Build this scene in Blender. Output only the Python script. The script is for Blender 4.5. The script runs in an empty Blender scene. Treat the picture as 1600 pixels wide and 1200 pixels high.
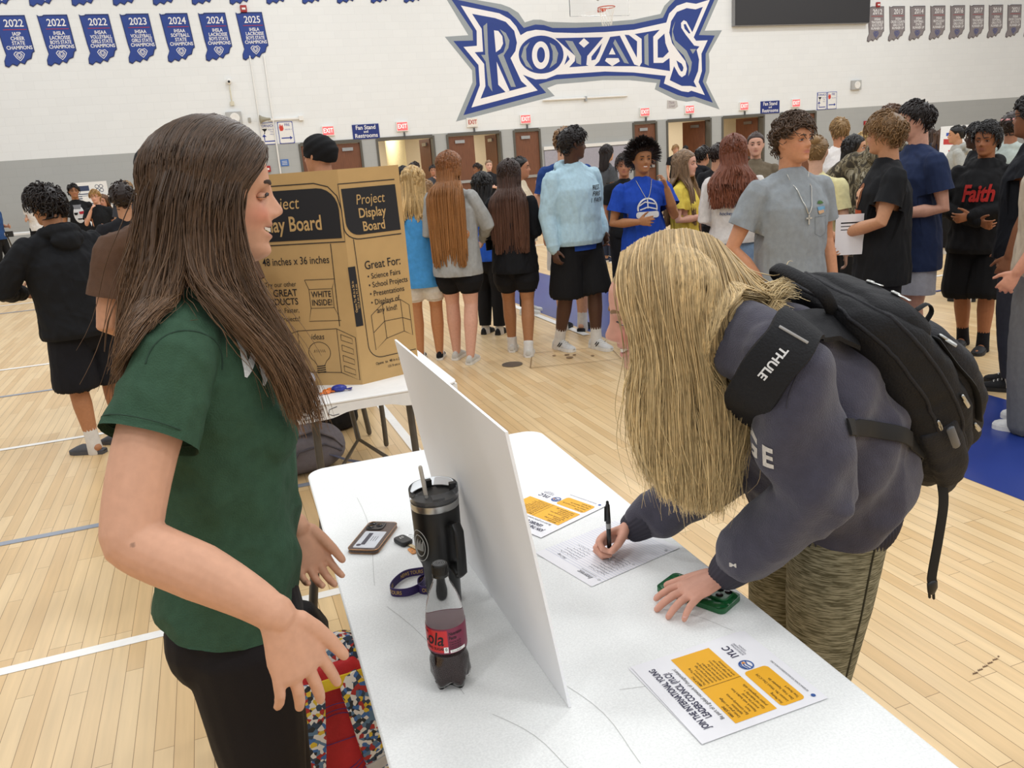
import bpy, bmesh, math, random
import numpy as np
from mathutils import Vector, Matrix
from mathutils.bvhtree import BVHTree

random.seed(7)
rng = np.random.default_rng(11)
SC = bpy.context.scene
COL = SC.collection
PI = math.pi

# ------------------------------------------------------------------ camera
CAM_H = 1.635
YAW, PITCH, ROLL, FOC = 0.33722983, -0.27157179, -0.07460300, 1271.1


def cam_axes():
    fw = np.array([math.sin(YAW) * math.cos(PITCH), math.cos(YAW) * math.cos(PITCH), math.sin(PITCH)])
    r = np.cross(fw, [0, 0, 1.0])
    r /= np.linalg.norm(r)
    u = np.cross(r, fw)
    c, s = math.cos(ROLL), math.sin(ROLL)
    return c * r + s * u, -s * r + c * u, fw


CR, CU, CF = cam_axes()
cam_data = bpy.data.cameras.new('camera')
cam = bpy.data.objects.new('camera', cam_data)
COL.objects.link(cam)
cam_data.sensor_width = 36.0
cam_data.lens = FOC / 1600 * 36.0
cam_data.clip_end = 200
M = Matrix.Identity(4)
for i in range(3):
    M[i][0], M[i][1], M[i][2] = CR[i], CU[i], -CF[i]
M[0][3], M[1][3], M[2][3] = 0, 0, CAM_H
cam.matrix_world = M
SC.camera = cam

# ------------------------------------------------------------------ light
SC.view_settings.view_transform = 'Standard'
SC.view_settings.look = 'None'
SC.view_settings.exposure = 0.0
SC.view_settings.gamma = 1.0
SC.view_settings.use_curve_mapping = False
SC.cycles.use_denoising = True
SC.cycles.max_bounces = 8
SC.cycles.diffuse_bounces = 3
SC.cycles.transparent_max_bounces = 12
SC.cycles.sample_clamp_indirect = 6.0
world = bpy.data.worlds.new('gym_air')
SC.world = world
world.use_nodes = True
world.node_tree.nodes['Background'].inputs[0].default_value = (0.985, 0.99, 1.0, 1)
world.node_tree.nodes['Background'].inputs[1].default_value = 0.58


def area_light(name, loc, size, energy, col=(.975, .99, 1.0), rot=(0, 0, 0), sy=None):
    d = bpy.data.lights.new(name, 'AREA')
    d.energy = energy
    d.color = col
    d.shape = 'RECTANGLE'
    d.size = size
    d.size_y = sy or size
    o = bpy.data.objects.new(name, d)
    COL.objects.link(o)
    o.location = loc
    o.rotation_euler = rot
    return o


# rows of high-bay lamps under the gym roof
for ly in (-7.5, -2.0, 3.5, 9.0, 14.5, 20.0):  # the row behind the camera is added to brighten sides facing it
    for lx in (-4.0, 3.0, 9.5, 16.0, 22.5):
        area_light('high_bay_lamp', (lx, ly, 9.0), 1.6, 122, sy=.8)
# lamps of the corridor behind the doors
for lx in (5.5, 8.5, 14.5, 17.5):
    area_light('corridor_lamp', (lx, 26.6, 2.85), 1.0, 70, col=(1, .93, .8))


# ------------------------------------------------------------------ pixel to place (real distances)
def ray(px, py):
    return CR * ((px - 800) / FOC) + CU * (-(py - 600) / FOC) + CF


def at(px, py, t):                      # a point t metres out along the view axis
    return np.array([0, 0, CAM_H]) + ray(px, py) * t


def at_z(px, py, z):
    d = ray(px, py)
    return np.array([0, 0, CAM_H]) + d * ((z - CAM_H) / d[2])


WY = 24.06


def at_wall(px, py):
    d = ray(px, py)
    p = d * (WY / d[1])
    return p[0], CAM_H + p[2]


# ------------------------------------------------------------------ materials
def lin(c):
    return c / 12.92 if c <= .04045 else ((c + .055) / 1.055) ** 2.4


def rgb(h):
    if isinstance(h, str):
        h = h.lstrip('#')
        return tuple(lin(int(h[i:i + 2], 16) / 255) for i in (0, 2, 4))
    return tuple(h[:3])


MATS = {}


def mat(name, col, rough=.6, metal=0.0, var=.06, scale=30.0, bump=0.0, bscale=200.0, emit=None, estr=0.0,
        spec=.5, trans=0.0, attr=None, coat=0.0, stretch=None, sheen=0.0):
    if name in MATS:
        return MATS[name]
    m = bpy.data.materials.new(name)
    m.use_nodes = True
    nt = m.node_tree
    b = nt.nodes['Principled BSDF']
    c = rgb(col)
    b.inputs['Roughness'].default_value = rough
    b.inputs['Metallic'].default_value = metal
    b.inputs['Specular IOR Level'].default_value = spec
    b.inputs['Transmission Weight'].default_value = trans
    b.inputs['Coat Weight'].default_value = coat
    b.inputs['Sheen Weight'].default_value = sheen
    tc = nt.nodes.new('ShaderNodeTexCoord')
    vec = tc.outputs['Object']
    if stretch:
        mp = nt.nodes.new('ShaderNodeMapping')
        mp.inputs['Scale'].default_value = stretch
        nt.links.new(vec, mp.inputs[0])
        vec = mp.outputs[0]
    src = None
    if attr:
        a = nt.nodes.new('ShaderNodeAttribute')
        a.attribute_name = attr
        src = a.outputs['Color']
    if var > 0:
        n = nt.nodes.new('ShaderNodeTexNoise')
        n.inputs['Scale'].default_value = scale
        n.inputs['Detail'].default_value = 3
        nt.links.new(vec, n.inputs['Vector'])
        mr = nt.nodes.new('ShaderNodeMapRange')
        mr.inputs[1].default_value = .3
        mr.inputs[2].default_value = .7
        mr.inputs[3].default_value = 1 - var
        mr.inputs[4].default_value = 1 + var
        nt.links.new(n.outputs[0], mr.inputs[0])
        mx = nt.nodes.new('ShaderNodeVectorMath')
        mx.operation = 'MULTIPLY'
        if src:
            nt.links.new(src, mx.inputs[0])
        else:
            mx.inputs[0].default_value = c
        nt.links.new(mr.outputs[0], mx.inputs[1])
        src = mx.outputs[0]
    if src:
        nt.links.new(src, b.inputs['Base Color'])
    else:
        b.inputs['Base Color'].default_value = (*c, 1)
    if bump > 0:
        n2 = nt.nodes.new('ShaderNodeTexNoise')
        n2.inputs['Scale'].default_value = bscale
        n2.inputs['Detail'].default_value = 2
        nt.links.new(vec, n2.inputs['Vector'])
        bp = nt.nodes.new('ShaderNodeBump')
        bp.inputs['Strength'].default_value = bump
        bp.inputs['Distance'].default_value = .01
        nt.links.new(n2.outputs[0], bp.inputs['Height'])
        nt.links.new(bp.outputs[0], b.inputs['Normal'])
    if emit:
        b.inputs['Emission Color'].default_value = (*rgb(emit), 1)
        b.inputs['Emission Strength'].default_value = estr
    MATS[name] = m
    return m


def cloth(col, name=None, **k):
    return mat(name or 'cloth_' + col.strip('#'), col, rough=k.pop('rough', .85), var=k.pop('var', .07), scale=k.pop('scale', 40),
               bump=k.pop('bump', .25), bscale=k.pop('bscale', 300), spec=.25, **k)


# ------------------------------------------------------------------ mesh helpers
class MB:
    def __init__(s):
        s.v, s.f, s.m, s.n = [], [], [], 0

    def add(s, V, F, mi=0):
        V = np.asarray(V, float)
        s.v.append(V)
        o = s.n
        s.f += [tuple(i + o for i in f) for f in F]
        s.m += [mi] * len(F)
        s.n += len(V)
        return s

    def box(s, x0, x1, y0, y1, z0, z1, mi=0, mx=None):
        V = np.array([(x, y, z) for z in (z0, z1) for y in (y0, y1) for x in (x0, x1)], float)
        if mx is not None:
            V = xf(mx, V)
        return s.add(V, [(0, 2, 3, 1), (4, 5, 7, 6), (0, 1, 5, 4), (2, 6, 7, 3), (0, 4, 6, 2), (1, 3, 7, 5)], mi)

    def rbox(s, x0, x1, y0, y1, z0, z1, r, mi=0, mx=None, seg=4, ry=None):
        """box with rounded vertical edges (in plan)"""
        pts = []
        for cx, cy, a0 in ((x1 - r, y1 - r, 0), (x0 + r, y1 - r, 90), (x0 + r, y0 + r, 180), (x1 - r, y0 + r, 270)):
            for k in range(seg + 1):
                a = math.radians(a0 + 90 * k / seg)
                pts.append((cx + r * math.cos(a), cy + r * math.sin(a)))
        return s.prism(pts, z0, z1, mi, mx)

    def prism(s, pts, z0, z1, mi=0, mx=None):
        n = len(pts)
        V = np.array([(x, y, z0) for x, y in pts] + [(x, y, z1) for x, y in pts], float)
        if mx is not None:
            V = xf(mx, V)
        F = [tuple(range(n - 1, -1, -1)), tuple(range(n, 2 * n))]
        F += [(i, (i + 1) % n, n + (i + 1) % n, n + i) for i in range(n)]
        return s.add(V, F, mi)

    def tube(s, P, R, n=12, mi=0, side=None, cap=True, closed=False):
        """tube through P; R: radius or (ra, rb) per point; side: direction of ra"""
        P = np.asarray(P, float)
        R = np.asarray(R, float)
        if R.ndim == 0:
            R = np.full(len(P), float(R))
        if R.ndim == 1:
            R = np.stack([R, R], 1)
        if cap and not closed:
            t0 = P[0] - P[1]
            t0 /= np.linalg.norm(t0) + 1e-9
            t1 = P[-1] - P[-2]
            t1 /= np.linalg.norm(t1) + 1e-9
            r0, r1 = R[0].min(), R[-1].min()
            P = np.vstack([P[0] + t0 * r0 * .95, P[0] + t0 * r0 * .7, P, P[-1] + t1 * r1 * .7, P[-1] + t1 * r1 * .95])
            R = np.vstack([R[0] * .3, R[0] * .72, R, R[-1] * .72, R[-1] * .3])
        K = len(P)
        if closed:
            T = np.roll(P, -1, 0) - np.roll(P, 1, 0)
        else:
            T = np.gradient(P, axis=0)
        T /= np.linalg.norm(T, axis=1, keepdims=True) + 1e-12
        ref = np.array(side, float) if side is not None else (np.array([0, 0, 1.0]) if abs(T[:, 2]).mean() < .8 else np.array([1.0, 0, 0]))
        V = []
        A = ref - T[0] * (ref @ T[0])
        A /= np.linalg.norm(A) + 1e-12
        ang = np.arange(n) * 2 * PI / n
        for k in range(K):
            if side is not None:
                A = ref - T[k] * (ref @ T[k])
            else:
                A = A - T[k] * (A @ T[k])
            A = A / (np.linalg.norm(A) + 1e-12)
            B = np.cross(T[k], A)
            V.append(P[k] + np.outer(np.cos(ang) * R[k, 0], A) + np.outer(np.sin(ang) * R[k, 1], B))
        V = np.vstack(V)
        F = []
        for k in range(K - 1 + (1 if closed else 0)):
            k2 = (k + 1) % K
            for i in range(n):
                j = (i + 1) % n
                F.append((k * n + i, k * n + j, k2 * n + j, k2 * n + i))
        if not closed:
            F.append(tuple(range(n - 1, -1, -1)))
            F.append(tuple(range((K - 1) * n, K * n)))
        return s.add(V, F, mi)

    def lathe(s, prof, n=24, mi=0, mx=None, c=(0, 0), cap=True):
        """prof: (r, z) list, closed at both ends by the axis if r == 0"""
        V, F = [], []
        ang = np.arange(n) * 2 * PI / n
        for r, z in prof:
            V.append(np.stack([c[0] + r * np.cos(ang), c[1] + r * np.sin(ang), np.full(n, z)], 1))
        V = np.vstack(V)
        if mx is not None:
            V = xf(mx, V)
        for k in range(len(prof) - 1):
            for i in range(n):
                j = (i + 1) % n
                F.append((k * n + i, k * n + j, (k + 1) * n + j, (k + 1) * n + i))
        if cap:
            F.append(tuple(range(n - 1, -1, -1)))
            F.append(tuple(range((len(prof) - 1) * n, len(prof) * n)))
        return s.add(V, F, mi)

    def ball(s, c, r, mi=0, nu=16, nv=10, mx=None):
        r = np.broadcast_to(np.asarray(r, float), (3,))
        V, F = [], []
        for j in range(nv + 1):
            t = PI * min(max(j, .15), nv - .15) / nv
            for i in range(nu):
                a = 2 * PI * i / nu
                V.append((math.sin(t) * math.cos(a), math.sin(t) * math.sin(a), math.cos(t)))
        V = np.array(V) * r
        if mx is not None:
            V = V @ np.array(mx)[:3, :3].T
        V = V + np.asarray(c, float)
        for j in range(nv):
            for i in range(nu):
                k = (i + 1) % nu
                F.append((j * nu + i, (j + 1) * nu + i, (j + 1) * nu + k, j * nu + k))
        F.append(tuple(range(nu)))
        F.append(tuple(nv * nu + i for i in range(nu - 1, -1, -1)))
        return s.add(V, F, mi)

    def poly(s, pts, mi=0):
        return s.add(np.array(pts, float), [tuple(range(len(pts)))], mi)

    def arrays(s):
        return np.vstack(s.v), s.f

    def build(s, name, mats, parent=None, smooth=True, col=None, bevel=0, seg=2, angle=40):
        o = link(name, np.vstack(s.v), s.f, mats, parent, smooth, col, s.m)
        if bevel:
            b = o.modifiers.new('bevel', 'BEVEL')
            b.width = bevel
            b.segments = seg
            b.limit_method = 'ANGLE'
            b.angle_limit = math.radians(angle)
        return o


def xf(mx, V):
    mx = np.array(mx)
    return V @ mx[:3, :3].T + mx[:3, 3]


def link(name, V, F, mats, parent=None, smooth=True, col=None, mi=None):
    me = bpy.data.meshes.new(name)
    me.from_pydata(V.tolist() if hasattr(V, 'tolist') else V, [], F if isinstance(F, list) else F.tolist())
    if not isinstance(mats, (list, tuple)):
        mats = [mats]
    for m in mats:
        me.materials.append(m)
    if mi is not None and len(mats) > 1:
        me.polygons.foreach_set('material_index', mi)
    if smooth:
        me.polygons.foreach_set('use_smooth', [True] * len(me.polygons))
        if hasattr(me, 'set_sharp_from_angle') and smooth != 'all':
            me.set_sharp_from_angle(angle=math.radians(50))
    if col is not None:
        a = me.color_attributes.new('Col', 'FLOAT_COLOR', 'POINT')
        c = np.ones((len(V), 4), np.float32)
        c[:, :3] = col
        a.data.foreach_set('color', c.ravel())
    me.update()
    o = bpy.data.objects.new(name, me)
    COL.objects.link(o)
    if parent is not None:
        o.parent = parent
    return o


def thing(name, label, cat, loc=(0, 0, 0), rotz=0, group=None):
    o = bpy.data.objects.new(name, None)
    COL.objects.link(o)
    o.empty_display_size = .1
    o.location = [float(v) for v in loc]
    o.rotation_euler = (0, 0, rotz)
    tag(o, label, cat, group)
    return o


def tag(o, label, cat, group=None, kind=None):
    o['label'] = label
    o['category'] = cat
    if group:
        o['group'] = group
    if kind:
        o['kind'] = kind
    return o


def struct(o):
    o['kind'] = 'structure'
    return o


def text_mesh(s, size=1.0, bold=0.0, align='CENTER', sx=1.0, space=1.0, extrude=0.0):
    cu = bpy.data.curves.new('text', 'FONT')
    cu.body = s
    cu.size = size
    cu.offset = bold * size
    cu.align_x = align
    cu.align_y = 'CENTER'
    cu.space_character = space
    cu.extrude = extrude
    cu.resolution_u = 3
    o = bpy.data.objects.new('text', cu)
    COL.objects.link(o)
    bpy.context.view_layer.update()
    dg = bpy.context.evaluated_depsgraph_get()
    me = o.evaluated_get(dg).to_mesh()
    V = np.zeros(len(me.vertices) * 3)
    me.vertices.foreach_get('co', V)
    V = V.reshape(-1, 3)
    V[:, 0] *= sx
    F = [tuple(p.vertices) for p in me.polygons]
    o.evaluated_get(dg).to_mesh_clear()
    bpy.data.objects.remove(o)
    bpy.data.curves.remove(cu)
    return V, F


def frame(o, x, y):                      # 4x4 with x right, y up, z out of the sheet
    x = np.array(x, float)
    x /= np.linalg.norm(x)
    y = np.array(y, float)
    y = y - x * (x @ y)
    y /= np.linalg.norm(y)
    z = np.cross(x, y)
    m = np.eye(4)
    m[:3, 0], m[:3, 1], m[:3, 2], m[:3, 3] = x, y, z, o
    return m


def write(mb, s, x, y, size, mx, bold=0.0, align='CENTER', sx=1.0, mi=0, lift=.0006, space=1.0, rot=0, shear=0):
    V, F = text_mesh(s, size, bold, align, sx, space)
    if len(V) == 0:
        return
    if shear:
        V[:, 0] += shear * V[:, 1]
    if rot:
        c, q = math.cos(rot), math.sin(rot)
        V = np.stack([V[:, 0] * c - V[:, 1] * q, V[:, 0] * q + V[:, 1] * c, V[:, 2]], 1)
    V = V + np.array([x, y, lift])
    mb.add(xf(mx, V), F, mi)


def stroke(mb, pts, w, mx, mi=0, lift=.0006, closed=False):
    """a flat drawn line of width w on a sheet"""
    P = np.array(pts, float)
    if closed:
        P = np.vstack([P, P[0]])
    T = np.gradient(P, axis=0)
    T /= np.linalg.norm(T, axis=1, keepdims=True) + 1e-9
    N = np.stack([-T[:, 1], T[:, 0]], 1) * w / 2
    a, b = P + N, P - N
    V = np.vstack([a, b])
    V = np.hstack([V, np.full((len(V), 1), lift)])
    n = len(P)
    mb.add(xf(mx, V), [(i, n + i, n + i + 1, i + 1) for i in range(n - 1)], mi)


def flat(mb, pts, mx, mi=0, lift=.0003):
    V = np.array([(x, y, lift) for x, y in pts], float)
    mb.add(xf(mx, V), [tuple(range(len(pts)))], mi)


def rrect(x0, x1, y0, y1, r, corners=(1, 1, 1, 1), seg=6):
    pts = []
    for (cx, cy, a0), on in zip(((x1, y1, 0), (x0, y1, 90), (x0, y0, 180), (x1, y0, 270)), corners):
        sx_, sy_ = (-1 if cx == x1 else 1), (-1 if cy == y1 else 1)
        if not on:
            pts.append((cx, cy))
            continue
        for k in range(seg + 1):
            a = math.radians(a0 + 90 * k / seg)
            pts.append((cx + sx_ * r + r * math.cos(a), cy + sy_ * r + r * math.sin(a)))
    return pts


def noise3(V, scale, seed=0):
    """cheap smooth vector noise, numpy only"""
    r = np.random.default_rng(seed)
    out = np.zeros(len(V))
    for k in range(5):
        d = r.normal(size=3)
        d /= np.linalg.norm(d)
        e = r.normal(size=3)
        out += np.sin(V @ d * scale * (1 + .35 * k) + r.uniform(0, 6) + 1.7 * np.sin(V @ e * scale * .6 + r.uniform(0, 6))) / (1 + .4 * k)
    return out / 3.2
# ------------------------------------------------------------------ setting
def floor_material():
    m = bpy.data.materials.new('maple_floor')
    m.use_nodes = True
    nt = m.node_tree
    b = nt.nodes['Principled BSDF']
    tc = nt.nodes.new('ShaderNodeTexCoord')
    sp = nt.nodes.new('ShaderNodeSeparateXYZ')
    nt.links.new(tc.outputs['Object'], sp.inputs[0])
    cb = nt.nodes.new('ShaderNodeCombineXYZ')
    nt.links.new(sp.outputs[1], cb.inputs[0])
    nt.links.new(sp.outputs[0], cb.inputs[1])
    br = nt.nodes.new('ShaderNodeTexBrick')
    nt.links.new(cb.outputs[0], br.inputs['Vector'])
    br.offset = .37
    br.offset_frequency = 3
    br.squash = 1.35
    br.squash_frequency = 4
    br.inputs['Color1'].default_value = (*rgb('DFC294'), 1)
    br.inputs['Color2'].default_value = (*rgb('CFAC7A'), 1)
    br.inputs['Mortar'].default_value = (*rgb('8A6A45'), 1)
    br.inputs['Scale'].default_value = 1
    br.inputs['Mortar Size'].default_value = .0011
    br.inputs['Mortar Smooth'].default_value = .2
    br.inputs['Bias'].default_value = -.1
    br.inputs['Brick Width'].default_value = .78
    br.inputs['Row Height'].default_value = .0572
    mp = nt.nodes.new('ShaderNodeMapping')
    mp.inputs['Scale'].default_value = (34, 2.2, 1)
    nt.links.new(tc.outputs['Object'], mp.inputs[0])
    n = nt.nodes.new('ShaderNodeTexNoise')
    n.inputs['Scale'].default_value = 1
    n.inputs['Detail'].default_value = 4
    nt.links.new(mp.outputs[0], n.inputs['Vector'])
    mr = nt.nodes.new('ShaderNodeMapRange')
    for i, v in ((1, .3), (2, .7), (3, .92), (4, 1.06)):
        mr.inputs[i].default_value = v
    nt.links.new(n.outputs[0], mr.inputs[0])
    mx = nt.nodes.new('ShaderNodeVectorMath')
    mx.operation = 'MULTIPLY'
    nt.links.new(br.outputs[0], mx.inputs[0])
    nt.links.new(mr.outputs[0], mx.inputs[1])
    nt.links.new(mx.outputs[0], b.inputs['Base Color'])
    b.inputs['Roughness'].default_value = .34
    b.inputs['Specular IOR Level'].default_value = .4
    return m


def block_material(name, col):
    m = bpy.data.materials.new(name)
    m.use_nodes = True
    nt = m.node_tree
    b = nt.nodes['Principled BSDF']
    tc = nt.nodes.new('ShaderNodeTexCoord')
    sp = nt.nodes.new('ShaderNodeSeparateXYZ')
    nt.links.new(tc.outputs['Object'], sp.inputs[0])
    cb = nt.nodes.new('ShaderNodeCombineXYZ')
    nt.links.new(sp.outputs[0], cb.inputs[0])
    nt.links.new(sp.outputs[2], cb.inputs[1])
    br = nt.nodes.new('ShaderNodeTexBrick')
    nt.links.new(cb.outputs[0], br.inputs['Vector'])
    c = rgb(col)
    br.inputs['Color1'].default_value = (*c, 1)
    br.inputs['Color2'].default_value = (*[v * .975 for v in c], 1)
    br.inputs['Mortar'].default_value = (*[v * .93 for v in c], 1)
    br.inputs['Scale'].default_value = 1
    br.inputs['Mortar Size'].default_value = .006
    br.inputs['Mortar Smooth'].default_value = .6
    br.inputs['Brick Width'].default_value = .4064
    br.inputs['Row Height'].default_value = .2033
    nt.links.new(br.outputs[0], b.inputs['Base Color'])
    bp = nt.nodes.new('ShaderNodeBump')
    bp.invert = True
    bp.inputs['Strength'].default_value = .18
    bp.inputs['Distance'].default_value = .01
    nt.links.new(br.outputs['Fac'], bp.inputs['Height'])
    nt.links.new(bp.outputs[0], b.inputs['Normal'])
    b.inputs['Roughness'].default_value = .6
    return m


M_WHITEWALL = block_material('white_block', 'EDEFEE')
M_GREYWALL = block_material('grey_block', 'AEB0AE')
M_FRAME = mat('door_frame_bronze', '5A574F', rough=.5)
M_WOOD = mat('door_veneer', '74482F', rough=.45, var=.18, scale=6, stretch=(6, 6, .6))
M_WHITE = mat('white_plastic', 'EDEBE6', rough=.45, var=.03)
M_STEEL = mat('steel', 'B9B9B7', rough=.3, metal=1)
M_BLUE = mat('royal_blue_paint', '1F3A86', rough=.5, var=.04)
M_LOGOGREY = mat('logo_grey_paint', '9AA1A4', rough=.5, var=.04)
M_LOGOWHITE = mat('logo_white_paint', 'F4F0EE', rough=.5, var=.02)
M_RED = mat('red_plastic', 'A3201F', rough=.4)
M_BLACK = mat('black_plastic', '151515', rough=.4, var=.1)
M_INK = mat('black_ink', '17161A', rough=.7, var=0)
M_LINEW = mat('court_line_white', 'F1EEE8', rough=.35, var=.03)
M_LINEG = mat('court_line_grey', '8C93A0', rough=.35, var=.04)
M_LINEB = mat('court_paint_blue', '20357C', rough=.3, var=.06, scale=2)

fl = MB()
fl.box(-16, 42, -5, 30, -.1, 0)
struct(fl.build('floor', floor_material(), smooth=False))

# painted court markings lie on the floor, each its own sheet of paint
marks = [
    ('blue_lane', M_LINEB, [(3.20, 1.2), (4.37, 1.2), (4.37, 16.0), (3.20, 16.0)]),
    ('white_line', M_LINEW, [(-9, 3.015), (.975, 3.015), (.975, 3.067), (-9, 3.067)]),
    ('white_line', M_LINEW, [(.92, 3.067), (.975, 3.067), (.975, 12.5), (.92, 12.5)]),
    ('grey_line', M_LINEG, [(-9, 4.27), (.9, 4.27), (.9, 4.32), (-9, 4.32)]),
    ('white_line', M_LINEW, [(-9, 6.00), (-.1, 6.00), (-.1, 6.05), (-9, 6.05)]),
    ('grey_line', M_LINEG, [(-9, 7.68), (0, 7.68), (0, 7.73), (-9, 7.73)]),
    ('white_line', M_LINEW, [(-9, 8.91), (0, 8.91), (0, 8.97), (-9, 8.97)]),
    ('white_line', M_LINEW, [(-9, 14.3), (14, 14.3), (14, 14.37), (-9, 14.37)]),
    ('grey_line', M_LINEG, [(-9, 13.35), (1, 13.35), (1, 13.42), (-9, 13.42)]),
    ('grey_line', M_LINEG, [(-2.15, 12.48), (-1.68, 13.95), (-1.62, 13.93), (-2.09, 12.46)]),
    ('white_line', M_LINEW, [(4.9, 6.9), (16, 6.9), (16, 6.96), (4.9, 6.96)]),
    ('white_line', M_LINEW, [(7.0, 6.9), (7.06, 6.9), (7.06, 14), (7.0, 14)]),
    ('blue_line', M_LINEB, [(6.2, 6.24), (16, 6.24), (16, 6.29), (6.2, 6.29)]),
    ('white_line', M_LINEW, [(3.08, 6.7), (3.15, 6.7), (3.15, 14.3), (3.08, 14.3)]),
]
for k, (nm, m_, pts) in enumerate(marks):
    z = .0012 + .0003 * k
    o = MB()
    o.poly([(x, y, z) for x, y in pts])
    struct(o.build('trim_' + nm, m_, smooth=False))
# big grey and blue centre ring far back
o = MB()
for r0, r1, mi in ((0, 2.2, 0), (1.0, 1.12, 1), (2.2, 2.32, 1)):
    n = 64
    z = .006 + .0004 * r1
    V = [((11.2 + r * math.cos(2 * PI * i / n)), 11.6 + r * math.sin(2 * PI * i / n), z) for r in (max(r0, .01), r1) for i in range(n)]
    o.add(V, [(i, (i + 1) % n, n + (i + 1) % n, n + i) for i in range(n)], mi)
struct(o.build('trim_centre_ring', [M_LINEG, M_LINEB], smooth=False))

# floor sockets
pl = thing('floor_cover_plate', 'square wooden volleyball floor plate set flush in the floor', 'floor plate', (2.65, 6.05, 0))
b = MB()
ring = [(-.42, -.16), (.30, -.34), (.42, .10), (-.22, .30)]
stroke(b, ring, .008, np.eye(4), lift=.0062, closed=True)
for x, y, r in ((0, .06, .022), (.05, .02, .016), (-.02, -.04, .03), (.16, -.1, .016), (-.1, .1, .016)):
    b.lathe([(r, .006), (r, .0068)], 16, c=(x, y))
b.build('outline', mat('plate_gap', '8A6B48', rough=.6), pl, smooth=False)
pl = thing('floor_socket_cap', 'round dark metal cap flush in the wooden floor', 'floor cap', (2.15, 6.09, 0))
MB().lathe([(.085, .0), (.085, .006), (.07, .007), (.0, .007)], 28).build('cap', mat('cap_metal', '75695A', rough=.4, metal=.6), pl)

# --- back wall with door openings
OPEN = [(2.70, 4.46), (4.87, 6.60), (6.96, 8.68), (9.06, 9.96), (13.13, 14.02), (14.36, 16.06), (16.46, 18.16), (18.78, 20.3)]
DTOP = 2.40
w = MB()
w.box(-16, 42, WY, WY + .25, 2.44, 11, 0)
xs = -16
for a, bb in OPEN:
    w.box(xs, a, WY, WY + .25, 0, 2.44, 1)
    w.box(a, bb, WY, WY + .25, DTOP, 2.44, 1)
    xs = bb
w.box(xs, 42, WY, WY + .25, 0, 2.44, 1)
struct(w.build('wall_back', [M_WHITEWALL, M_GREYWALL], smooth=False))
w = MB()
w.box(-16, 2.7, WY - .012, WY, 0, .1)
w.box(20.3, 42, WY - .012, WY, 0, .1)
w.box(9.96, 13.13, WY - .012, WY, 0, .1)
struct(w.build('baseboard_back', mat('grey_base', 'C9C9C6'), smooth=False))
M_HALL = mat('hall_paint', 'D9D0BC', rough=.7, var=.03)
w = MB()
w.box(2, 21, 28.6, 28.75, 0, 3.1)
w.box(1.9, 2.0, WY + .25, 28.75, 0, 3.1)
w.box(21, 21.1, WY + .25, 28.75, 0, 3.1)
w.box(11.2, 11.35, WY + .25, 28.6, 0, 3.1)
struct(w.build('wall_corridor', M_HALL, smooth=False))
w = MB()
w.box(1.9, 21.1, WY + .25, 28.75, 3.1, 3.2)
struct(w.build('ceiling', mat('hall_ceiling', 'D6D2C8'), smooth=False))
w = MB()
w.lathe([(.32, 0), (.32, 3.1)], 32, c=(6.15, 27.3))
struct(w.build('trim_column', mat('hall_column', 'D8CDA4', rough=.6)))
M_LAMP = mat('lamp_glow', 'FFFFFF', emit='FFF1D0', estr=3.0, var=0)
cl = thing('corridor_ceiling_lamp', 'round glowing ceiling lamp seen through the open doorway', 'ceiling lamp', (5.7, 25.6, 3.04))
MB().lathe([(.24, 0), (.24, .03), (.26, .06)], 24).build('diffuser', M_LAMP, cl)
cl = thing('corridor_tube_lamp', 'long glowing tube lamp seen through the open doorway', 'ceiling lamp', (15.3, 25.3, 2.62))
MB().rbox(-.5, .5, -.12, .12, 0, .08, .03).build('diffuser', M_LAMP, cl)
MB().tube([(-.35, 0, .08), (-.35, 0, .48)], .01, 6).tube([(.35, 0, .08), (.35, 0, .48)], .01, 6).build('hanger', M_STEEL, cl)


def door_leaf(root, hx, hy, wdt, ang, flip=1, closer=True):
    mx = np.array(Matrix.Translation((hx, hy, 0)) @ Matrix.Rotation(math.radians(ang), 4, 'Z'))
    b = MB().box(0, flip * wdt, -.022, .022, .012, DTOP - .07, mx=mx)
    leaf = b.build('door_leaf', M_WOOD, root, smooth=False)
    c = MB().box(flip * wdt * .25, flip * wdt * .62, -.07, -.023, DTOP - .27, DTOP - .18, mx=mx)
    c.build('door_closer', M_STEEL, leaf, smooth=False)
    h = MB().box(flip * wdt * .12, flip * wdt * .92, -.075, -.023, .98, 1.06, mx=mx)
    h.build('push_bar', M_STEEL, leaf, smooth=False)


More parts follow.
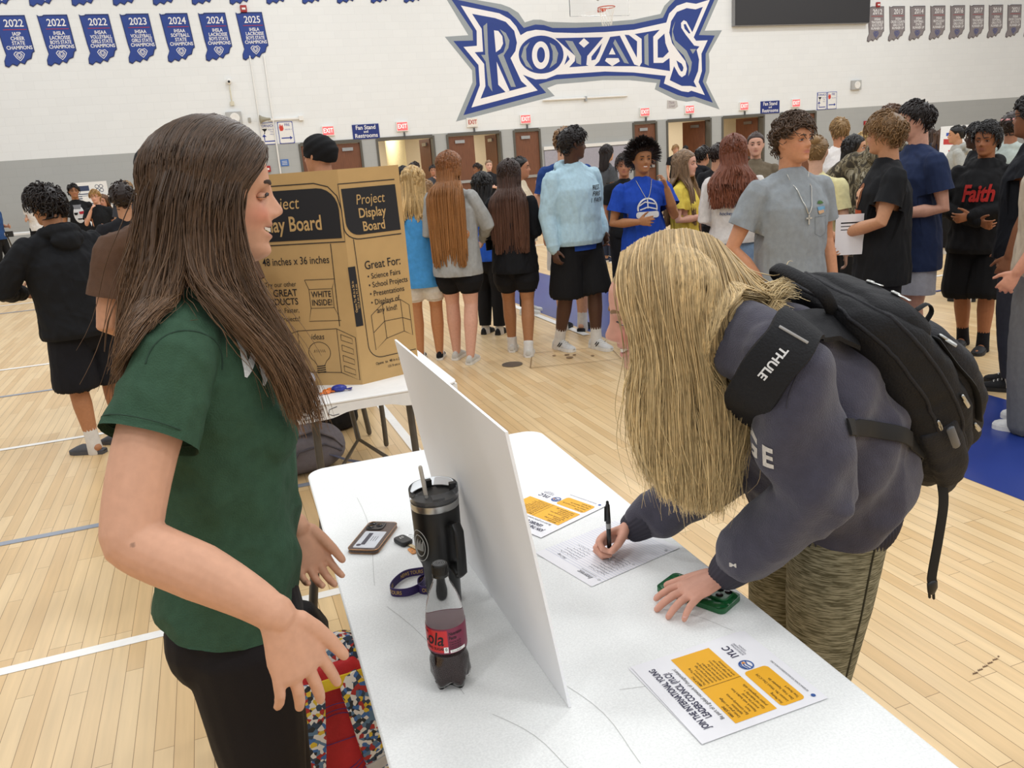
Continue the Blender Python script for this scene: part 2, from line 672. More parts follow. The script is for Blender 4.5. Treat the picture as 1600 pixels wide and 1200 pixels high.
doors = [  # opening, list of (hinge side, leaf angle or None for shut)
    ('shut double wooden door behind the black headwrap', [(0, 0), (1, 0)]),
    ('open double doorway nearest the left blue restroom sign', [(0, 100), (1, -82)]),
    ('half open double doorway with its left wooden leaf shut', [(0, 0), (1, -84)]),
    ('shut single wooden door right of the half open doorway', [(0, 0)]),
    ('shut single wooden door above the tall afro hair', [(0, 0)]),
    ('open doorway with a glowing tube lamp inside', [(0, 95), (1, -55)]),
    ('open doorway left of the right blue restroom sign', [(0, 95), (1, -60)]),
    ('doorway mostly hidden behind the curly haired boy in grey', [(0, 0), (1, 0)]),
]
for k, ((a, bb), (lab, leaves)) in enumerate(zip(OPEN, doors)):
    r = struct(thing('door_%d' % (k + 1), lab, 'door', ((a + bb) / 2, WY, 0)))
    c = (a + bb) / 2
    f = MB()
    y0, y1 = -.03, .28
    f.box(a - c, a - c + .06, y0, y1, 0, DTOP)
    f.box(bb - c - .06, bb - c, y0, y1, 0, DTOP)
    f.box(a - c + .06, bb - c - .06, y0, y1, DTOP - .06, DTOP + .03)
    f.build('door_frame', M_FRAME, r, smooth=False)
    wd = (bb - a - .12) / len(leaves)
    for side, ang in leaves:
        if side == 0:
            door_leaf(r, a - c + .06, .05 if not ang else .27, wd, ang, 1)
        else:
            door_leaf(r, bb - c - .06, .05 if not ang else .27, wd, ang, -1)

# --- the painted ROYALS mark
def A6(p):
    return at_wall(p[0] / 6 + 690, p[1] / 6)


def B6(p):
    return at_wall(p[0] / 6.6667 + 900, p[1] / 6.6667)


def C3(p):
    return at_wall(p[0] / 3.404 + 680, p[1] / 3.404)


def smoothpoly(pts, it=1):
    for _ in range(it):
        q = []
        for i in range(len(pts)):
            a_, b_ = np.array(pts[i]), np.array(pts[(i + 1) % len(pts)])
            q += [a_ * .75 + b_ * .25, a_ * .25 + b_ * .75]
        pts = q
    return pts


logo = thing('royals_wall_mark', 'large blue, white and grey ROYALS mark painted high on the white wall', 'wall graphic', (10.2, WY, 4.6))


def paint(name, pts, m_, layer):
    y = -.002 - .0025 * layer
    V = [(x - 10.2, y, z - 4.6) for x, z in pts]
    V += [(x - 10.2, -.0005, z - 4.6) for x, z in pts]
    n = len(pts)
    F = [tuple(range(n))] + [(i, (i + 1) % n, n + (i + 1) % n, n + i) for i in range(n)]
    o = link(name, np.array(V), F, m_, logo, smooth=False)
    return o


def ell(cx, cy, rx, ry, f, n=40):
    return [f((cx + rx * math.cos(2 * PI * i / n), cy + ry * math.sin(2 * PI * i / n))) for i in range(n)]


grey_o = [A6(p) for p in ((12, -60), (50, 0), (250, 330), (30, 345), (285, 660), (290, 770), (135, 1140), (1060, 900), (990, 825), (1080, 790), (1320, 770))] + \
    [B6(p) for p in ((280, 835), (560, 835), (840, 865), (820, 930), (1040, 1040), (1150, 1060), (1230, 1050), (1495, 1140), (1355, 860), (1388, 750), (1390, 640), (1383, 560), (1520, 315), (1340, 320), (1480, 0), (1545, -140), (1250, -75), (1060, -45), (980, 0), (920, 60), (880, 145), (600, 205), (300, 230), (0, 237))] + \
    [A6(p) for p in ((1000, 205), (930, 185), (860, 185), (780, 210), (720, 120), (640, 70), (560, 40), (330, 0))]
blue_o = [A6(p) for p in ((80, -24), (95, 0), (290, 290), (295, 380), (110, 385), (315, 635), (325, 790), (205, 1080), (980, 870), (910, 790), (1060, 745), (1320, 725))] + \
    [B6(p) for p in ((300, 790), (600, 790), (880, 830), (865, 905), (1060, 990), (1160, 1015), (1230, 1005), (1425, 1070), (1320, 850), (1350, 740), (1350, 560), (1445, 370), (1280, 365), (1440, 0), (1480, -85), (1250, -30), (1080, -15), (1030, 0), (960, 75), (905, 185), (600, 250), (300, 275), (0, 290))] + \
    [A6(p) for p in ((1040, 262), (960, 235), (880, 230), (770, 262), (700, 180), (620, 110), (500, 75), (230, 15), (150, 0))]
white_o = [A6(p) for p in ((180, 52), (328, 290), (330, 430), (205, 440), (345, 610), (358, 800), (280, 1008), (900, 848), (760, 700), (880, 745), (980, 740), (1080, 700), (1320, 685))] + \
    [B6(p) for p in ((300, 745), (600, 755), (935, 790), (915, 870), (1100, 950), (1170, 960), (1200, 945), (1340, 990), (1275, 855), (1310, 740), (1305, 560), (1370, 420), (1250, 425), (1225, 390), (1395, -5), (1250, 40), (1150, 25), (1050, 60), (970, 140), (940, 235), (600, 310), (300, 335), (0, 345))] + \
    [A6(p) for p in ((1050, 305), (960, 285), (880, 280), (800, 295), (740, 330), (700, 250), (640, 180), (540, 125))]
paint('outline', grey_o, M_LOGOGREY, 0)
paint('border', blue_o, M_BLUE, 1)
paint('field', white_o, M_LOGOWHITE, 2)
L = M_BLUE
paint('letter', [A6(p) for p in ((285, 130), (500, 170), (600, 205), (680, 290), (705, 400), (690, 480), (645, 545), (745, 760), (800, 810), (365, 925), (410, 810), (398, 600), (310, 490), (388, 485), (375, 270))], L, 3)
paint('letter', ell(932, 512, 210, 178, A6), L, 3)
paint('letter', [C3(p) for p in ((638, 203), (893, 198), (808, 298), (803, 345), (815, 350), (712, 358), (742, 325), (745, 298))], L, 3)
paint('letter', [B6(p) for p in ((355, 385), (455, 372), (606, 672), (660, 690), (370, 690), (190, 688), (240, 640))], L, 3)
paint('letter', [B6(p) for p in ((610, 355), (870, 310), (803, 382), (806, 656), (905, 655), (972, 605), (977, 740), (660, 692), (685, 650), (682, 405))], L, 3)
paint('letter', [B6(p) for p in ((1320, 72), (1245, 98), (1150, 85), (1050, 125), (990, 220), (970, 340), (1000, 450), (1080, 560), (1140, 640), (1155, 720), (1140, 780), (1100, 805), (1070, 780), (1020, 690), (975, 835), (1100, 895), (1190, 895), (1255, 910), (1225, 850), (1270, 740), (1280, 620), (1255, 520), (1285, 485), (1230, 475), (1140, 360), (1095, 290), (1092, 240), (1120, 210), (1150, 225), (1210, 335))], L, 3)
for pts, f in ((((505, 362), (550, 365), (635, 432), (632, 600)), B6), (((270, 450), (242, 540), (200, 620), (160, 630), (160, 590)), B6),
               (((850, 415), (920, 350), (930, 450), (965, 540), (905, 600), (850, 600)), B6), (((1120, 255), (1140, 250), (1190, 345), (1175, 350), (1130, 300)), B6),
               (((1045, 630), (1100, 665), (1118, 705), (1110, 742), (1092, 745), (1065, 695)), B6), (((1180, 515), (1200, 555), (1150, 610)), A6)):
    paint('inlay', [f(p) for p in pts], L, 3)
for pts, f in ((((490, 285), (530, 290), (568, 340), (575, 410), (550, 460), (508, 490)), A6), (((515, 580), (636, 850), (600, 865), (530, 795)), A6),
               (((790, 203), (818, 228), (790, 254), (763, 230)), C3), (((375, 495), (340, 568), (410, 568)), B6),
               (((315, 606), (440, 606), (455, 640), (375, 690), (300, 635)), B6)):
    paint('counter', [f(p) for p in pts], M_LOGOWHITE, 4)
paint('counter', ell(928, 518, 82, 130, A6), M_LOGOWHITE, 4)
paint('inlay', ell(930, 515, 37, 73, A6), L, 5)
for pts, f in ((((425, 215), (435, 500), (475, 860), (435, 800), (412, 580), (370, 515), (408, 515), (390, 245)), A6),
               (((545, 275), (600, 310), (635, 380), (625, 450), (580, 520), (695, 815), (650, 815), (525, 520), (580, 490), (600, 420), (585, 340)), A6),
               (((825, 395), (790, 460), (795, 560), (855, 655), (790, 620), (745, 530), (770, 440)), A6),
               (((1010, 400), (1040, 480), (1040, 560), (1010, 640), (1075, 590), (1092, 500), (1060, 430)), A6),
               (((690, 215), (730, 220), (775, 300), (775, 345), (750, 335), (745, 300)), C3), (((405, 410), (550, 665), (500, 655), (385, 450)), B6),
               (((750, 350), (755, 685), (712, 665), (708, 380)), B6), (((1185, 512), (1250, 512), (1215, 562)), B6),
               (((1030, 225), (1005, 330), (1030, 420), (1150, 530), (1205, 650), (1195, 730), (1168, 795), (1172, 690), (1120, 580), (1030, 490), (995, 400), (1000, 300)), B6)):
    paint('shade_stripe', [f(p) for p in pts], M_LOGOGREY, 5)

# --- championship banners
INDIANA = [(0.0, 1.0), (.06, .975), (.16, .98), (.21, 1.0), (.93, 1.0), (1.0, .30), (.93, .27), (.86, .16), (.72, .13), (.62, .05), (.5, .09), (.38, .02), (.25, .06), (.12, 0.0), (.02, .03), (.03, .13), (.12, .24), (.08, .42)]
M_BANB = mat('banner_blue', '24418F', rough=.6, var=.05, scale=8)
M_BANG = mat('banner_grey', '8A8283', rough=.6, var=.05, scale=8)
M_BANEDGE = mat('banner_edge_navy', '182B63', rough=.6)
M_BANEDGE2 = mat('banner_edge_dark', '5F585A', rough=.6)
M_BANTXT = mat('banner_white_print', 'F0EEEE', rough=.6, var=0)
M_BANRED = mat('banner_red_print', 'B02A3A', rough=.6, var=0)


def banner(x0, z0, wd, ht, year, lines, label, group, blue=True):
    r = thing('state_banner', label, 'banner', (x0, WY, z0), 0, group)
    c = np.array([.5, .5])
    pts = [((p[0]) * wd, p[1] * ht) for p in INDIANA]
    b = MB()
    b.prism([(x, -z) for x, z in pts][::-1], .004, .016, mx=np.array([[1, 0, 0, 0], [0, 0, -1, 0], [0, -1, 0, 0], [0, 0, 0, 1.0]]))
    b.build('backing', M_BANEDGE if blue else M_BANEDGE2, r, smooth=False)
    mx = frame((0, -.017, 0), (1, 0, 0), (0, 0, 1))
    f = MB()
    inner = [((.5 + (p[0] - .5) * .94) * wd, (.5 + (p[1] - .5) * .95) * ht) for p in INDIANA]
    flat(f, inner, mx)
    f.build('face', M_BANB if blue else M_BANG, r, smooth=False)
    t = MB()
    write(t, year, wd * .55, ht * .84, ht * .20, mx, bold=.012, sx=.9, lift=.004)
    n = len(lines)
    for i, s_ in enumerate(lines):
        write(t, s_, wd * .57, ht * (.64 - .088 * i), ht * .098, mx, bold=.02, sx=.74 if len(s_) > 9 else .85, lift=.004)
    t.build('lettering', M_BANTXT, r, smooth=False)
    u = MB()
    stroke(u, [(wd * .2, ht * .725), (wd * .9, ht * .725)], ht * .012, mx, lift=.004)
    u.build('underline', M_BANRED, r, smooth=False)
    cr = MB()
    cx, cy = wd * .52, ht * .225
    shield = [(-.16, .03), (-.09, .075), (0, .06), (.09, .075), (.16, .03), (.1, -.04), (0, -.1), (-.1, -.04)]
    stroke(cr, [(cx + p[0] * wd, cy + p[1] * ht) for p in shield], ht * .014, mx, lift=.004, closed=True)
    stroke(cr, [(cx + p[0] * wd * .6, cy + p[1] * ht * .6) for p in shield], ht * .012, mx, lift=.004, closed=True)
    stroke(cr, [(cx - .06 * wd, cy + .03 * ht), (cx, cy - .04 * ht), (cx + .06 * wd, cy + .03 * ht)], ht * .014, mx, lift=.004)
    cr.build('crest', M_BANTXT if blue else M_BANB, r, smooth=False)
    return r


CH = 'CHAMPIONS'
row2 = [('2022', ['IASP', 'CHEER', 'STATE', CH], 'blue state-shaped banner reading 2022 IASP CHEER'),
        ('2022', ['IHSLA', 'LACROSSE', 'BOYS STATE', CH], 'blue state-shaped banner reading 2022 IHSLA LACROSSE'),
        ('2022', ['IHSAA', 'VOLLEYBALL', 'GIRLS STATE', CH], 'blue state-shaped banner reading 2022 IHSAA VOLLEYBALL'),
        ('2023', ['IHSAA', 'VOLLEYBALL', 'GIRLS STATE', CH], 'blue state-shaped banner reading 2023 IHSAA VOLLEYBALL'),
        ('2024', ['IHSAA', 'SOFTBALL', 'STATE', CH], 'blue state-shaped banner reading 2024 SOFTBALL'),
        ('2024', ['IHSLA', 'LACROSSE', 'BOYS STATE', CH], 'blue state-shaped banner reading 2024 LACROSSE'),
        ('2025', ['IHSLA', 'LACROSSE', 'BOYS STATE', CH], 'blue state-shaped banner reading 2025 under the red strobe')]
for i, (y_, l_, lab) in enumerate(row2):
    banner(-4.00 + .927 * i, 4.60, .72, 1.18, y_, l_, lab, 'blue champion banners in the lower row')
ordn = ['first', 'second', 'third', 'fourth', 'fifth', 'sixth', 'seventh', 'eighth', 'ninth', 'tenth', 'eleventh', 'twelfth']
for i in range(12):
    banner(-4.12 + .927 * i, 5.955, .72, 1.18, '20%02d' % (10 + i), ['IHSAA', 'STATE', CH],
           'ragged blue banner tip at the top edge, %s from the left' % ordn[i], 'blue champion banners in the upper row')
row3 = [('2012', ['IHSAA', 'TRACK&FIELD', 'BOYS STATE', 'RUNNER UP']), ('2013', ['IHSAA', 'CROSS COUNTRY', 'GIRLS STATE', 'RUNNER UP']),
        ('2014', ['IHSAA', 'SOFTBALL', 'STATE', 'RUNNER UP']), ('2016', ['IHSAA', 'BOYS GOLF', 'STATE', 'RUNNER UP']),
        ('2016', ['IHSAA', 'SWIMMING', 'GIRLS STATE', 'RUNNER UP']), ('2017', ['IHSAA', 'TRACK&FIELD', 'GIRLS STATE', 'RUNNER UP']),
        ('2019', ['IHSAA', 'SOFTBALL', 'GIRLS STATE', 'RUNNER UP']), ('2021', ['IHSAA', 'CROSS COUNTRY', 'BOYS STATE', 'RUNNER UP']),
        ('2022', ['IHSAA', 'SOFTBALL', 'STATE', 'RUNNER UP'])]
for i, (y_, l_) in enumerate(row3):
    extra = {3: ', left one of the two', 4: ', right one of the two'}.get(i, '')
    banner(22.36 + .925 * i, 4.57, .74, 1.14, y_, l_, 'grey runner-up banner reading %s%s on the right of the wall' % (y_, extra), 'grey runner-up banners', blue=False)

# --- signs and devices on the wall
M_EXITR = mat('exit_glow', 'FF6A6A', emit='FF4A50', estr=.85, var=0)
M_EXITW = mat('exit_letters', 'FFE9E6', emit='FFD8D4', estr=.7, var=0)
M_EXITW2 = mat('exit_white_face', 'EFE8DC', rough=.5)
ex = [(3.56, 'red exit sign above the shut double door'), (5.67, 'red exit sign right of the left restroom sign'), (7.79, 'white exit sign with red letters below the wall mark'),
      (9.48, 'red exit sign above the shut single door left of the white rail'), (13.56, 'red exit sign above the door behind the afro'), (15.21, 'red exit sign above the doorway with the tube lamp'),
      (17.30, 'red exit sign just left of the right restroom sign'), (19.40, 'red exit sign just right of the right restroom sign')]
for k, (x, lab) in enumerate(ex):
    r = thing('exit_sign', lab, 'exit sign', (x, WY, 2.70), 0, 'exit signs over the doors')
    MB().box(-.17, .17, -.07, -.001, -.13, .13).build('housing', M_WHITE, r, smooth=False)
    mx = frame((0, -.071, 0), (1, 0, 0), (0, 0, 1))
    f = MB()
    flat(f, [(-.15, -.11), (.15, -.11), (.15, .11), (-.15, .11)], mx)
    f.build('face', M_EXITW2 if k == 2 else M_EXITR, r, smooth=False)
    t = MB()
    write(t, 'EXIT', 0, 0, .17, mx, bold=.02, sx=.78, lift=.003)
    t.build('lettering', mat('exit_red_letter', 'B5362E') if k == 2 else M_EXITW, r, smooth=False)
    if k not in (0, 7):
        o = thing('door_sensor', 'small grey sensor over ' + doors[[0, 1, 2, 3, 4, 5, 6, 7][k]][0], 'sensor', (x + .05, WY, 2.48))
        MB().rbox(-.02, .02, -.06, -.001, -.07, .06, .012).build('body', mat('sensor_grey', '57585A'), o)
for x, lab in ((4.62, 'blue Fan Stand and Restrooms sign, the left one'), (18.37, 'blue Fan Stand and Restrooms sign, the right one')):
    r = thing('restroom_sign', lab, 'sign', (x, WY, 2.62), 0, 'blue restroom signs')
    MB().box(-.38, .38, -.02, -.001, -.2, .2).build('panel', mat('sign_navy', '1D2F78', rough=.4), r, smooth=False)
    mx = frame((0, -.021, 0), (1, 0, 0), (0, 0, 1))
    t = MB()
    for s_, y_, q in (('Fan Stand', .11, .16), ('and', 0, .1), ('Restrooms', -.11, .16)):
        write(t, s_, 0, y_, q, mx, bold=.018, sx=.92, lift=.003)
    t.build('lettering', M_BANTXT, r, smooth=False)
M_SIGNB = mat('sign_blue_print', '2A3E9A', var=0)
M_FLAME = mat('sign_flame_red', 'D0402F', var=0)
for (xa, xb, side) in ((1.95, 2.42, 'left'), (20.52, 20.95, 'right')):
    for x, kind in ((xa, 'TORNADO'), (xb, 'FIRE')):
        r = thing('evacuation_sign', 'white %s route sign at the %s end of the doors' % (kind, side), 'sign', (x, WY, 2.72), 0, 'white evacuation route signs')
        MB().box(-.2, .2, -.014, -.001, -.285, .285).build('panel', M_SIGNB, r, smooth=False)
        mx = frame((0, -.0145, 0), (1, 0, 0), (0, 0, 1))
        f = MB()
        flat(f, rrect(-.185, .185, -.27, .27, .03), mx)
        f.build('face', M_WHITE, r, smooth=False)
        t = MB()
        write(t, kind, .05 if kind == 'FIRE' else 0, .2, .1, mx, bold=.01, sx=.8, lift=.002)
        if kind == 'FIRE':
            write(t, 'ROUTE 4', .07, .08, .045, mx, lift=.002)
            stroke(t, [(-.14, -.14), (.1, -.14)], .03, mx, lift=.002)
            flat(t, [(.09, -.19), (.16, -.14), (.09, -.09)], mx, lift=.002)
        else:
            for q, s_ in enumerate(('RUN TO', 'THE', 'HALL')):
                write(t, s_, .09, .1 - .06 * q, .045, mx, lift=.002)
            stroke(t, [(-.12, -.06), (-.12, -.2), (.15, -.2)], .03, mx, lift=.002)
            flat(t, [(-.18, -.08), (-.12, -.01), (-.06, -.08)], mx, lift=.002)
        t.build('lettering', M_SIGNB, r, smooth=False)
        p = MB()
        if kind == 'FIRE':
            flat(p, [(-.15, .05), (-.17, .14), (-.13, .24), (-.11, .17), (-.07, .22), (-.05, .1), (-.08, .05)], mx, lift=.002)
            p.build('flame_icon', M_FLAME, r, smooth=False)
        else:
            flat(p, [(-.16, .13), (-.02, .13), (-.05, .08), (-.08, .06), (-.09, 0), (-.12, -.01), (-.1, .05), (-.13, .09)], mx, lift=.002)
            p.build('tornado_icon', M_INK, r, smooth=False)

for x, z, lab in ((1.12, 3.17, 'square grey wall loudspeaker with round grille, left side'), (21.94, 3.18, 'square grey wall loudspeaker on the right of the wall')):
    r = thing('wall_loudspeaker', lab, 'loudspeaker', (x, WY, z), 0, 'square wall loudspeakers')
    MB().box(-.2, .2, -.1, -.001, -.16, .16).build('cabinet', mat('speaker_grey', 'B4B4B2'), r, bevel=.015)
    MB().lathe([(.0, .0), (.06, .012), (.12, .01), (.125, 0)], 28, mx=frame((.02, -.1, 0), (1, 0, 0), (0, 0, 1))).build('cone', M_WHITE, r)
r = thing('security_camera', 'white dome camera on a short wall mast', 'camera', (1.13, WY, 3.55))
MB().tube([(0, -.04, 0), (0, -.04, .42)], .015, 8).box(-.05, .05, -.06, -.001, -.06, .04).build('mast', mat('cream_conduit', 'D8D2BC'), r)
MB().ball((0, -.07, .54), (.07, .07, .08)).build('housing', M_WHITE, r)
MB().ball((0, -.12, .53), .035).build('lens', M_BLACK, r)
r = thing('wall_horn', 'grey horn loudspeaker fixed on a white wall rail', 'loudspeaker', (2.25, WY, 3.07))
MB().box(-.25, .65, -.05, -.001, -.025, .03).box(.56, .68, -.09, -.001, -.06, .07).build('bracket', M_WHITE, r, bevel=.005)
MB().lathe([(.03, 0), (.04, .1), (.07, .2), (.12, .28), (.10, .28), (.03, .1)], 20, mx=frame((-.2, -.16, .02), (0, 0, 1), (0, 1, .3))).build('horn', mat('horn_olive', '9A9582'), r)
for x, z, hh, lab in ((1.78, 5.862, .17, 'red fire strobe above the 2025 banner'), (22.77, 5.76, .16, 'red fire strobe above the 2012 grey banner'), (1.79, 1.80, .16, 'red fire pull station beside the left route signs'), (22.46, 1.89, .14, 'red fire pull station far right behind the students')):
    r = thing('fire_alarm', lab, 'fire alarm', (x, WY, z), 0, 'red fire alarm devices')
    MB().box(-.08, .08, -.06, -.001, -hh / 2, hh / 2).build('body', M_RED, r, bevel=.008)
    MB().box(-.045, .045, -.075, -.06, -.03, .02).build('window', M_WHITE, r, smooth=False)
r = thing('blue_notice', 'small blue notice on the grey wall near the board', 'sign', (2.27, WY, 1.93))
MB().box(-.11, .11, -.012, -.001, -.09, .09).build('panel', mat('notice_blue', '4C74B4'), r, smooth=False)
t = MB()
for q in range(3):
    stroke(t, [(-.07, .04 - .04 * q), (.07, .04 - .04 * q)], .012, frame((0, -.0125, 0), (1, 0, 0), (0, 0, 1)), lift=.002)
t.build('lettering', M_WHITE, r, smooth=False)
r = thing('wall_conduit', 'pair of thin white conduits running down the wall', 'conduit', (2.0, WY, 0))
MB().tube([(-.24, -.03, 1.2), (-.24, -.03, 4.7)], .018, 8).build('pipe', M_WHITE, r)
MB().tube([(.12, -.03, 0.1), (.12, -.03, 4.7)], .022, 8).build('pipe', M_WHITE, r)
r = thing('wall_junction_box', 'small grey junction box on the white wall', 'box', (1.51, WY, 3.1))
MB().box(-.035, .035, -.04, -.001, -.06, .06).build('body', mat('jbox_grey', 'A8A69E'), r, bevel=.004)
r = thing('roller_rail', 'white horizontal rail on the wall below the large mark', 'rail', (11.52, WY, 3.215))
MB().tube([(-1.42, -.05, 0), (1.42, -.05, 0)], .03, 10).build('pipe', M_WHITE, r)
MB().box(-.03, .03, -.08, -.001, -.1, .05).build('bracket', M_STEEL, r, smooth=False)
r = thing('wall_pad', 'pale lavender grey wall pad under a white ledge', 'wall pad', (11.5, WY, 0))
MB().box(-1.46, 1.46, -.05, -.001, .12, 1.74).build('padding', mat('pad_lavender', 'A7A4AE', rough=.6), r, bevel=.02)
MB().box(-1.48, 1.5, -.07, -.001, 1.76, 1.86).build('ledge', M_WHITE, r, smooth=False)
r = thing('script_sticker', 'small grey script sticker on the white wall', 'sticker', (14.59, WY, 2.89))
f = MB()
mx = frame((0, -.003, 0), (1, 0, 0), (0, 0, 1))
flat(f, [(-.2, -.12), (.1, -.14), (.22, -.08), (.18, .1), (-.18, .13)], mx)
f.build('sheet', mat('sticker_grey', 'C6C2BE'), r, smooth=False)
t = MB()
write(t, 'Think', -.02, .05, .12, mx, sx=.8, lift=.003, shear=.3, mi=0)
write(t, 'Loud', 0, -.05, .12, mx, sx=.8, lift=.003, shear=.3)
t.build('lettering', mat('sticker_maroon', '84707A'), r, smooth=False)
r = thing('score_screen', 'large dark switched-off screen high on the wall', 'screen', (19.58, WY, 5.16))
MB().box(-2.73, 2.73, -.16, -.001, 0, 2.6).build('cabinet', mat('screen_case', '8F8F90'), r, smooth=False)
MB().box(-2.71, 2.71, -.175, -.161, .02, 2.58).build('display', mat('screen_dark', '302F31', rough=.5, var=.04), r, smooth=False)
# basketball hoop hanging in front of the wall
r = thing('basketball_hoop', 'orange basketball rim with a white net at the top edge', 'hoop', (11.0, 21.4, 5.33))
n = 40
ringp = [(.23 * math.cos(2 * PI * i / n), .23 * math.sin(2 * PI * i / n), 0) for i in range(n)]
MB().tube(ringp, .012, 8, closed=True).build('rim', mat('rim_orange', 'C44B28', rough=.35), r)
net = MB()
for i in range(12):
    for s_ in (-1, 1):
        pts = []
        for k in range(6):
            a = 2 * PI * (i + s_ * k * .5) / 12
            rr = .23 - .10 * (k / 5) ** .7
            pts.append((rr * math.cos(a), rr * math.sin(a), -.09 * k))
        net.tube(pts, .005, 4)
net.build('net', mat('net_white', 'E9E6E0'), r)
MB().box(-.9, .9, .38, .42, -.15, .92).build('backboard', mat('backboard_glass', 'FFFFFF', rough=.02, trans=1.0, var=0), r, smooth=False)
MB().box(-.08, .08, .2, .38, -.06, .02).build('bracket', mat('rim_orange', 'C44B28'), r, smooth=False)
MB().tube([(0, .5, .3), (0, 1.2, 1.2), (0, 2.6, 1.6)], .05, 8).build('support', M_STEEL, r)
# ------------------------------------------------------------------ tables
TZ = .745
TDIR = -math.radians(1.5)
M_TTOP = mat('table_granite_white', 'EFF0EE', rough=.6, var=.07, scale=270, bump=.05, bscale=300, spec=.15)
M_TEDGE = mat('table_edge_shaded_beige', 'CDC2AE', rough=.6, var=.05)  # shading on the table's side is put into this beige
M_TPLAIN = mat('table_plastic_white', 'F0EFEC', rough=.5, var=.02, spec=.25)
M_LEG = mat('leg_grey_steel', '5B564F', rough=.45, metal=.3, var=.08)
M_SCUFF = mat('table_scratch', 'BEBEBB', rough=.7, var=0)

t1 = thing('folding_table', 'white speckled folding table in front with papers and a tumbler on it', 'table', (.525, 1.533, 0), TDIR)
b = MB()
b.rbox(-.384, .384, -.915, .915, TZ - .008, TZ, .06, seg=8)
b.build('tabletop', M_TTOP, t1, bevel=.004, seg=2)
b = MB()
b.rbox(-.380, .380, -.911, .911, TZ - .042, TZ - .0085, .058, seg=8)
b.build('shaded_edge', M_TEDGE, t1, bevel=.006)
sc = MB()
r_ = np.random.default_rng(3)
for (x0, y0, x1, y1) in ((-.30, .0, -.22, -.35), (-.1, -.62, .02, -.74), (.30, .05, .12, -.08), (-.02, .15, .10, .02), (.02, -.45, .2, -.5), (-.27, .62, -.3, .1), (-.06, -.4, -.02, -.62), (-.2, -.42, -.12, -.6), (.2, -.25, .3, -.38)):
    q = np.linspace(0, 1, 8)
    P = np.stack([x0 + (x1 - x0) * q + .012 * np.sin(q * 4), y0 + (y1 - y0) * q], 1)
    stroke(sc, P, .0011, np.array(Matrix.Translation((0, 0, TZ))), lift=.0004)
sc.build('scratch', M_SCUFF, t1, smooth=False)


def arc(p0, p1, p2, n=10):
    q = np.linspace(0, 1, n)[:, None]
    return (1 - q) ** 2 * np.array(p0) + 2 * q * (1 - q) * np.array(p1) + q ** 2 * np.array(p2)


def wishbone(root, y, s):
    for sx in (-1, 1):
        P = arc((sx * .27, y, TZ - .05), (sx * .43, y, .64), (sx * .455, y + s * .01, .02), 14)
        MB().tube(P, .014, 10).build('leg', M_LEG, root)
    b = MB().box(-.36, .36, y - .006, y + .006, .56, .625)
    b.build('leg_plate', M_LEG, root, smooth=False)
    MB().tube([(0, y, .58), (0, y - s * .45, TZ - .05)], .009, 8).build('brace', M_LEG, root)


wishbone(t1, .80, 1)
wishbone(t1, -.72, -1)

t2 = thing('folding_table', 'white folding table behind, with the cardboard display board on it and SSC on its rim', 'table', (.50, 4.105, 0), 0)
b = MB()
b.rbox(-.38, .38, -.915, .915, TZ - .012, TZ, .05, seg=8)
b.build('tabletop', M_TPLAIN, t2, bevel=.004)
# skirt with the hand notch in the short side
sk = MB()
n = 40
top, bot = [], []
for i in range(n + 1):
    x = -.375 + .75 * i / n
    d = .058 - .022 * (1 / (1 + math.exp(-(x + .12) * 60)) - 1 / (1 + math.exp(-(x - .12) * 60)))
    bot.append((x, TZ - .012 - d))
V = [(x, -.913, TZ - .012) for x, z in bot] + [(x, -.913, z) for x, z in bot] + [(x, -.903, TZ - .012) for x, z in bot] + [(x, -.903, z) for x, z in bot]
m_ = n + 1
F = []
for i in range(n):
    F += [(i, m_ + i, m_ + i + 1, i + 1), (2 * m_ + i + 1, 3 * m_ + i + 1, 3 * m_ + i, 2 * m_ + i), (m_ + i, 3 * m_ + i, 3 * m_ + i + 1, m_ + i + 1)]
sk.add(V, F)
sk.box(-.379, -.369, -.9, .9, TZ - .06, TZ - .012)
sk.box(.369, .379, -.9, .9, TZ - .06, TZ - .012)
sk.box(-.37, .37, .9, .913, TZ - .06, TZ - .012)
sk.build('skirt', M_TPLAIN, t2)
t = MB()
mx = frame((-.1, -.9135, TZ - .042), (1, 0, 0), (0, 0, 1))
for pts in (((-.135, .018), (-.165, .016), (-.168, .003), (-.14, 0), (-.138, -.014), (-.17, -.015)), ((-.085, .018), (-.115, .016), (-.118, .003), (-.09, 0), (-.088, -.014), (-.12, -.015)),
            ((-.03, .02), (-.062, .012), (-.066, -.006), (-.05, -.015), (-.025, -.012))):
    stroke(t, pts, .003, mx)
t.build('marker_letters', mat('marker_grey', '4A4A52', var=0), t2, smooth=False)
for y, s in ((-.70, 1), (.80, -1)):
    for sx in (-1, 1):
        MB().tube([(sx * .205, y, TZ - .06), (sx * .21, y - .02 * s, .4), (sx * .25, y - .03 * s, .02)], .016, 10).build('leg', M_LEG, t2)
    MB().tube([(-.22, y - .03 * s, .27), (0, y + .24 * s, .42), (.22, y - .03 * s, .27)], .011, 8).build('brace', M_LEG, t2)
    MB().tube([(0, y + .24 * s, .42), (0, y + .55 * s, TZ - .05)], .012, 8).build('brace', M_LEG, t2)
MB().box(-.2, .2, .25, .28, TZ - .13, TZ - .045).build('crossbar', M_LEG, t2, smooth=False)
P = arc((.2, .45, TZ - .08), (.30, .52, .62), (.30, .55, .02), 12)
MB().tube(P, .015, 10).build('leg', M_LEG, t2)

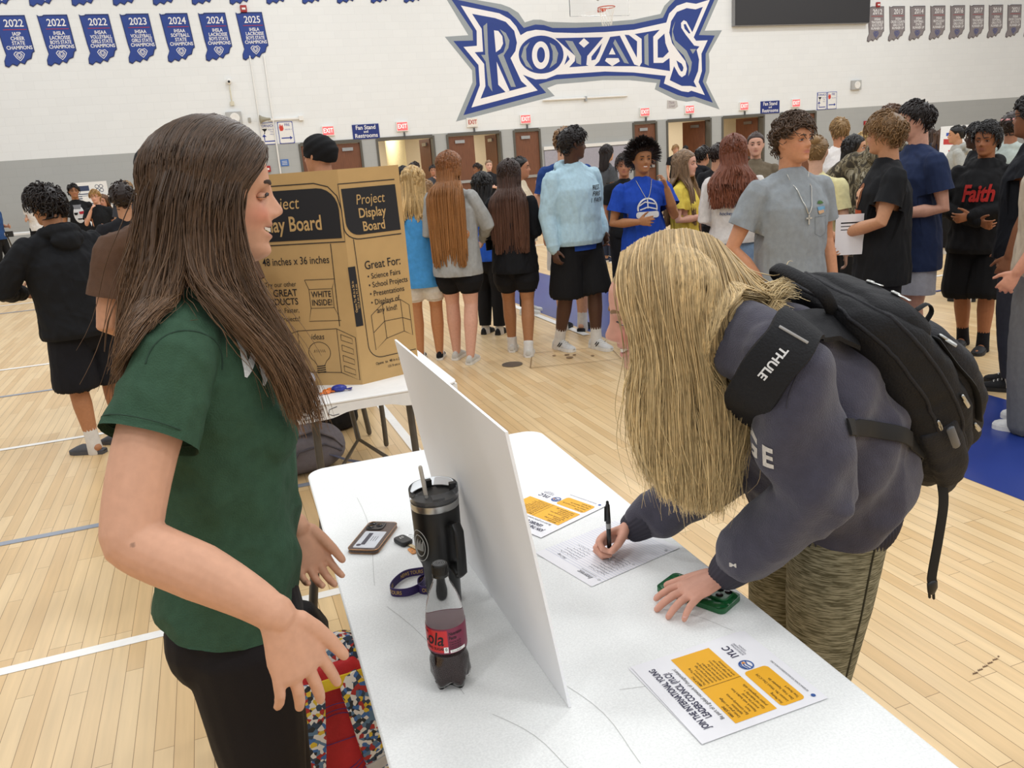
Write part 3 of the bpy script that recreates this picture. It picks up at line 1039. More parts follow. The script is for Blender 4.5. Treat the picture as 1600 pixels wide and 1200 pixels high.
# ------------------------------------------------------------------ cardboard display board
M_CARD = mat('kraft_cardboard', 'C09C66', rough=.8, var=.04, scale=12)
M_CARDW = mat('card_white_back', 'E8E6E0', rough=.7)
bd = thing('display_board', 'brown cardboard project display board standing on the back table', 'display board', (.512, 3.385, TZ))
HB = .892
th = .004
dl = np.array([-math.cos(math.radians(32)), math.sin(math.radians(32)), 0])
dr = np.array([math.cos(math.radians(18)), math.sin(math.radians(18)), 0])
lean = np.array([.014, .045, 1.0]) * HB
WC, WS = .61, .285


def panel(name, o, d, wdt, nrm):
    o, d = np.array(o, float), np.array(d, float)
    P = [o, o + d * wdt, o + d * wdt + lean, o + lean]
    V = np.array(P + [p - np.array(nrm) * th for p in P])
    F = [(0, 1, 2, 3), (7, 6, 5, 4), (0, 4, 5, 1), (1, 5, 6, 2), (2, 6, 7, 3), (3, 7, 4, 0)]
    return link(name, V, F, M_CARD, bd, smooth=False)


def nrm_of(d):
    nn = np.cross(d, lean)
    return nn / np.linalg.norm(nn)


nR = nrm_of(dr)
nC = -nrm_of(dl)
pR = panel('wing_panel', (0, 0, 0), dr, WS, nR)
pC = panel('main_panel', (0, 0, 0), dl, WC, nC)
wing = np.array([.35, .93, 0]) / np.linalg.norm([.35, .93, 0])
panel('wing_panel', dl * WC, wing, .29, (-.93, .35, 0))
# printing, right panel: x 0..WS from the fold, y 0..HB
mx = frame(nR * .0012, dr, lean)
k_ = MB()
brw = MB()
flat(k_, rrect(.028, WS - .004, .625, .815, .055, (0, 0, 1, 0)), mx, lift=.0004)
stroke(k_, [(WS - .004, .835), (.016, .835)] + [(.016, .66)] + [(.016 + .07 * (1 - math.cos(a)), .66 - .052 * math.sin(a)) for a in np.linspace(.2, PI / 2, 6)] + [(WS - .004, .608)], .004, mx)
stroke(k_, [(.052, .61), (.052, .16)] + [(.052 + .06 * (1 - math.cos(a)), .16 - .06 * math.sin(a)) for a in np.linspace(.2, PI / 2, 6)] + [(WS - .004, .10)], .003, mx)
write(k_, 'Great For:', .085, .495, .05, mx, bold=.006, align='LEFT', sx=.82)
for i, s_ in enumerate(('• Science Fairs', '• School Projects', '• Presentations', '• Displays of', '   any kind!')):
    write(k_, s_, .092, .448 - .037 * i, .033, mx, bold=.004, align='LEFT', sx=.84)
for pts in (((.085, .285), (.145, .325), (.235, .33), (.275, .30), (.275, .165), (.235, .19), (.145, .175), (.085, .135), (.085, .285)), ((.145, .325), (.145, .175)), ((.235, .33), (.235, .19)), ((.085, .21), (.145, .25), (.235, .25), (.275, .232))):
    stroke(k_, pts, .0022, mx)
write(k_, 'Opens  to  48 in x 36 in', .075, .075, .016, mx, bold=.01, align='LEFT', sx=.9)
write(k_, '121.9 cm x 91.4 cm', .13, .052, .015, mx, bold=.01, align='LEFT', sx=.9)
flat(k_, [(.008, .25), (.042, .25), (.042, .50), (.008, .50)], mx, lift=.0004)
k_.build('printing', M_INK, pR, smooth=False)
for s_, y_, q, bo in (('Project', .765, .058, 0), ('Display', .71, .055, .018), ('Board', .655, .055, .018)):
    write(brw, s_, .155, y_, q, mx, bold=bo, sx=.8, lift=.0014, shear=.12 if not bo else 0)
write(brw, 'Opens To 48 in x 36 in', .02, .375, .014, mx, bold=.02, lift=.0014, rot=PI / 2)
write(brw, '121.9 cm x 91.4 cm', .034, .375, .013, mx, bold=.02, lift=.0014, rot=PI / 2)
brw.build('title_lettering', M_CARD, pR, smooth=False)
# centre panel: x runs from the left end (0) to the fold (WC)
mx = frame(dl * WC + nC * .0012, -dl, lean)
k_ = MB()
brw = MB()
flat(k_, rrect(.05, WC - .022, .62, .825, .09, (1, 1, 0, 0)), mx, lift=.0004)
stroke(k_, [(.035, .605), (.035, .76), (.05, .82), (.1, .845), (WC - .12, .845), (WC - .06, .828), (WC - .025, .79), (WC - .01, .73), (WC - .01, .605), (.035, .605)], .004, mx)
write(k_, '48 inches x 36 inches', .37, .535, .045, mx, bold=.004, sx=.78)
stroke(k_, [(WC - .075, .60), (WC - .075, .255)], .003, mx)
for i, (s_, q) in enumerate((('Try our other', .03), ('GREAT', .042), ('PRODUCTS', .04), ('for Easier, Faster,', .03), ('Better Projects!', .03))):
    write(k_, s_, .36, .44 - .037 * i, q, mx, bold=.012 if q > .035 else 0, align='RIGHT', sx=.85)
stroke(k_, [(.40, .455), (.535, .455), (.52, .415), (.52, .335), (.545, .28), (.40, .28), (.415, .335), (.415, .415), (.40, .455)], .0022, mx)
stroke(k_, [(.415, .415), (.52, .415)], .002, mx)
stroke(k_, [(.415, .335), (.52, .335)], .002, mx)
write(k_, 'WHITE', .468, .392, .036, mx, bold=.012, sx=.8)
write(k_, 'INSIDE!', .468, .357, .036, mx, bold=.012, sx=.8)
stroke(k_, [(.22, .20), (.34, .24), (.52, .245), (.60, .205), (.60, .02), (.52, .055), (.34, .06), (.22, .02), (.22, .20)], .0025, mx)
stroke(k_, [(.34, .24), (.34, .06)], .002, mx)
stroke(k_, [(.52, .245), (.52, .055)], .002, mx)
write(k_, 'ideas', .43, .212, .036, mx, sx=.85, shear=.15)
stroke(k_, [(.43 + .05 * math.cos(a), .145 + .045 * math.sin(a)) for a in np.linspace(-.9, PI + .9, 20)], .0022, mx)
stroke(k_, [(.40, .11), (.415, .085)], .002, mx)
stroke(k_, [(.46, .11), (.445, .085)], .002, mx)
stroke(k_, [(.405 + .0085 * i / 2, .145 + .012 * (i % 2)) for i in range(13)], .002, mx)
for q in range(4):
    stroke(k_, [(.41, .083 - .009 * q), (.45, .087 - .009 * q)], .004, mx)
for q in range(4):
    y0 = .19 - .045 * q
    stroke(k_, [(.535, y0 + .03), (.585, y0 + .01), (.585, y0 - .012), (.535, y0 + .005), (.535, y0 + .03)], .002, mx)
k_.build('printing', M_INK, pC, smooth=False)
write(brw, 'Project', .33, .77, .07, mx, sx=.85, lift=.0014, shear=.12)
write(brw, 'Display Board', .335, .685, .085, mx, bold=.016, sx=.72, lift=.0014)
brw.build('title_lettering', M_CARD, pC, smooth=False)

# ------------------------------------------------------------------ white foam board on the front table
fb = thing('foam_board', 'blank white foam board leaning on the black tumbler on the front table', 'foam board', (.435, 1.077, TZ + .001))
V = []
for dx in (0, .005):
    for (y, z) in ((0, 0), (.763, 0), (.763, .500), (0, .500)):
        bow = 0
        V.append((dx - .074 * z / .5 + .003 * (y / .763), y, z))
F = [(3, 2, 1, 0), (4, 5, 6, 7), (0, 1, 5, 4), (1, 2, 6, 5), (2, 3, 7, 6), (3, 0, 4, 7)]
link('sheet', np.array(V), F, mat('foam_white', 'F5F5F6', rough=.55, var=.015, scale=4), fb, smooth=False)

# ------------------------------------------------------------------ tumbler
M_TUMB = mat('tumbler_black', '131313', rough=.38, var=.05)
M_CLEAR = mat('clear_plastic', 'F4F6FA', rough=.06, trans=.95, var=0)
MATS['clear_plastic'].node_tree.nodes['Principled BSDF'].inputs['IOR'].default_value = 1.15
tu = thing('tumbler', 'tall black tumbler with a handle, clear lid and straw, touching the foam board', 'tumbler', (.342, 1.503, TZ))
MB().lathe([(0, .001), (.033, .001), (.035, .004), (.0375, .085), (.040, .098), (.046, .112), (.0475, .12), (.049, .222), (.0485, .223)], 40).build('body', M_TUMB, tu)
MB().lathe([(.0487, .2215), (.0495, .224), (.0495, .236), (.0485, .2365)], 40).build('steel_band', M_STEEL, tu)
lid = MB()
n = 40
lid.lathe([(.0492, .2355), (.0502, .238), (.0502, .262), (.049, .2635), (.0478, .262), (.0478, .24)], n)
lid.build('clear_lid', M_CLEAR, tu)
b = MB()
b.lathe([(.0, .2375), (.0472, .2375), (.0474, .246), (.044, .2462), (.043, .2425), (.0, .2425)], n)
b.box(-.012, .012, -.040, .030, .2425, .249)
b.box(-.006, .006, .034, .046, .2425, .262)
b.box(.034, .046, -.006, .006, .2425, .262)
b.build('slider', M_BLACK, tu)
st = MB().tube([(-.012, -.005, .02), (-.018, -.012, .24), (-.026, -.02, .315)], .0042, 12)
st.build('straw', mat('straw_grey', 'C9C2B8', rough=.35), tu)
hd = MB()
P = [(.018, -.045, .192), (.022, -.068, .199), (.024, -.078, .188), (.024, -.079, .14), (.024, -.076, .098), (.021, -.064, .088)]
hd.tube(P, [(.011, .006)] * 6, 12, side=(1, .25, 0))
hd.tube([(.021, -.064, .088), (.016, -.036, .100)], [(.010, .006)] * 2, 10, side=(1, 0, 0))
hd.build('handle', M_TUMB, tu)
lg = MB()
for r_0 in (.032, .022):
    n = 32
    for rr in (r_0,):
        P = []
        for i in range(n + 1):
            a = 2 * PI * i / n
            az = PI + .42 - rr * math.cos(a) / .049 * .7
            P.append((.0494 * math.cos(az), .0494 * math.sin(az), .15 + rr * math.sin(a) * 1.05))
        lg.tube(P, .0009, 5)
for q in range(9):
    az = PI + .42 + (q - 4) * .05
    lg.tube([(.0494 * math.cos(az), .0494 * math.sin(az), .14), (.0494 * math.cos(az + .03), .0494 * math.sin(az + .03), .155 + .004 * (q % 3))], .0008, 4)
lg.build('round_emblem', mat('emblem_silver', 'B9B9B4'), tu)

# ------------------------------------------------------------------ cola bottle
bo = thing('soda_bottle', 'half empty plastic cola bottle with a red label on the front table', 'bottle', (.277, 1.232, TZ))
M_PET = mat('pet_plastic', 'FFFFFF', rough=.04, trans=1.0, var=0)
MATS['pet_plastic'].node_tree.nodes['Principled BSDF'].inputs['IOR'].default_value = 1.12
M_COLA = mat('cola_liquid', '2A1715', rough=.08, var=0, spec=.6)
n = 40
prof = [(.020, .004), (.030, .006), (.0345, .022), (.0345, .055), (.0315, .066), (.0315, .07), (.0345, .078), (.0345, .128), (.0335, .14), (.029, .165), (.020, .19), (.014, .203), (.0135, .214)]


def petal(prof, n, sc=1.0, zmax=9):
    V, F, K = [], [], 0
    ang = np.arange(n) * 2 * PI / n
    for r, z in prof:
        if z > zmax:
            continue
        mod = 1 + (.10 * np.cos(5 * ang) if z < .03 else 0)
        dz = (-.004 * np.cos(5 * ang) + .004) if z < .03 else 0
        V.append(np.stack([r * sc * mod * np.cos(ang), r * sc * mod * np.sin(ang), z + dz + 0 * ang], 1))
        K += 1
    V = np.vstack(V)
    for k in range(K - 1):
        for i in range(n):
            j = (i + 1) % n
            F.append((k * n + i, k * n + j, (k + 1) * n + j, (k + 1) * n + i))
    F.append(tuple(range(n - 1, -1, -1)))
    F.append(tuple(range((K - 1) * n, K * n)))
    return V, F


o = MB()
o.add(*petal(prof, n))
o.build('shell', M_PET, bo)
o = MB()
o.add(*petal([(.017, .008), (.0275, .0105), (.0318, .023), (.0318, .055), (.0292, .066), (.0292, .0705)], n))
o.build('cola', M_COLA, bo)
o = MB().lathe([(.0348, .080), (.0350, .081), (.0350, .127), (.0348, .128)], n, cap=False)
o.build('label_sleeve', mat('label_maroon', '7B2140', rough=.35, var=.05), bo)
MB().lathe([(.0340, .0805), (.0341, .082), (.0341, .126), (.0340, .1275)], n, cap=False).build('label_backing', mat('label_back', 'B5A3A4', rough=.6), bo)
M_LABR = mat('label_red', 'C6262C', rough=.35)


def wrap(V, r, az0):
    a = az0 + V[:, 0] / r
    rr = r + V[:, 2]
    return np.stack([rr * np.cos(a), rr * np.sin(a), V[:, 1]], 1)


def ring_patch(a0, a1, z0, z1, r, n=14):
    V = [(r * math.cos(a0 + (a1 - a0) * i / n), r * math.sin(a0 + (a1 - a0) * i / n), z) for z in (z0, z1) for i in range(n + 1)]
    return np.array(V), [(i, i + 1, n + 2 + i, n + 1 + i) for i in range(n)]


AZ = -PI / 2 - .23          # towards the table's near end
o = MB()
o.add(*ring_patch(AZ - 2.2, AZ + .02, .083, .125, .0352))
o.build('red_panel', M_LABR, bo)
o = MB()
V, F = text_mesh('Cola', .036, .012, 'RIGHT', .8)
V[:, 0] += .18 * V[:, 1] - .004
V[:, 1] += .108
o.add(wrap(V, .0355, AZ - .02), F)
V, F = text_mesh('ZERO SUGAR', .007, .02, 'RIGHT', .9)
V[:, 0] -= .005
V[:, 1] += .09
o.add(wrap(V, .0355, AZ - .02), F)
V, F = text_mesh('Nutrition', .0085, .02, 'LEFT', .8)
V += np.array([.003, .118, 0])
o.add(wrap(V, .0355, AZ), F)
V, F = text_mesh('Facts', .0085, .02, 'LEFT', .8)
V += np.array([.003, .11, 0])
o.add(wrap(V, .0355, AZ), F)
for q in range(5):
    V, F = text_mesh('Total Fat 0g 0%', .004, .01, 'LEFT', .9)
    V += np.array([.003, .102 - .0045 * q, 0])
    o.add(wrap(V, .0355, AZ), F)
o.build('label_lettering', M_INK, bo, smooth=False)
o = MB()
o.add(*ring_patch(AZ - .2, AZ + .02, .083, .094, .0357, 4))
o.add(*ring_patch(AZ + .1, AZ + .95, .082, .0875, .0357, 8))
o.build('white_label_mark', M_LOGOWHITE, bo)
V, F = text_mesh('0', .008, .02, 'CENTER', .9)
V += np.array([-.003, .0895, 0])
o = MB()
o.add(wrap(V, .036, AZ), F)
V, F = text_mesh("I'm a bottle", .0045, .0, 'LEFT', .9)
V += np.array([.006, .0848, 0])
o.add(wrap(V, .036, AZ), F)
o.build('small_label_lettering', mat('label_green_print', '2E5B35', var=0), bo, smooth=False)
o = MB()
o.lathe([(0, .212), (.0142, .212), (.0142, .217), (.0135, .2175), (.0135, .233), (.0125, .235), (0, .235)], 28)
for i in range(40):
    a = 2 * PI * i / 40
    o.tube([(.0136 * math.cos(a), .0136 * math.sin(a), .2185), (.0136 * math.cos(a), .0136 * math.sin(a), .232)], .0006, 4)
o.build('cap', M_BLACK, bo)
o = MB()
for rr in (.003, .006, .009):
    o.tube([(rr * math.cos(2 * PI * i / 24), rr * math.sin(2 * PI * i / 24), .2353) for i in range(24 if rr > .004 else 24)], .0005, 4, closed=True)
o.build('cap_emblem', mat('cap_print', '8D8D8D'), bo)

# ------------------------------------------------------------------ phone with card
ph = thing('phone', 'brown and gold cased phone with a card on its back, near the table edge', 'phone', (.262, 1.871, TZ + .001), math.radians(-32))
MB().rbox(-.0385, .0385, -.077, .077, 0, .0105, .013, seg=6).build('case', mat('case_brown', '55443C', rough=.4, var=.3, scale=250), ph, bevel=.003)
b = MB()
pts = rrect(-.0385, .0385, -.077, .077, .013)
b.tube([(x, y, .0105) for x, y in pts], .0011, 6, closed=True)
b.tube([(x, y, .0002 + .001) for x, y in pts], .0009, 6, closed=True)
b.build('gold_trim', mat('gold_trim', '9A7350', rough=.3, metal=.9), ph)
b = MB()
mx = np.array(Matrix.Translation((0, 0, .0106)))
flat(b, rrect(-.028, .028, -.066, .022, .004), mx, lift=.0003)
b.build('card', mat('card_pale', 'D3D6DC', rough=.35, var=.12, scale=25), ph, smooth=False)
b = MB()
flat(b, [(-.014, -.05), (-.003, -.05), (-.003, .012), (-.014, .012)], mx, lift=.0006)
for q in range(3):
    stroke(b, [(.004 + .006 * q, -.03), (.004 + .006 * q, -.005)], .0014, mx, lift=.0006)
b.lathe([(.006, .0), (.006, .0004), (0, .0004)], 20, c=(-.018, -.052), mx=mx)
b.build('card_print', mat('card_print', '4A4650', var=0), ph, smooth=False)
b = MB()
b.rbox(-.034, .012, .028, .072, .0105, .0135, .012)
b.build('camera_plate', mat('cam_plate', '2A2523', rough=.3), ph, bevel=.001)
for q, (x, y) in enumerate(((-.022, .06), (-.022, .04), (-.001, .05))):
    MB().lathe([(0, .0155), (.0075, .0155), (.0085, .0145), (.0085, .013)], 20, c=(x, y)).build('lens', mat('lens_black', '0C0C10', rough=.12), ph)

# ------------------------------------------------------------------ keys and lanyard
ky = thing('key_fob', 'black car key fob with a metal key beside the tumbler', 'keys', (.329, 1.805, TZ + .001), math.radians(20))
MB().rbox(-.016, .016, -.012, .036, .0, .011, .009).build('fob', M_BLACK, ky, bevel=.003)
b = MB().box(-.004, .004, -.052, -.012, .002, .0045)
for q in range(4):
    b.box(.004, .0055, -.045 + .008 * q, -.041 + .008 * q, .002, .0045)
b.build('key_blade', mat('key_metal', 'A89878', rough=.35, metal=.9), ky, smooth=False)
b = MB()
write(b, 'ST', 0, .02, .012, np.array(Matrix.Translation((0, 0, .0112))), rot=PI)
b.build('fob_mark', M_WHITE, ky, smooth=False)
b = MB().tube([(.024 + .012 * math.cos(a), .02 + .012 * math.sin(a), .004) for a in np.linspace(0, 2 * PI, 24)[:-1]], .0011, 6, closed=True)
b.build('key_ring', M_STEEL, ky)
kt = thing('key_tag', 'small orange patterned key tag under the car keys', 'key tag', (.340, 1.762, TZ + .001), math.radians(10))
MB().rbox(-.013, .013, -.016, .016, 0, .002, .004).build('tag', mat('tag_orange', 'D98A2E', rough=.4, var=.5, scale=160), kt)

ly = thing('lanyard', 'looped purple lanyard ribbon with gold NEWS TOURS lettering beside the tumbler', 'lanyard', (.29, 1.59, TZ + .001))
M_PURP = mat('lanyard_purple', '33205C', rough=.6, var=.1, scale=300)
M_GOLD = mat('lanyard_gold', 'C9A45A', rough=.6, var=0)


def cat(P, n=60, closed=False):
    P = np.array(P, float)
    Q = np.vstack([2 * P[0] - P[1], P, 2 * P[-1] - P[-2]])
    out = []
    m_ = len(P) - 1
    for q in np.linspace(0, m_ - 1e-6, n):
        i = int(q)
        u = q - i
        a, b_, c, d = Q[i], Q[i + 1], Q[i + 2], Q[i + 3]
        out.append(.5 * (2 * b_ + (c - a) * u + (2 * a - 5 * b_ + 4 * c - d) * u * u + (3 * b_ - a - 3 * c + d) * u ** 3))
    return np.array(out)


rib = cat([(.045, .045), (.0, .05), (-.035, .02), (-.045, -.012), (-.015, -.03), (.02, -.018), (.035, .012), (.018, .002), (.012, -.028), (.028, -.042), (.06, -.035)], 90)
tw = .0009
T = np.gradient(rib, axis=0)
T /= np.linalg.norm(T, axis=1, keepdims=True)
N = np.stack([-T[:, 1], T[:, 0]], 1)
Lr = np.concatenate([[0], np.cumsum(np.linalg.norm(np.diff(rib, axis=0), axis=1))])
hz = .019
V = []
for s_ in (1, -1):
    for z in (.0, hz):
        V.append(np.hstack([rib + N * tw * s_, np.full((len(rib), 1), z)]))
V = np.vstack(V)
n = len(rib)
F = []
for i in range(n - 1):
    F += [(i, i + 1, n + i + 1, n + i), (2 * n + i + 1, 2 * n + i, 3 * n + i, 3 * n + i + 1), (n + i, n + i + 1, 3 * n + i + 1, 3 * n + i)]
link('ribbon', V, F, M_PURP, ly)
o = MB()
for s_, u0, side in (('NEWS TOURS', .36, 1), ('NEWS TOURS', .10, -1), ('& FIELD TOURS', .74, 1), ('OURS', .90, 1)):
    Vt, Ft = text_mesh(s_, .0125, .015, 'CENTER', .72)
    u = u0 * Lr[-1] + Vt[:, 0]
    u = np.clip(u, 0, Lr[-1])
    px_ = np.interp(u, Lr, rib[:, 0])
    py_ = np.interp(u, Lr, rib[:, 1])
    nx = np.interp(u, Lr, N[:, 0])
    ny = np.interp(u, Lr, N[:, 1])
    for sg in (-1, 1):
        if sg > 0:
            u = np.clip(u0 * Lr[-1] - Vt[:, 0], 0, Lr[-1])
            px_, py_, nx, ny = [np.interp(u, Lr, q_) for q_ in (rib[:, 0], rib[:, 1], N[:, 0], N[:, 1])]
        W = np.stack([px_ + nx * sg * (tw + .0006), py_ + ny * sg * (tw + .0006), hz / 2 + Vt[:, 1]], 1)
        o.add(W, Ft)
o.build('lettering', M_GOLD, ly, smooth=False)

# ------------------------------------------------------------------ papers
M_PAPER = mat('paper_white', 'F0EFF2', rough=.6, var=.01)
M_YEL = mat('flyer_yellow', 'EFB02A', rough=.6, var=.03, scale=8)
M_NAVY = mat('flyer_navy', '232244', rough=.6, var=0)
M_LOGOB = mat('flyer_logo_blue', '3B5C9C', rough=.6, var=0)
M_LOGOO = mat('flyer_logo_orange', 'E08A35', rough=.6, var=0)


def sheet(root, w_, h_, mx, lift, curl=0.0, m_=None, name='sheet'):
    nx_, ny_ = 10, 10
    V, F = [], []
    for j in range(ny_ + 1):
        for i in range(nx_ + 1):
            x, y = w_ * i / nx_, -h_ * j / ny_
            z = lift + curl * ((1 - i / nx_) ** 3 * (j / ny_) ** 3)
            V.append((x, y, z))
    V = np.array(V)
    V2 = V - np.array([0, 0, .00025])
    n = len(V)
    for j in range(ny_):
        for i in range(nx_):
            a = j * (nx_ + 1) + i
            F.append((a, a + nx_ + 1, a + nx_ + 2, a + 1))
            F.append((n + a, n + a + 1, n + a + nx_ + 2, n + a + nx_ + 1))
    return link(name, xf(mx, np.vstack([V, V2])), F, m_ or M_PAPER, root, smooth=True)


def flyer(label, TL, TR, BR, BL, group='yellow and white flyers'):
    TL, TR, BR, BL = [np.array(p) for p in (TL, TR, BR, BL)]
    r = thing('flyer_stack', label, 'flyers', (*((TL + TR + BR + BL) / 4), TZ + .0004), 0, group)
    c = (TL + TR + BR + BL) / 4
    ax = (TR - TL)
    w_ = np.linalg.norm(ax)
    ay = (TL - BL)
    h_ = np.linalg.norm(ay)
    mx = frame((*(TL - c), 0), (*ax, 0), (*ay, 0))
    sheet(r, w_, h_, mx @ np.array(Matrix.Rotation(math.radians(1.2), 4, 'Z')), .0008, name='sheet')
    s0 = sheet(r, w_, h_, mx, .0022, name='sheet')
    LF = .0027
    y = MB()
    x0, x1 = w_ * .07, w_ * .93
    flat(y, [(x0, -h_ * .63), (x1, -h_ * .63), (x1, -h_ * .30), (x0, -h_ * .30)], mx, lift=LF)
    flat(y, rrect(x0, x0 + w_ * .46, -h_ * .87, -h_ * .67, h_ * .035), mx, lift=LF)
    y.build('yellow_panel', M_YEL, s0, smooth=False)
    t = MB()
    L2 = LF + .0005
    write(t, 'JOIN THE INTERNATIONAL YOUNG', w_ * .5, -h_ * .115, h_ * .072, mx, bold=.02, sx=.60, lift=L2)
    write(t, 'LEADERS COUNCIL (IYLC)!', w_ * .5, -h_ * .185, h_ * .072, mx, bold=.02, sx=.62, lift=L2)
    t.build('title_lettering', M_NAVY, s0, smooth=False)
    t = MB()
    write(t, 'Be part of a global network of changemakers!', w_ * .48, -h_ * .255, h_ * .042, mx, sx=.78, lift=L2)
    stroke(t, [(w_ * .5, -h_ * .30), (w_ * .5, -h_ * .63)], .0008, mx, lift=L2)
    left = ['WHY JOIN?', 'Looks great on college', 'applications', 'Earn community service', 'hours', 'Network with leaders from', 'around the world', 'Gain real leadership +', 'project management skills']
    right = ['ABOUT IYLC', 'The International Young', 'Leaders Council is a', 'student led group of high', 'school students working on', 'global issues with leaders', 'across the world. Our', 'mission is to learn from a', 'great range of views and', 'serve our community']
    for q, s_ in enumerate(left):
        write(t, s_, w_ * .11 if q % 2 else w_ * .13, -h_ * (.325 + .033 * q), h_ * .030, mx, align='LEFT', sx=.8, lift=L2, bold=.01 if q == 0 else 0)
    for q, s_ in enumerate(right):
        write(t, s_, w_ * .53, -h_ * (.325 + .030 * q), h_ * .027, mx, align='LEFT', sx=.8, lift=L2, bold=.01 if q == 0 else 0)
    for q, s_ in enumerate(('First Meeting', 'Location: Mrs. White\'s Class (C124)', 'Date: Friday, September 5th', 'Time: Period 4')):
        write(t, s_, w_ * .10, -h_ * (.695 + .045 * q), h_ * .030, mx, align='LEFT', sx=.75, lift=L2)
    write(t, 'INTERNATIONALYOUNGLEADERSCOUNCIL.ORG', w_ * .34, -h_ * .93, h_ * .022, mx, sx=.8, lift=L2)
    t.build('body_lettering', M_INK, s0, smooth=False)
    t = MB()
    write(t, 'IYLC', w_ * .80, -h_ * .74, h_ * .085, mx, bold=.016, sx=.85, lift=L2)
    for q, s_ in enumerate(('INTERNATIONAL', 'YOUNG LEADERS', 'COUNCIL')):
        write(t, s_, w_ * .80, -h_ * (.80 + .022 * q), h_ * .022, mx, sx=.9, lift=L2)
    t.build('logo_lettering', M_NAVY, s0, smooth=False)
    t = MB()
    cx, cy, rr = w_ * .60, -h_ * .745, h_ * .05
    stroke(t, [(cx + rr * math.cos(a), cy + rr * math.sin(a)) for a in np.linspace(0, 2 * PI, 24)], rr * .22, mx, lift=L2)
    for q in (-.4, .1, .5):
        stroke(t, [(cx - rr * .8, cy + rr * q), (cx, cy + rr * (q + .25)), (cx + rr * .8, cy + rr * q)], rr * .2, mx, lift=L2)
    flat(t, [(w_ * .07 + .004 * math.cos(a), -h_ * .93 + .004 * math.sin(a)) for a in np.linspace(0, 2 * PI, 17)[:-1]], mx, lift=L2)
    t.build('globe_emblem', M_LOGOB, s0, smooth=False)
    t = MB()
    flat(t, [(cx + rr * .3, cy - rr * .2), (cx + rr * .8, cy + rr * .1), (cx + rr * .4, cy + rr * .5)], mx, lift=L2 + .0003)
    t.build('orange_emblem', M_LOGOO, s0, smooth=False)
    return r


flyer('stack of yellow and white flyers nearest the camera on the front table', (.583, .908), (.579, 1.128), (.826, 1.136), (.826, .913))
e1 = np.array([.846, 1.77]) - np.array([.628, 1.683])
e1 /= np.linalg.norm(e1)
e2 = np.array([-e1[1], e1[0]])
TLp = np.array([.632, 1.675])
flyer('stack of yellow and white flyers half hidden behind the foam board', TLp, TLp + e2 * .216, TLp + e2 * .216 + e1 * .245, TLp + e1 * .245)

lp = thing('lined_paper', 'lined sign-up sheet with handwriting under the writing hand', 'paper', (.745, 1.53, TZ + .0006))
o_ = np.array([.591, 1.612]) - np.array([.745, 1.53])
ax = np.array([.899 - .64, 1.46 - 1.396])
ax /= np.linalg.norm(ax)
ay = np.array([-ax[1], ax[0]])
# page: reading direction runs from the near edge to the far edge
mx = frame((*(o_ - ay * .205), 0), (*ay, 0), (*(-ax), 0))
s0 = sheet(lp, .205, .262, mx, .0008)
t = MB()
for q in range(27):
    stroke(t, [(.0, -.03 - .0082 * q), (.205, -.03 - .0082 * q)], .0007, mx, lift=.0013)
t.build('ruled_line', mat('ruled_blue', 'AEB8D4', var=0), s0, smooth=False)
t = MB()
write(t, 'Interest', .05, -.022, .018, mx, sx=.8, lift=.0014, shear=.3)
stroke(t, [(.025, -.034), (.075, -.034)], .0009, mx, lift=.0014)
hr = np.random.default_rng(5)
for cx, n in ((.045, 9), (.14, 6)):
    for q in range(n):
        y0 = -.052 - .0095 * q
        m_ = int(hr.integers(14, 26))
        P = np.stack([cx - .028 + .0026 * np.arange(m_), y0 + hr.uniform(-.0026, .0032, m_)], 1)
        stroke(t, P, .0008, mx, lift=.0014)
write(t, 'IYLC mtg', .15, -.036, .010, mx, sx=.8, lift=.0014, shear=.3)
t.build('handwriting', mat('pencil_ink', '3A3A48', var=0), s0, smooth=False)
t = MB()
for q in range(3):
    t.lathe([(.0035, .0), (.0035, .0004), (0, .0004)], 16, c=(.012, -.03 - .1 * q), mx=mx @ np.array(Matrix.Translation((0, 0, .0014))))
t.build('punch_hole', mat('hole_grey', 'C9C9CC'), s0, smooth=False)

# ------------------------------------------------------------------ green phone
gp = thing('phone', 'green quilted phone case lying under the hand of the blonde student', 'phone', (.818, 1.283, TZ + .001), math.radians(-63.5 - 90))
gx = MB()
nx_, ny_ = 18, 34
V, F = [], []
for j in range(ny_ + 1):
    for i in range(nx_ + 1):
        u, v = i / nx_ * 2 - 1, j / ny_ * 2 - 1
        x, y = u * .038, v * .078
        puff = abs(math.sin((i / nx_) * PI * 3)) * abs(math.sin((j / ny_) * PI * 6))
        e = max(0, 1 - max(abs(u), abs(v)) ** 8)
        V.append((x * (1 - .22 * abs(v) ** 10), y * (1 - .10 * abs(u) ** 10), .010 + .0045 * puff ** .5 * e))
for j in range(ny_):
    for i in range(nx_):
        a = j * (nx_ + 1) + i
        F.append((a, a + 1, a + nx_ + 2, a + nx_ + 1))
gx.add(V, F)
gx.rbox(-.0385, .0385, -.0785, .0785, 0, .0102, .012)
M_GRN = mat('case_green', '14582F', rough=.3, var=.15, scale=120)
gx.build('case', M_GRN, gp)
MB().rbox(-.030, .012, .03, .068, .010, .0165, .01).build('camera_ring', M_GRN, gp, bevel=.002)
for x, y in ((-.02, .058), (-.02, .040), (0, .049)):
    MB().lathe([(0, .0185), (.006, .0185), (.0075, .0175), (.0075, .016)], 18, c=(x, y)).build('lens', mat('lens_black', '0C0C10'), gp)

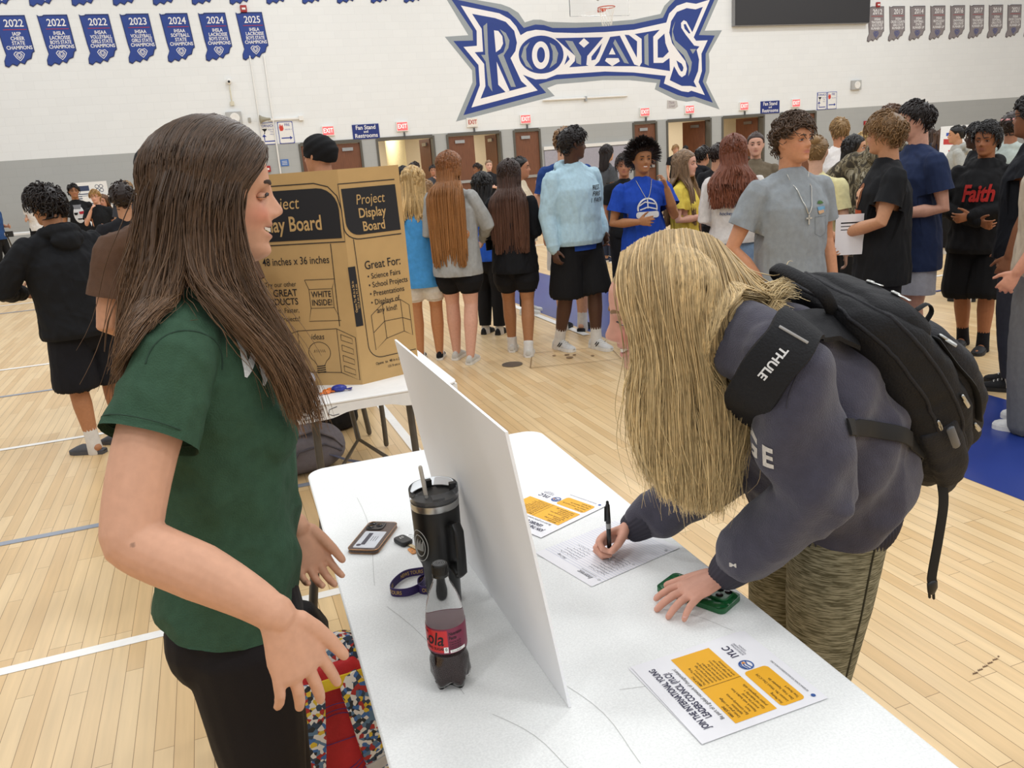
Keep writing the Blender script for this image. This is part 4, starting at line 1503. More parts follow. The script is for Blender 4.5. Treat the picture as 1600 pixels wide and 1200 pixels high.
# ------------------------------------------------------------------ candy on the back table
M_WRAPB = mat('wrap_blue', '2A3591', rough=.3, var=.4, scale=120)
M_WRAPO = mat('wrap_orange', 'E0762E', rough=.3, var=.4, scale=120)
cy = [(.405, 3.335, 'blue', 'dark blue wrapped candy lying before the display board'), (.372, 3.352, 'orange', 'orange wrapped candy beside the blue one, before the display board'), (.352, 3.325, 'orange', 'small orange candy closest to the hair of the brunette')]
for x, y, c_, lab in cy:
    r = thing('wrapped_candy', lab, 'candy', (x, y, TZ), random.uniform(-.6, .6), 'candy on the back table')
    s_ = 1.25 if c_ == 'blue' else .75
    MB().ball((0, 0, .012 * s_), (.026 * s_, .014 * s_, .012 * s_)).build('wrapper', M_WRAPB if c_ == 'blue' else M_WRAPO, r)
    MB().prism([(.022 * s_, -.002), (.04 * s_, -.014), (.043 * s_, .013), (.022 * s_, .003)], .006, .010).prism([(-.022 * s_, .003), (-.04 * s_, .013), (-.043 * s_, -.014), (-.022 * s_, -.002)], .006, .010).build('twist', M_WRAPB if c_ == 'blue' else M_WRAPO, r, smooth=False)
r = thing('candy_bag', 'crumpled white and blue candy bag before the display board', 'bag', (.245, 3.42, TZ), .4)
V, F = MB().ball((0, 0, .045), (.085, .05, .045), nu=24, nv=14).arrays()
V = V + (noise3(V, 60, 4) * .008)[:, None] * np.array([1, 1, .6])
V[:, 2] = np.maximum(V[:, 2], .001)
link('pouch', V, F, mat('candy_bag', 'DADFF0', rough=.35, var=.25, scale=35), r)
b = MB().box(-.05, .02, -.054, -.048, .03, .07)
b.build('blue_print', M_WRAPB, r, smooth=False)
# ------------------------------------------------------------------ people: helpers
def remesh(mb, voxel, smooth=3, fac=.5):
    V, F = mb.arrays() if isinstance(mb, MB) else mb
    me = bpy.data.meshes.new('tmp')
    me.from_pydata(V.tolist(), [], F)
    o = bpy.data.objects.new('tmp', me)
    COL.objects.link(o)
    r = o.modifiers.new('r', 'REMESH')
    r.mode = 'VOXEL'
    r.voxel_size = voxel
    if smooth:
        s = o.modifiers.new('s', 'SMOOTH')
        s.iterations = smooth
        s.factor = fac
    dg = bpy.context.evaluated_depsgraph_get()
    ev = o.evaluated_get(dg)
    e = ev.to_mesh()
    n = len(e.vertices)
    A = np.zeros(n * 3)
    e.vertices.foreach_get('co', A)
    N = np.zeros(n * 3)
    e.vertices.foreach_get('normal', N)
    Q = np.zeros(len(e.loops), np.int32)
    e.loops.foreach_get('vertex_index', Q)
    Q = Q.reshape(-1, 4)
    ev.to_mesh_clear()
    bpy.data.objects.remove(o)
    bpy.data.meshes.remove(me)
    return A.reshape(-1, 3), Q, N.reshape(-1, 3)


def qlink(name, V, Q, m_, parent, col=None):
    me = bpy.data.meshes.new(name)
    nv, nf = len(V), len(Q)
    k = Q.shape[1]
    me.vertices.add(nv)
    me.vertices.foreach_set('co', np.ascontiguousarray(V, np.float32).ravel())
    me.loops.add(nf * k)
    me.loops.foreach_set('vertex_index', np.ascontiguousarray(Q, np.int32).ravel())
    me.polygons.add(nf)
    me.polygons.foreach_set('loop_start', np.arange(0, nf * k, k, dtype=np.int32))
    me.polygons.foreach_set('use_smooth', np.ones(nf, bool))
    me.materials.append(m_)
    if col is not None:
        a = me.color_attributes.new('Col', 'FLOAT_COLOR', 'POINT')
        c = np.ones((nv, 4), np.float32)
        c[:, :3] = col
        a.data.foreach_set('color', c.ravel())
    me.update(calc_edges=True)
    me.validate()
    o = bpy.data.objects.new(name, me)
    COL.objects.link(o)
    o.parent = parent
    return o


M_SKIN = mat('skin', 'D9A88C', rough=.52, var=.05, scale=60, attr='Col', spec=.35)
M_HAIR = mat('hair', '3A2A20', rough=.42, var=.12, scale=90, attr='Col', spec=.4)
M_EYEW = mat('eye_white', 'E9E4DF', rough=.25, var=0)
M_IRIS = mat('iris_dark', '2A1C14', rough=.2, var=0)
M_TEETH = mat('teeth', 'EFE6D8', rough=.3, var=0)
M_SOLE = mat('sole_white', 'E6E3DC', rough=.6)
M_SOLEB = mat('sole_black', '1B1B1C', rough=.6)
M_SOCK = mat('sock_white', 'DEDAD3', rough=.9, bump=.3, bscale=400)

ZR = np.array([-.118, -.112, -.104, -.095, -.086, -.078, -.072, -.066, -.06, -.054, -.048, -.042, -.037, -.032, -.027, -.022, -.016, -.01, -.004, .002, .008, .014, .02, .026, .034, .042, .05, .06, .07, .08, .09, .098, .105, .111, .115, .1165])


def ip(z, t):
    t = np.array(t)
    return np.interp(z, t[:, 0], t[:, 1])


XF = [(-.118, .03), (-.112, .062), (-.104, .080), (-.096, .0855), (-.088, .0845), (-.08, .0805), (-.06, .083), (-.04, .0845), (-.02, .084), (0, .083), (.02, .0885), (.04, .090), (.06, .0855), (.08, .072), (.095, .054), (.107, .033), (.1165, .004)]
XB = [(-.118, .012), (-.104, -.005), (-.085, -.03), (-.06, -.062), (-.03, -.088), (0, -.101), (.03, -.106), (.06, -.099), (.085, -.078), (.1, -.055), (.11, -.032), (.1165, -.006)]
WD = [(-.118, .012), (-.112, .027), (-.1, .041), (-.085, .051), (-.065, .059), (-.04, .0655), (-.01, .070), (.02, .0745), (.05, .0755), (.075, .067), (.092, .052), (.104, .035), (.1165, .004)]
NZ = [(-.05, 0), (-.043, .001), (-.0385, .013), (-.031, .026), (-.023, .0275), (-.012, .021), (.003, .013), (.014, .0065), (.024, 0)]
NW = [(-.043, .0125), (-.03, .014), (-.02, .0105), (0, .0075), (.02, .008)]


def head_xyz(th, z, face=1.0, smile=0.0):
    """skull surface in head space: x to the face, y to its left, z up, eyes at z = 0"""
    xf_, xb_, w_ = ip(z, XF), ip(z, XB), ip(z, WD)
    xc = -.012
    c, s = np.cos(th), np.sin(th)
    e = .88
    cx = np.sign(c) * np.abs(c) ** e
    sy = np.sign(s) * np.abs(s) ** e
    x = np.where(c > 0, xc + (xf_ - xc) * cx, xc + (xc - xb_) * cx)
    y = w_ * sy
    fm = np.clip((x - .02) / .035, 0, 1) * face
    ay = np.abs(y)
    x = x + fm * ip(z, NZ) * np.exp(-(y / ip(z, NW)) ** 2)
    x = x + fm * .006 * np.exp(-((z + .034) / .006) ** 2) * np.exp(-((ay - .013) / .006) ** 2)
    lw = .023 + .006 * smile
    zl = z - 9 * smile * ay ** 2
    x = x + fm * (.0085 * np.exp(-((zl + .0525 - .002 * smile) / .0055) ** 2) + .0085 * np.exp(-((zl + .067 + .003 * smile) / .006) ** 2)) * np.exp(-(y / lw) ** 4)
    x = x - fm * (.004 + .007 * smile) * np.exp(-((zl + .0595) / (.003 + .0028 * smile)) ** 2) * np.exp(-(y / (lw * 1.1)) ** 4)
    x = x - fm * .010 * np.exp(-((ay - .031) / .015) ** 2 - ((z - .001) / .011) ** 2)
    x = x + fm * .003 * np.exp(-((z - .023) / .008) ** 2) * np.exp(-((ay - .025) / .022) ** 2)
    x = x + fm * (.003 + .005 * smile) * np.exp(-((ay - .041) / .017) ** 2 - ((z + .032) / .016) ** 2)
    return np.stack([x, y, z + 0 * x], -1)


def head_grid(nt=48, face=1.0, smile=0.0, rows=None):
    Z = ZR if rows is None else rows
    th = np.arange(nt) * 2 * PI / nt
    # crowd the columns towards the face
    th = th - .35 * np.sin(th)
    T, ZZ = np.meshgrid(th, Z)
    V = head_xyz(T, ZZ, face, smile).reshape(-1, 3)
    F = []
    K = len(Z)
    for k in range(K - 1):
        for i in range(nt):
            j = (i + 1) % nt
            F.append((k * nt + i, k * nt + j, (k + 1) * nt + j, (k + 1) * nt + i))
    F.append(tuple(range(nt - 1, -1, -1)))
    F.append(tuple(range((K - 1) * nt, K * nt)))
    return V, F


def ear(mb, mx, s=1):
    for sy in (-1, 1):
        P = [(-.002, .071 * sy, .012), (-.012, .080 * sy, .018), (-.022, .083 * sy, .006), (-.02, .081 * sy, -.012), (-.010, .076 * sy, -.026), (-.002, .072 * sy, -.030)]
        mb.tube(xf(mx, np.array(P)), np.array([(.007, .005), (.008, .005), (.009, .0055), (.009, .0055), (.008, .005), (.006, .005)]) * s, 8)
        mb.ball(xf(mx, np.array([[-.008, .075 * sy, -.004]]))[0], (.013 * s, .007 * s, .022 * s), mx=mx, nu=10, nv=8)


def rot(yaw=0, pitch=0, roll=0):
    return np.array(Matrix.Rotation(math.radians(yaw), 3, 'Z') @ Matrix.Rotation(math.radians(pitch), 3, 'Y') @ Matrix.Rotation(math.radians(roll), 3, 'X'))


def headmx(c, yaw=0, pitch=0, roll=0, s=1.0):
    m = np.eye(4)
    m[:3, :3] = rot(yaw, pitch, roll) * s
    m[:3, 3] = c
    return m


def unit(v):
    v = np.array(v, float)
    return v / (np.linalg.norm(v) + 1e-12)


def hand(mb, wrist, d, n, tside, s=1.0, curl=(25, 30, 35, 40), spread=.10, thumb=(.62, .72, .25), seg=8, thick=1.0, k2=1.3):
    d = unit(d)
    n = unit(np.array(n) - d * (np.array(n) @ d))
    l = np.cross(d, n)
    w = np.array(wrist, float)
    P = [w - d * .012 * s, w + d * .02 * s, w + d * .055 * s, w + d * .088 * s]
    mb.tube(P, np.array([(.024, .017), (.029, .016), (.038, .0145), (.038, .012)]) * s, 14, side=l)
    tips = []
    for i, (ln, r) in enumerate(((.068, .0086), (.078, .009), (.073, .0087), (.058, .0078))):
        off = (1.5 - i) * tside
        b = w + d * (.084 - .003 * abs(i - 1.2)) * s + l * off * .0205 * s
        dd = unit(d + l * off * spread)
        a = 0
        P = [b - dd * .02 * s, b]
        for k, (fr, ca) in enumerate(((.45, .6), (.30, 1.0), (.25, .7))):
            a += math.radians(curl[i]) * ca * (k2 if k else .8)
            P.append(P[-1] + (dd * math.cos(a) + n * math.sin(a)) * ln * fr * s)
        R = np.array([.0095, r * 1.05, r, r * .93, r * .8]) * s * thick
        mb.tube(P, R, seg)
        tips.append(P[-1])
    b = w + d * .022 * s + l * tside * .024 * s
    td = unit(d * thumb[0] + l * tside * thumb[1] + n * thumb[2])
    P = [b, b + td * .03 * s, b + td * .055 * s + d * .008 * s, b + td * .072 * s + d * .022 * s]
    mb.tube(P, np.array([.0145, .0125, .0105, .0085]) * s * thick, seg)
    return tips


def tubes(P, R, n=4, col=None, flat_=None):
    """many tapered tubes at once. P (L,K,3), R (L,K) -> V, Q, col per vertex"""
    L, K, _ = P.shape
    T = np.gradient(P, axis=1)
    T /= np.linalg.norm(T, axis=2, keepdims=True) + 1e-12
    ref = np.array([.31, .17, .93])
    A = np.cross(T, ref)
    A /= np.linalg.norm(A, axis=2, keepdims=True) + 1e-9
    B = np.cross(T, A)
    ang = np.arange(n) * 2 * PI / n
    ra, rb = (R, R) if flat_ is None else (R * flat_[0], R * flat_[1])
    V = P[:, :, None, :] + np.cos(ang)[None, None, :, None] * (A * ra[..., None])[:, :, None, :] + np.sin(ang)[None, None, :, None] * (B * rb[..., None])[:, :, None, :]
    V = V.reshape(-1, 3)
    l, k, i = np.meshgrid(np.arange(L), np.arange(K - 1), np.arange(n), indexing='ij')
    j = (i + 1) % n
    base = l * K * n
    Q = np.stack([base + k * n + i, base + k * n + j, base + (k + 1) * n + j, base + (k + 1) * n + i], -1).reshape(-1, 4)
    C = None if col is None else np.repeat(col, K * n, axis=0)
    return V, Q, C


def resample(P, K):
    """Catmull-Rom through P (L,m,3) to K points"""
    L, m_, _ = P.shape
    Q = np.concatenate([2 * P[:, :1] - P[:, 1:2], P, 2 * P[:, -1:] - P[:, -2:-1]], 1)
    q = np.linspace(0, m_ - 1 - 1e-6, K)
    i = q.astype(int)
    u = (q - i)[None, :, None]
    a, b, c, d = Q[:, i], Q[:, i + 1], Q[:, i + 2], Q[:, i + 3]
    return .5 * (2 * b + (c - a) * u + (2 * a - 5 * b + 4 * c - d) * u * u + (3 * b - a - 3 * c + d) * u ** 3)


HL = np.radians([0, 30, 50, 66, 80, 95, 110, 140, 180])
HLZ = np.array([.066, .062, .05, .028, -.004, .004, -.025, -.06, -.075])


def hairline(th, dz=0.0):
    t = np.abs((th + PI) % (2 * PI) - PI)
    return np.interp(t, HL, HLZ) + dz


def scalp_cap(t=.012, dz=0.0, seed=0, rough=.003):
    nt = 56
    rows = np.linspace(-.09, .1165, 44)
    th = np.arange(nt) * 2 * PI / nt
    T, Z = np.meshgrid(th, rows)
    V = head_xyz(T, Z, 0.0).reshape(-1, 3)
    Tf, Zf = T.ravel(), Z.ravel()
    c = np.array([-.012, 0, .01])
    N = (V - c) / np.array([.1, .078, .105]) ** 2
    N /= np.linalg.norm(N, axis=1, keepdims=True)
    m_ = np.clip((Zf - hairline(Tf, dz)) / .03, -.2, 1)
    V = V + N * (-.002 + t * np.sqrt(np.clip(m_, 0, 1)) + np.where(m_ < 0, m_ * .02, 0) + rough * noise3(V, 160, seed) * np.clip(m_, 0, 1))[:, None]
    keep = (Zf > hairline(Tf, dz) - .006)
    k, i = np.meshgrid(np.arange(len(rows) - 1), np.arange(nt), indexing='ij')
    j = (i + 1) % nt
    Q = np.stack([k * nt + i, k * nt + j, (k + 1) * nt + j, (k + 1) * nt + i], -1).reshape(-1, 4)
    Q = Q[keep[Q].sum(1) >= 3]
    top = len(V)
    V = np.vstack([V, V[-nt:].mean(0) + np.array([0, 0, .001])])
    lr = (len(rows) - 1) * nt
    Q = np.vstack([Q, np.array([(lr + a, lr + (a + 1) % nt, top, top) for a in range(0, nt)])])
    return V, Q


def fix_q(Q):
    return Q


def roots(n, dz=0.0, zmin=None, r=None):
    th = r.uniform(-PI, PI, n)
    lo = hairline(th, dz)
    if zmin is not None:
        lo = np.maximum(lo, zmin)
    u = r.uniform(0, 1, n) ** .8
    z = lo + .004 + (.113 - lo) * u
    P = head_xyz(th, z, 0.0)
    c = np.array([-.012, 0, .01])
    N = (P - c) / np.array([.1, .078, .105]) ** 2
    N /= np.linalg.norm(N, axis=1, keepdims=True)
    return P, N, th, z


def make_hair(root, mx, style, color, n=260, length=None, seed=1, tip=None, width=.0055, front=0.0, back_x=-.155, part='hair', puff=1.0, spread=.15, dz=0.0, flow=None):
    r = np.random.default_rng(seed)
    base = np.array(rgb(color))
    col = base * r.uniform(.72, 1.3, n)[:, None]
    if tip:
        tipc = np.array(rgb(tip))
    cap_t = {'short': .011, 'buzz': .006, 'curly': .022, 'afro': .072, 'long': .012, 'wavy': .014, 'bun': .009, 'mop': .02}[style]
    Vc, Qc = scalp_cap(cap_t if style != 'afro' else .05, dz, seed, .004 if style in ('curly', 'afro', 'mop') else .0015)
    P0, N, th, z = roots(n, dz, None, r)
    K = 8
    if style in ('short', 'buzz', 'curly', 'afro', 'bun', 'mop'):
        ln = length or {'short': .045, 'buzz': .012, 'curly': .05, 'afro': .03, 'bun': .03, 'mop': .06}[style]
        f = np.array(flow if flow is not None else (.35, 0, -.6), float)
        if style == 'bun':
            f = np.array([-.6, 0, .3])
        tang = f[None] - N * (N @ f)[:, None]
        tang /= np.linalg.norm(tang, axis=1, keepdims=True) + 1e-6
        tang = tang + r.normal(0, .55 if style in ('curly', 'afro', 'mop') else .22, (n, 3))
        q = np.linspace(0, 1, K)[None, :, None]
        lens = ln * r.uniform(.6, 1.2, n)[:, None, None]
        lift = {'short': .010, 'buzz': .004, 'curly': .020, 'afro': .085, 'bun': .004, 'mop': .017}[style]
        P = P0[:, None] + N[:, None] * (lift * np.minimum(1, q * 2.2) * (.8 + .5 * r.uniform(0, 1, n)[:, None, None])) + tang[:, None] * lens * q
        if style == 'short' or style == 'mop':
            P = P + N[:, None] * (.010 * np.sin(q * PI) * r.uniform(.2, 1.3, n)[:, None, None])
        if style in ('curly', 'afro', 'mop'):
            A = unit3(np.cross(N, r.normal(size=(n, 3))))
            B = np.cross(N, A)
            ph = r.uniform(0, 6, n)[:, None]
            qq = np.linspace(0, 1, K)[None]
            cr = {'curly': .010, 'afro': .008, 'mop': .006}[style] * r.uniform(.6, 1.3, n)[:, None]
            P = P + (np.cos(ph + qq * 7) * cr)[..., None] * A[:, None] + (np.sin(ph + qq * 7) * cr)[..., None] * B[:, None]
        if style == 'afro':
            ca = np.array([-.012, 0, .03])
            D = P0 - ca
            D = D / np.linalg.norm(D, axis=1, keepdims=True)
            fin = ca + D * (.152 * r.uniform(.86, 1.03, n))[:, None]
            P = P0[:, None] * (1 - q) + fin[:, None] * q + (P - P0[:, None]) * .16
        # a soft mass: never inside the skull, never far out of the shape
        c0 = np.array([-.012, 0, .012])
        ax0 = np.array([.1, .078, .105])
        D = (P - c0) / ax0
        rr = np.linalg.norm(D, axis=2, keepdims=True)
        hi = {'short': 1.17, 'buzz': 1.08, 'curly': 1.34, 'afro': 9.0, 'bun': 1.10, 'mop': 1.27}[style] * puff * r.uniform(.96, 1.04, (n, 1, 1))
        P = c0 + D / rr * np.clip(rr, 1.01, hi) * ax0
        P[:, :, 2] = np.where(P[:, :, 2] < -.085, -.085, P[:, :, 2])
        R = np.repeat(width * np.linspace(1, .35, K)[None], n, 0) * r.uniform(.7, 1.3, n)[:, None]
    else:
        ln = length or .45
        th_s = np.where(np.abs(th) < .25, np.sign(th + 1e-9) * .25, th)
        back = np.abs(th_s) > 1.15
        side = np.sign(th_s)
        a = np.clip(np.abs(th_s), .9, PI)
        ex = -.012 + np.cos(a) * .088
        ey = side * np.sin(a) * .083
        p1 = P0 + N * .012 + np.stack([-.01 - .02 * (np.abs(th) < 1), side * .012, .0 * z], 1)
        zz = np.minimum(z - .045, .03)
        p2 = np.stack([ex * 1.04 - .008, ey * 1.16, zz - .01], 1)
        if front > 0:
            fr = (r.uniform(0, 1, n) < front) & (np.abs(th) < 2.0)
        else:
            fr = np.zeros(n, bool)
        sc_ = r.uniform(.85, 1.1, n)
        p3 = np.stack([np.where(fr, ex + .01, np.minimum(ex, -.03) - .03), ey * np.where(fr, 1.1, 1.22), np.full(n, -.115)], 1)
        yb = np.clip(ey / .083, -1, 1) * spread + r.normal(0, .012, n)
        p4 = np.stack([np.where(fr, .075 + r.normal(0, .01, n), back_x * .93 + r.normal(0, .008, n)), np.where(fr, side * (.085 + r.normal(0, .015, n)), yb), np.full(n, -.24)], 1)
        p5 = np.stack([np.where(fr, .095, back_x) + r.normal(0, .008, n), p4[:, 1] * .95, -ln * sc_], 1)
        P = np.stack([P0, p1, p2, p3, p4, p5], 1)
        if ln < .26:
            p5s = np.stack([p3[:, 0] - .01, p3[:, 1] * 1.05, -ln * sc_], 1)
            P = np.stack([P0, p1, p2, p3, p5s], 1)
        K = 16
        P = resample(P, K)
        qq = np.linspace(0, 1, K)[None]
        if style == 'wavy':
            ph = r.uniform(0, 6, n)[:, None]
            amp = (.014 * np.clip(qq * 1.6 - .25, 0, 1))
            P[:, :, 1] += amp * np.sin(ph * .4 + qq * 16 + P0[:, 1:2] * 20)
            P[:, :, 0] += amp * np.cos(ph * .4 + qq * 15)
        R = np.repeat(width * (1.5 - .9 * np.linspace(0, 1, K) ** 3)[None], n, 0) * r.uniform(.7, 1.3, n)[:, None]
    V, Q, C = tubes(P, R, 5, col)
    if tip:
        w_ = np.tile(np.repeat(np.linspace(0, 1, P.shape[1]), 5), n)[:, None] ** 1.3
        C = C * (1 - w_) + tipc * w_ * r.uniform(.8, 1.2, (n, 1)).repeat(P.shape[1] * 5, 0)
    Cc = np.repeat(base[None] * .8, len(Vc), 0)
    V = np.vstack([Vc, V])
    Q = np.vstack([Qc, Q + len(Vc)])
    C = np.vstack([Cc, C])
    extra = None
    if style == 'bun':
        b = MB().ball((-.085, 0, .085), (.035, .037, .035), nu=20, nv=12)
        bv, bf = b.arrays()
        bv = bv + noise3(bv, 120, seed)[:, None] * .003
        bf = np.array([list(f) + [f[-1]] * (4 - len(f)) for f in bf if len(f) == 4])
        Q = np.vstack([Q, bf + len(V)])
        V = np.vstack([V, bv])
        C = np.vstack([C, np.repeat(base[None], len(bv), 0)])
    return mesh_any(part, xf(mx, V), Q, M_HAIR, root, C)


def unit3(A):
    return A / (np.linalg.norm(A, axis=-1, keepdims=True) + 1e-9)


def mesh_any(name, V, Q, m_, parent, C=None):
    """quads that may repeat their last corner"""
    tri = Q[:, 2] == Q[:, 3]
    if tri.any():
        F = [tuple(q[:3]) if t else tuple(q) for q, t in zip(Q.tolist(), tri)]
        return link(name, V, F, m_, parent, smooth='all', col=C)
    return qlink(name, V, Q, m_, parent, C)


def face_parts(root, mx, iris='2A1C14', brow='2A1E18', smile=0, s=1.0, lash=False, gaze=0.0, ir=.0064, skin=None):
    for sy in (-1, 1):
        c = np.array([.0735, .0315 * sy, .0])
        V, F = MB().ball((0, 0, 0), (.0085, .0125, .0054 - .001 * smile), nu=20, nv=14).arrays()
        ic = np.array([.008, gaze * .006, .0004])
        mi = []
        for f in F:
            p = V[list(f)].mean(0)
            mi.append(1 if (p[0] > 0 and np.hypot(p[1] - ic[1], p[2]) < ir) else 0)
        V = V @ rot(-sy * -14).T + c
        link('eye', xf(mx, V), F, [M_EYEW, mat('iris_' + iris, iris, rough=.2, var=0)], root, smooth='all', mi=mi)
        if skin:
            V, F = MB().ball((0, 0, 0), (.0098, .0142, .0066), nu=24, nv=20).arrays()
            lo_ = .0006 - .0016 * smile
            F = [f for f in F if V[list(f)][:, 2].mean() > .0016 - .0012 * smile - .10 * V[list(f)][:, 1].mean() * sy or V[list(f)][:, 2].mean() < -.0036 + .0012 * smile]
            V = V @ rot(-sy * -14).T + c - np.array([.0004, 0, 0])
            link('eyelid', xf(mx, V), F, M_SKIN, root, smooth='all', col=np.array(rgb(skin)) * .92)
        y = np.linspace(.014, .050, 7)
        x = .0905 - .9 * (y - .012) ** 2 / .05 - (y > .04) * .003
        zb = .0205 + .004 * np.sin((y - .012) / .04 * PI) - .07 * (y - .03).clip(0)
        P = np.stack([x + .0005, y * sy, zb], 1)
        MB().tube(xf(mx, P), np.array([(.0022, .0032), (.0024, .004), (.0024, .004), (.0022, .0036), (.002, .003), (.0016, .0022), (.001, .0012)]) * s, 6, side=mx[:3, 0]).build('eyebrow', mat('brow_' + brow, brow, rough=.7), root)
        y = np.linspace(.018, .046, 7)
        P = np.stack([.0835 - 3.2 * (y - .03) ** 2 - .16 * (y - .03), y * sy, .0045 - .001 * smile + .0 * y - 12 * (y - .031) ** 2], 1)
        MB().tube(xf(mx, P), np.array([.0008, .0014, .0016, .0016, .0016, .0014, .0008]) * s * (1.9 if lash else 1), 5).build('eyelash', mat('lash', '1E1512', rough=.6), root)
    if smile > .4:
        a = np.linspace(-.023, .023, 9)
        V = []
        for zz in (-.0555, -.0630):
            for q in a:
                V.append((.0865 - 21 * q * q, q, zz + 8 * q * q * (1.6 if zz < -.06 else .8)))
        F = [(i, i + 1, 10 + i, 9 + i) for i in range(8)]
        link('teeth', xf(mx, np.array(V)), F, M_TEETH, root, smooth='all')


def face_color(V, mx, skin, lips='B0605A', blush=.12):
    """skin tone with lips, cheeks; V in the same space as mx"""
    base = np.array(rgb(skin))
    C = np.repeat(base[None], len(V), 0)
    inv = np.linalg.inv(mx)
    h = xf(inv, V)
    near = (np.abs(h[:, 1]) < .09) & (h[:, 2] > -.13) & (h[:, 2] < .13) & (h[:, 0] > .03)
    y, z = np.abs(h[:, 1]), h[:, 2]
    lp_ = np.exp(-((z + .0595) / .0095) ** 4) * np.exp(-(y / .0235) ** 4) * near
    C = C * (1 - lp_[:, None] * .75) + np.array(rgb(lips)) * lp_[:, None] * .75
    ck = blush * np.exp(-((y - .042) / .02) ** 2 - ((z + .03) / .022) ** 2) * near
    C = C * (1 - ck[:, None] * np.array([.1, .8, .8]))
    return C


def wrinkle(V, N, amp, scale, seed, aniso=(1, 1, .55)):
    W = V * np.array(aniso)
    d = noise3(W, scale, seed) * .55 + noise3(W, scale * 2.1, seed + 9) * .4
    d = d + .35 * (1 - 2 * np.abs(noise3(W * np.array([1, 1, .8]), scale * 1.5, seed + 5))) - .2
    return V + N * (d * amp)[:, None]


def trim(V, Q, cuts):
    """cut a garment open at its hems: cuts = (point, outward normal, axis point, reach)"""
    gone = np.zeros(len(V), bool)
    V = V.copy()
    for p, n_, reach in cuts:
        n_ = unit(n_)
        d = (V - p) @ n_
        lat = np.linalg.norm((V - p) - np.outer(d, n_), axis=1)
        m_ = (d > 0) & (lat < reach) & (d < reach * 1.6)
        gone |= m_
        V[m_] -= np.outer(d[m_], n_)
    Q = Q[~gone[Q].all(1)]
    used = np.zeros(len(V), bool)
    used[Q.ravel()] = True
    idx = np.cumsum(used) - 1
    return V[used], idx[Q], used


def decal(V, F, o, out, bvh, lift=.004, sub=0):
    """press a flat shape (V in local space) onto a garment along -out"""
    if sub:
        bm = bmesh.new()
        vs = [bm.verts.new(v) for v in V]
        for f in F:
            try:
                bm.faces.new([vs[i] for i in f])
            except ValueError:
                pass
        bmesh.ops.triangulate(bm, faces=bm.faces[:])
        bmesh.ops.subdivide_edges(bm, edges=[e for e in bm.edges if e.calc_length() > sub], cuts=2)
        bmesh.ops.triangulate(bm, faces=bm.faces[:])
        bmesh.ops.subdivide_edges(bm, edges=[e for e in bm.edges if e.calc_length() > sub], cuts=1)
        bmesh.ops.triangulate(bm, faces=bm.faces[:])
        bm.verts.index_update()
        V = np.array([v.co[:] for v in bm.verts])
        F = [tuple(v.index for v in f.verts) for f in bm.faces]
        bm.free()
    out = unit(out)
    R = []
    for v in V:
        h = bvh.ray_cast(Vector(v + out * .3), Vector(-out), .6)
        if h[0] is None:
            h = bvh.find_nearest(Vector(v))
        R.append(np.array(h[0]) + out * lift)
    return np.array(R), F


POSE = {  # elbow, wrist for the left side, in body heights; the right side mirrors y
    'down': ((-.015, .135, .635), (.025, .14, .495)),
    'bent': ((-.03, .13, .64), (.10, .075, .625)),
    'hold': ((-.02, .125, .64), (.11, .05, .66)),
    'face': ((.05, .125, .665), (.095, .045, .80)),
    'cross': ((.01, .14, .65), (.115, -.02, .655)),
    'pocket': ((-.05, .15, .645), (.035, .125, .535)),
    'wide': ((-.05, .20, .69), (.06, .155, .60)),
    'back': ((-.06, .14, .64), (-.07, .06, .55)),
    'hip': ((-.05, .17, .65), (.04, .10, .565)),
    'up': ((.03, .155, .70), (.085, .135, .83)),
    'fwd': ((.06, .12, .66), (.20, .08, .66)),
}


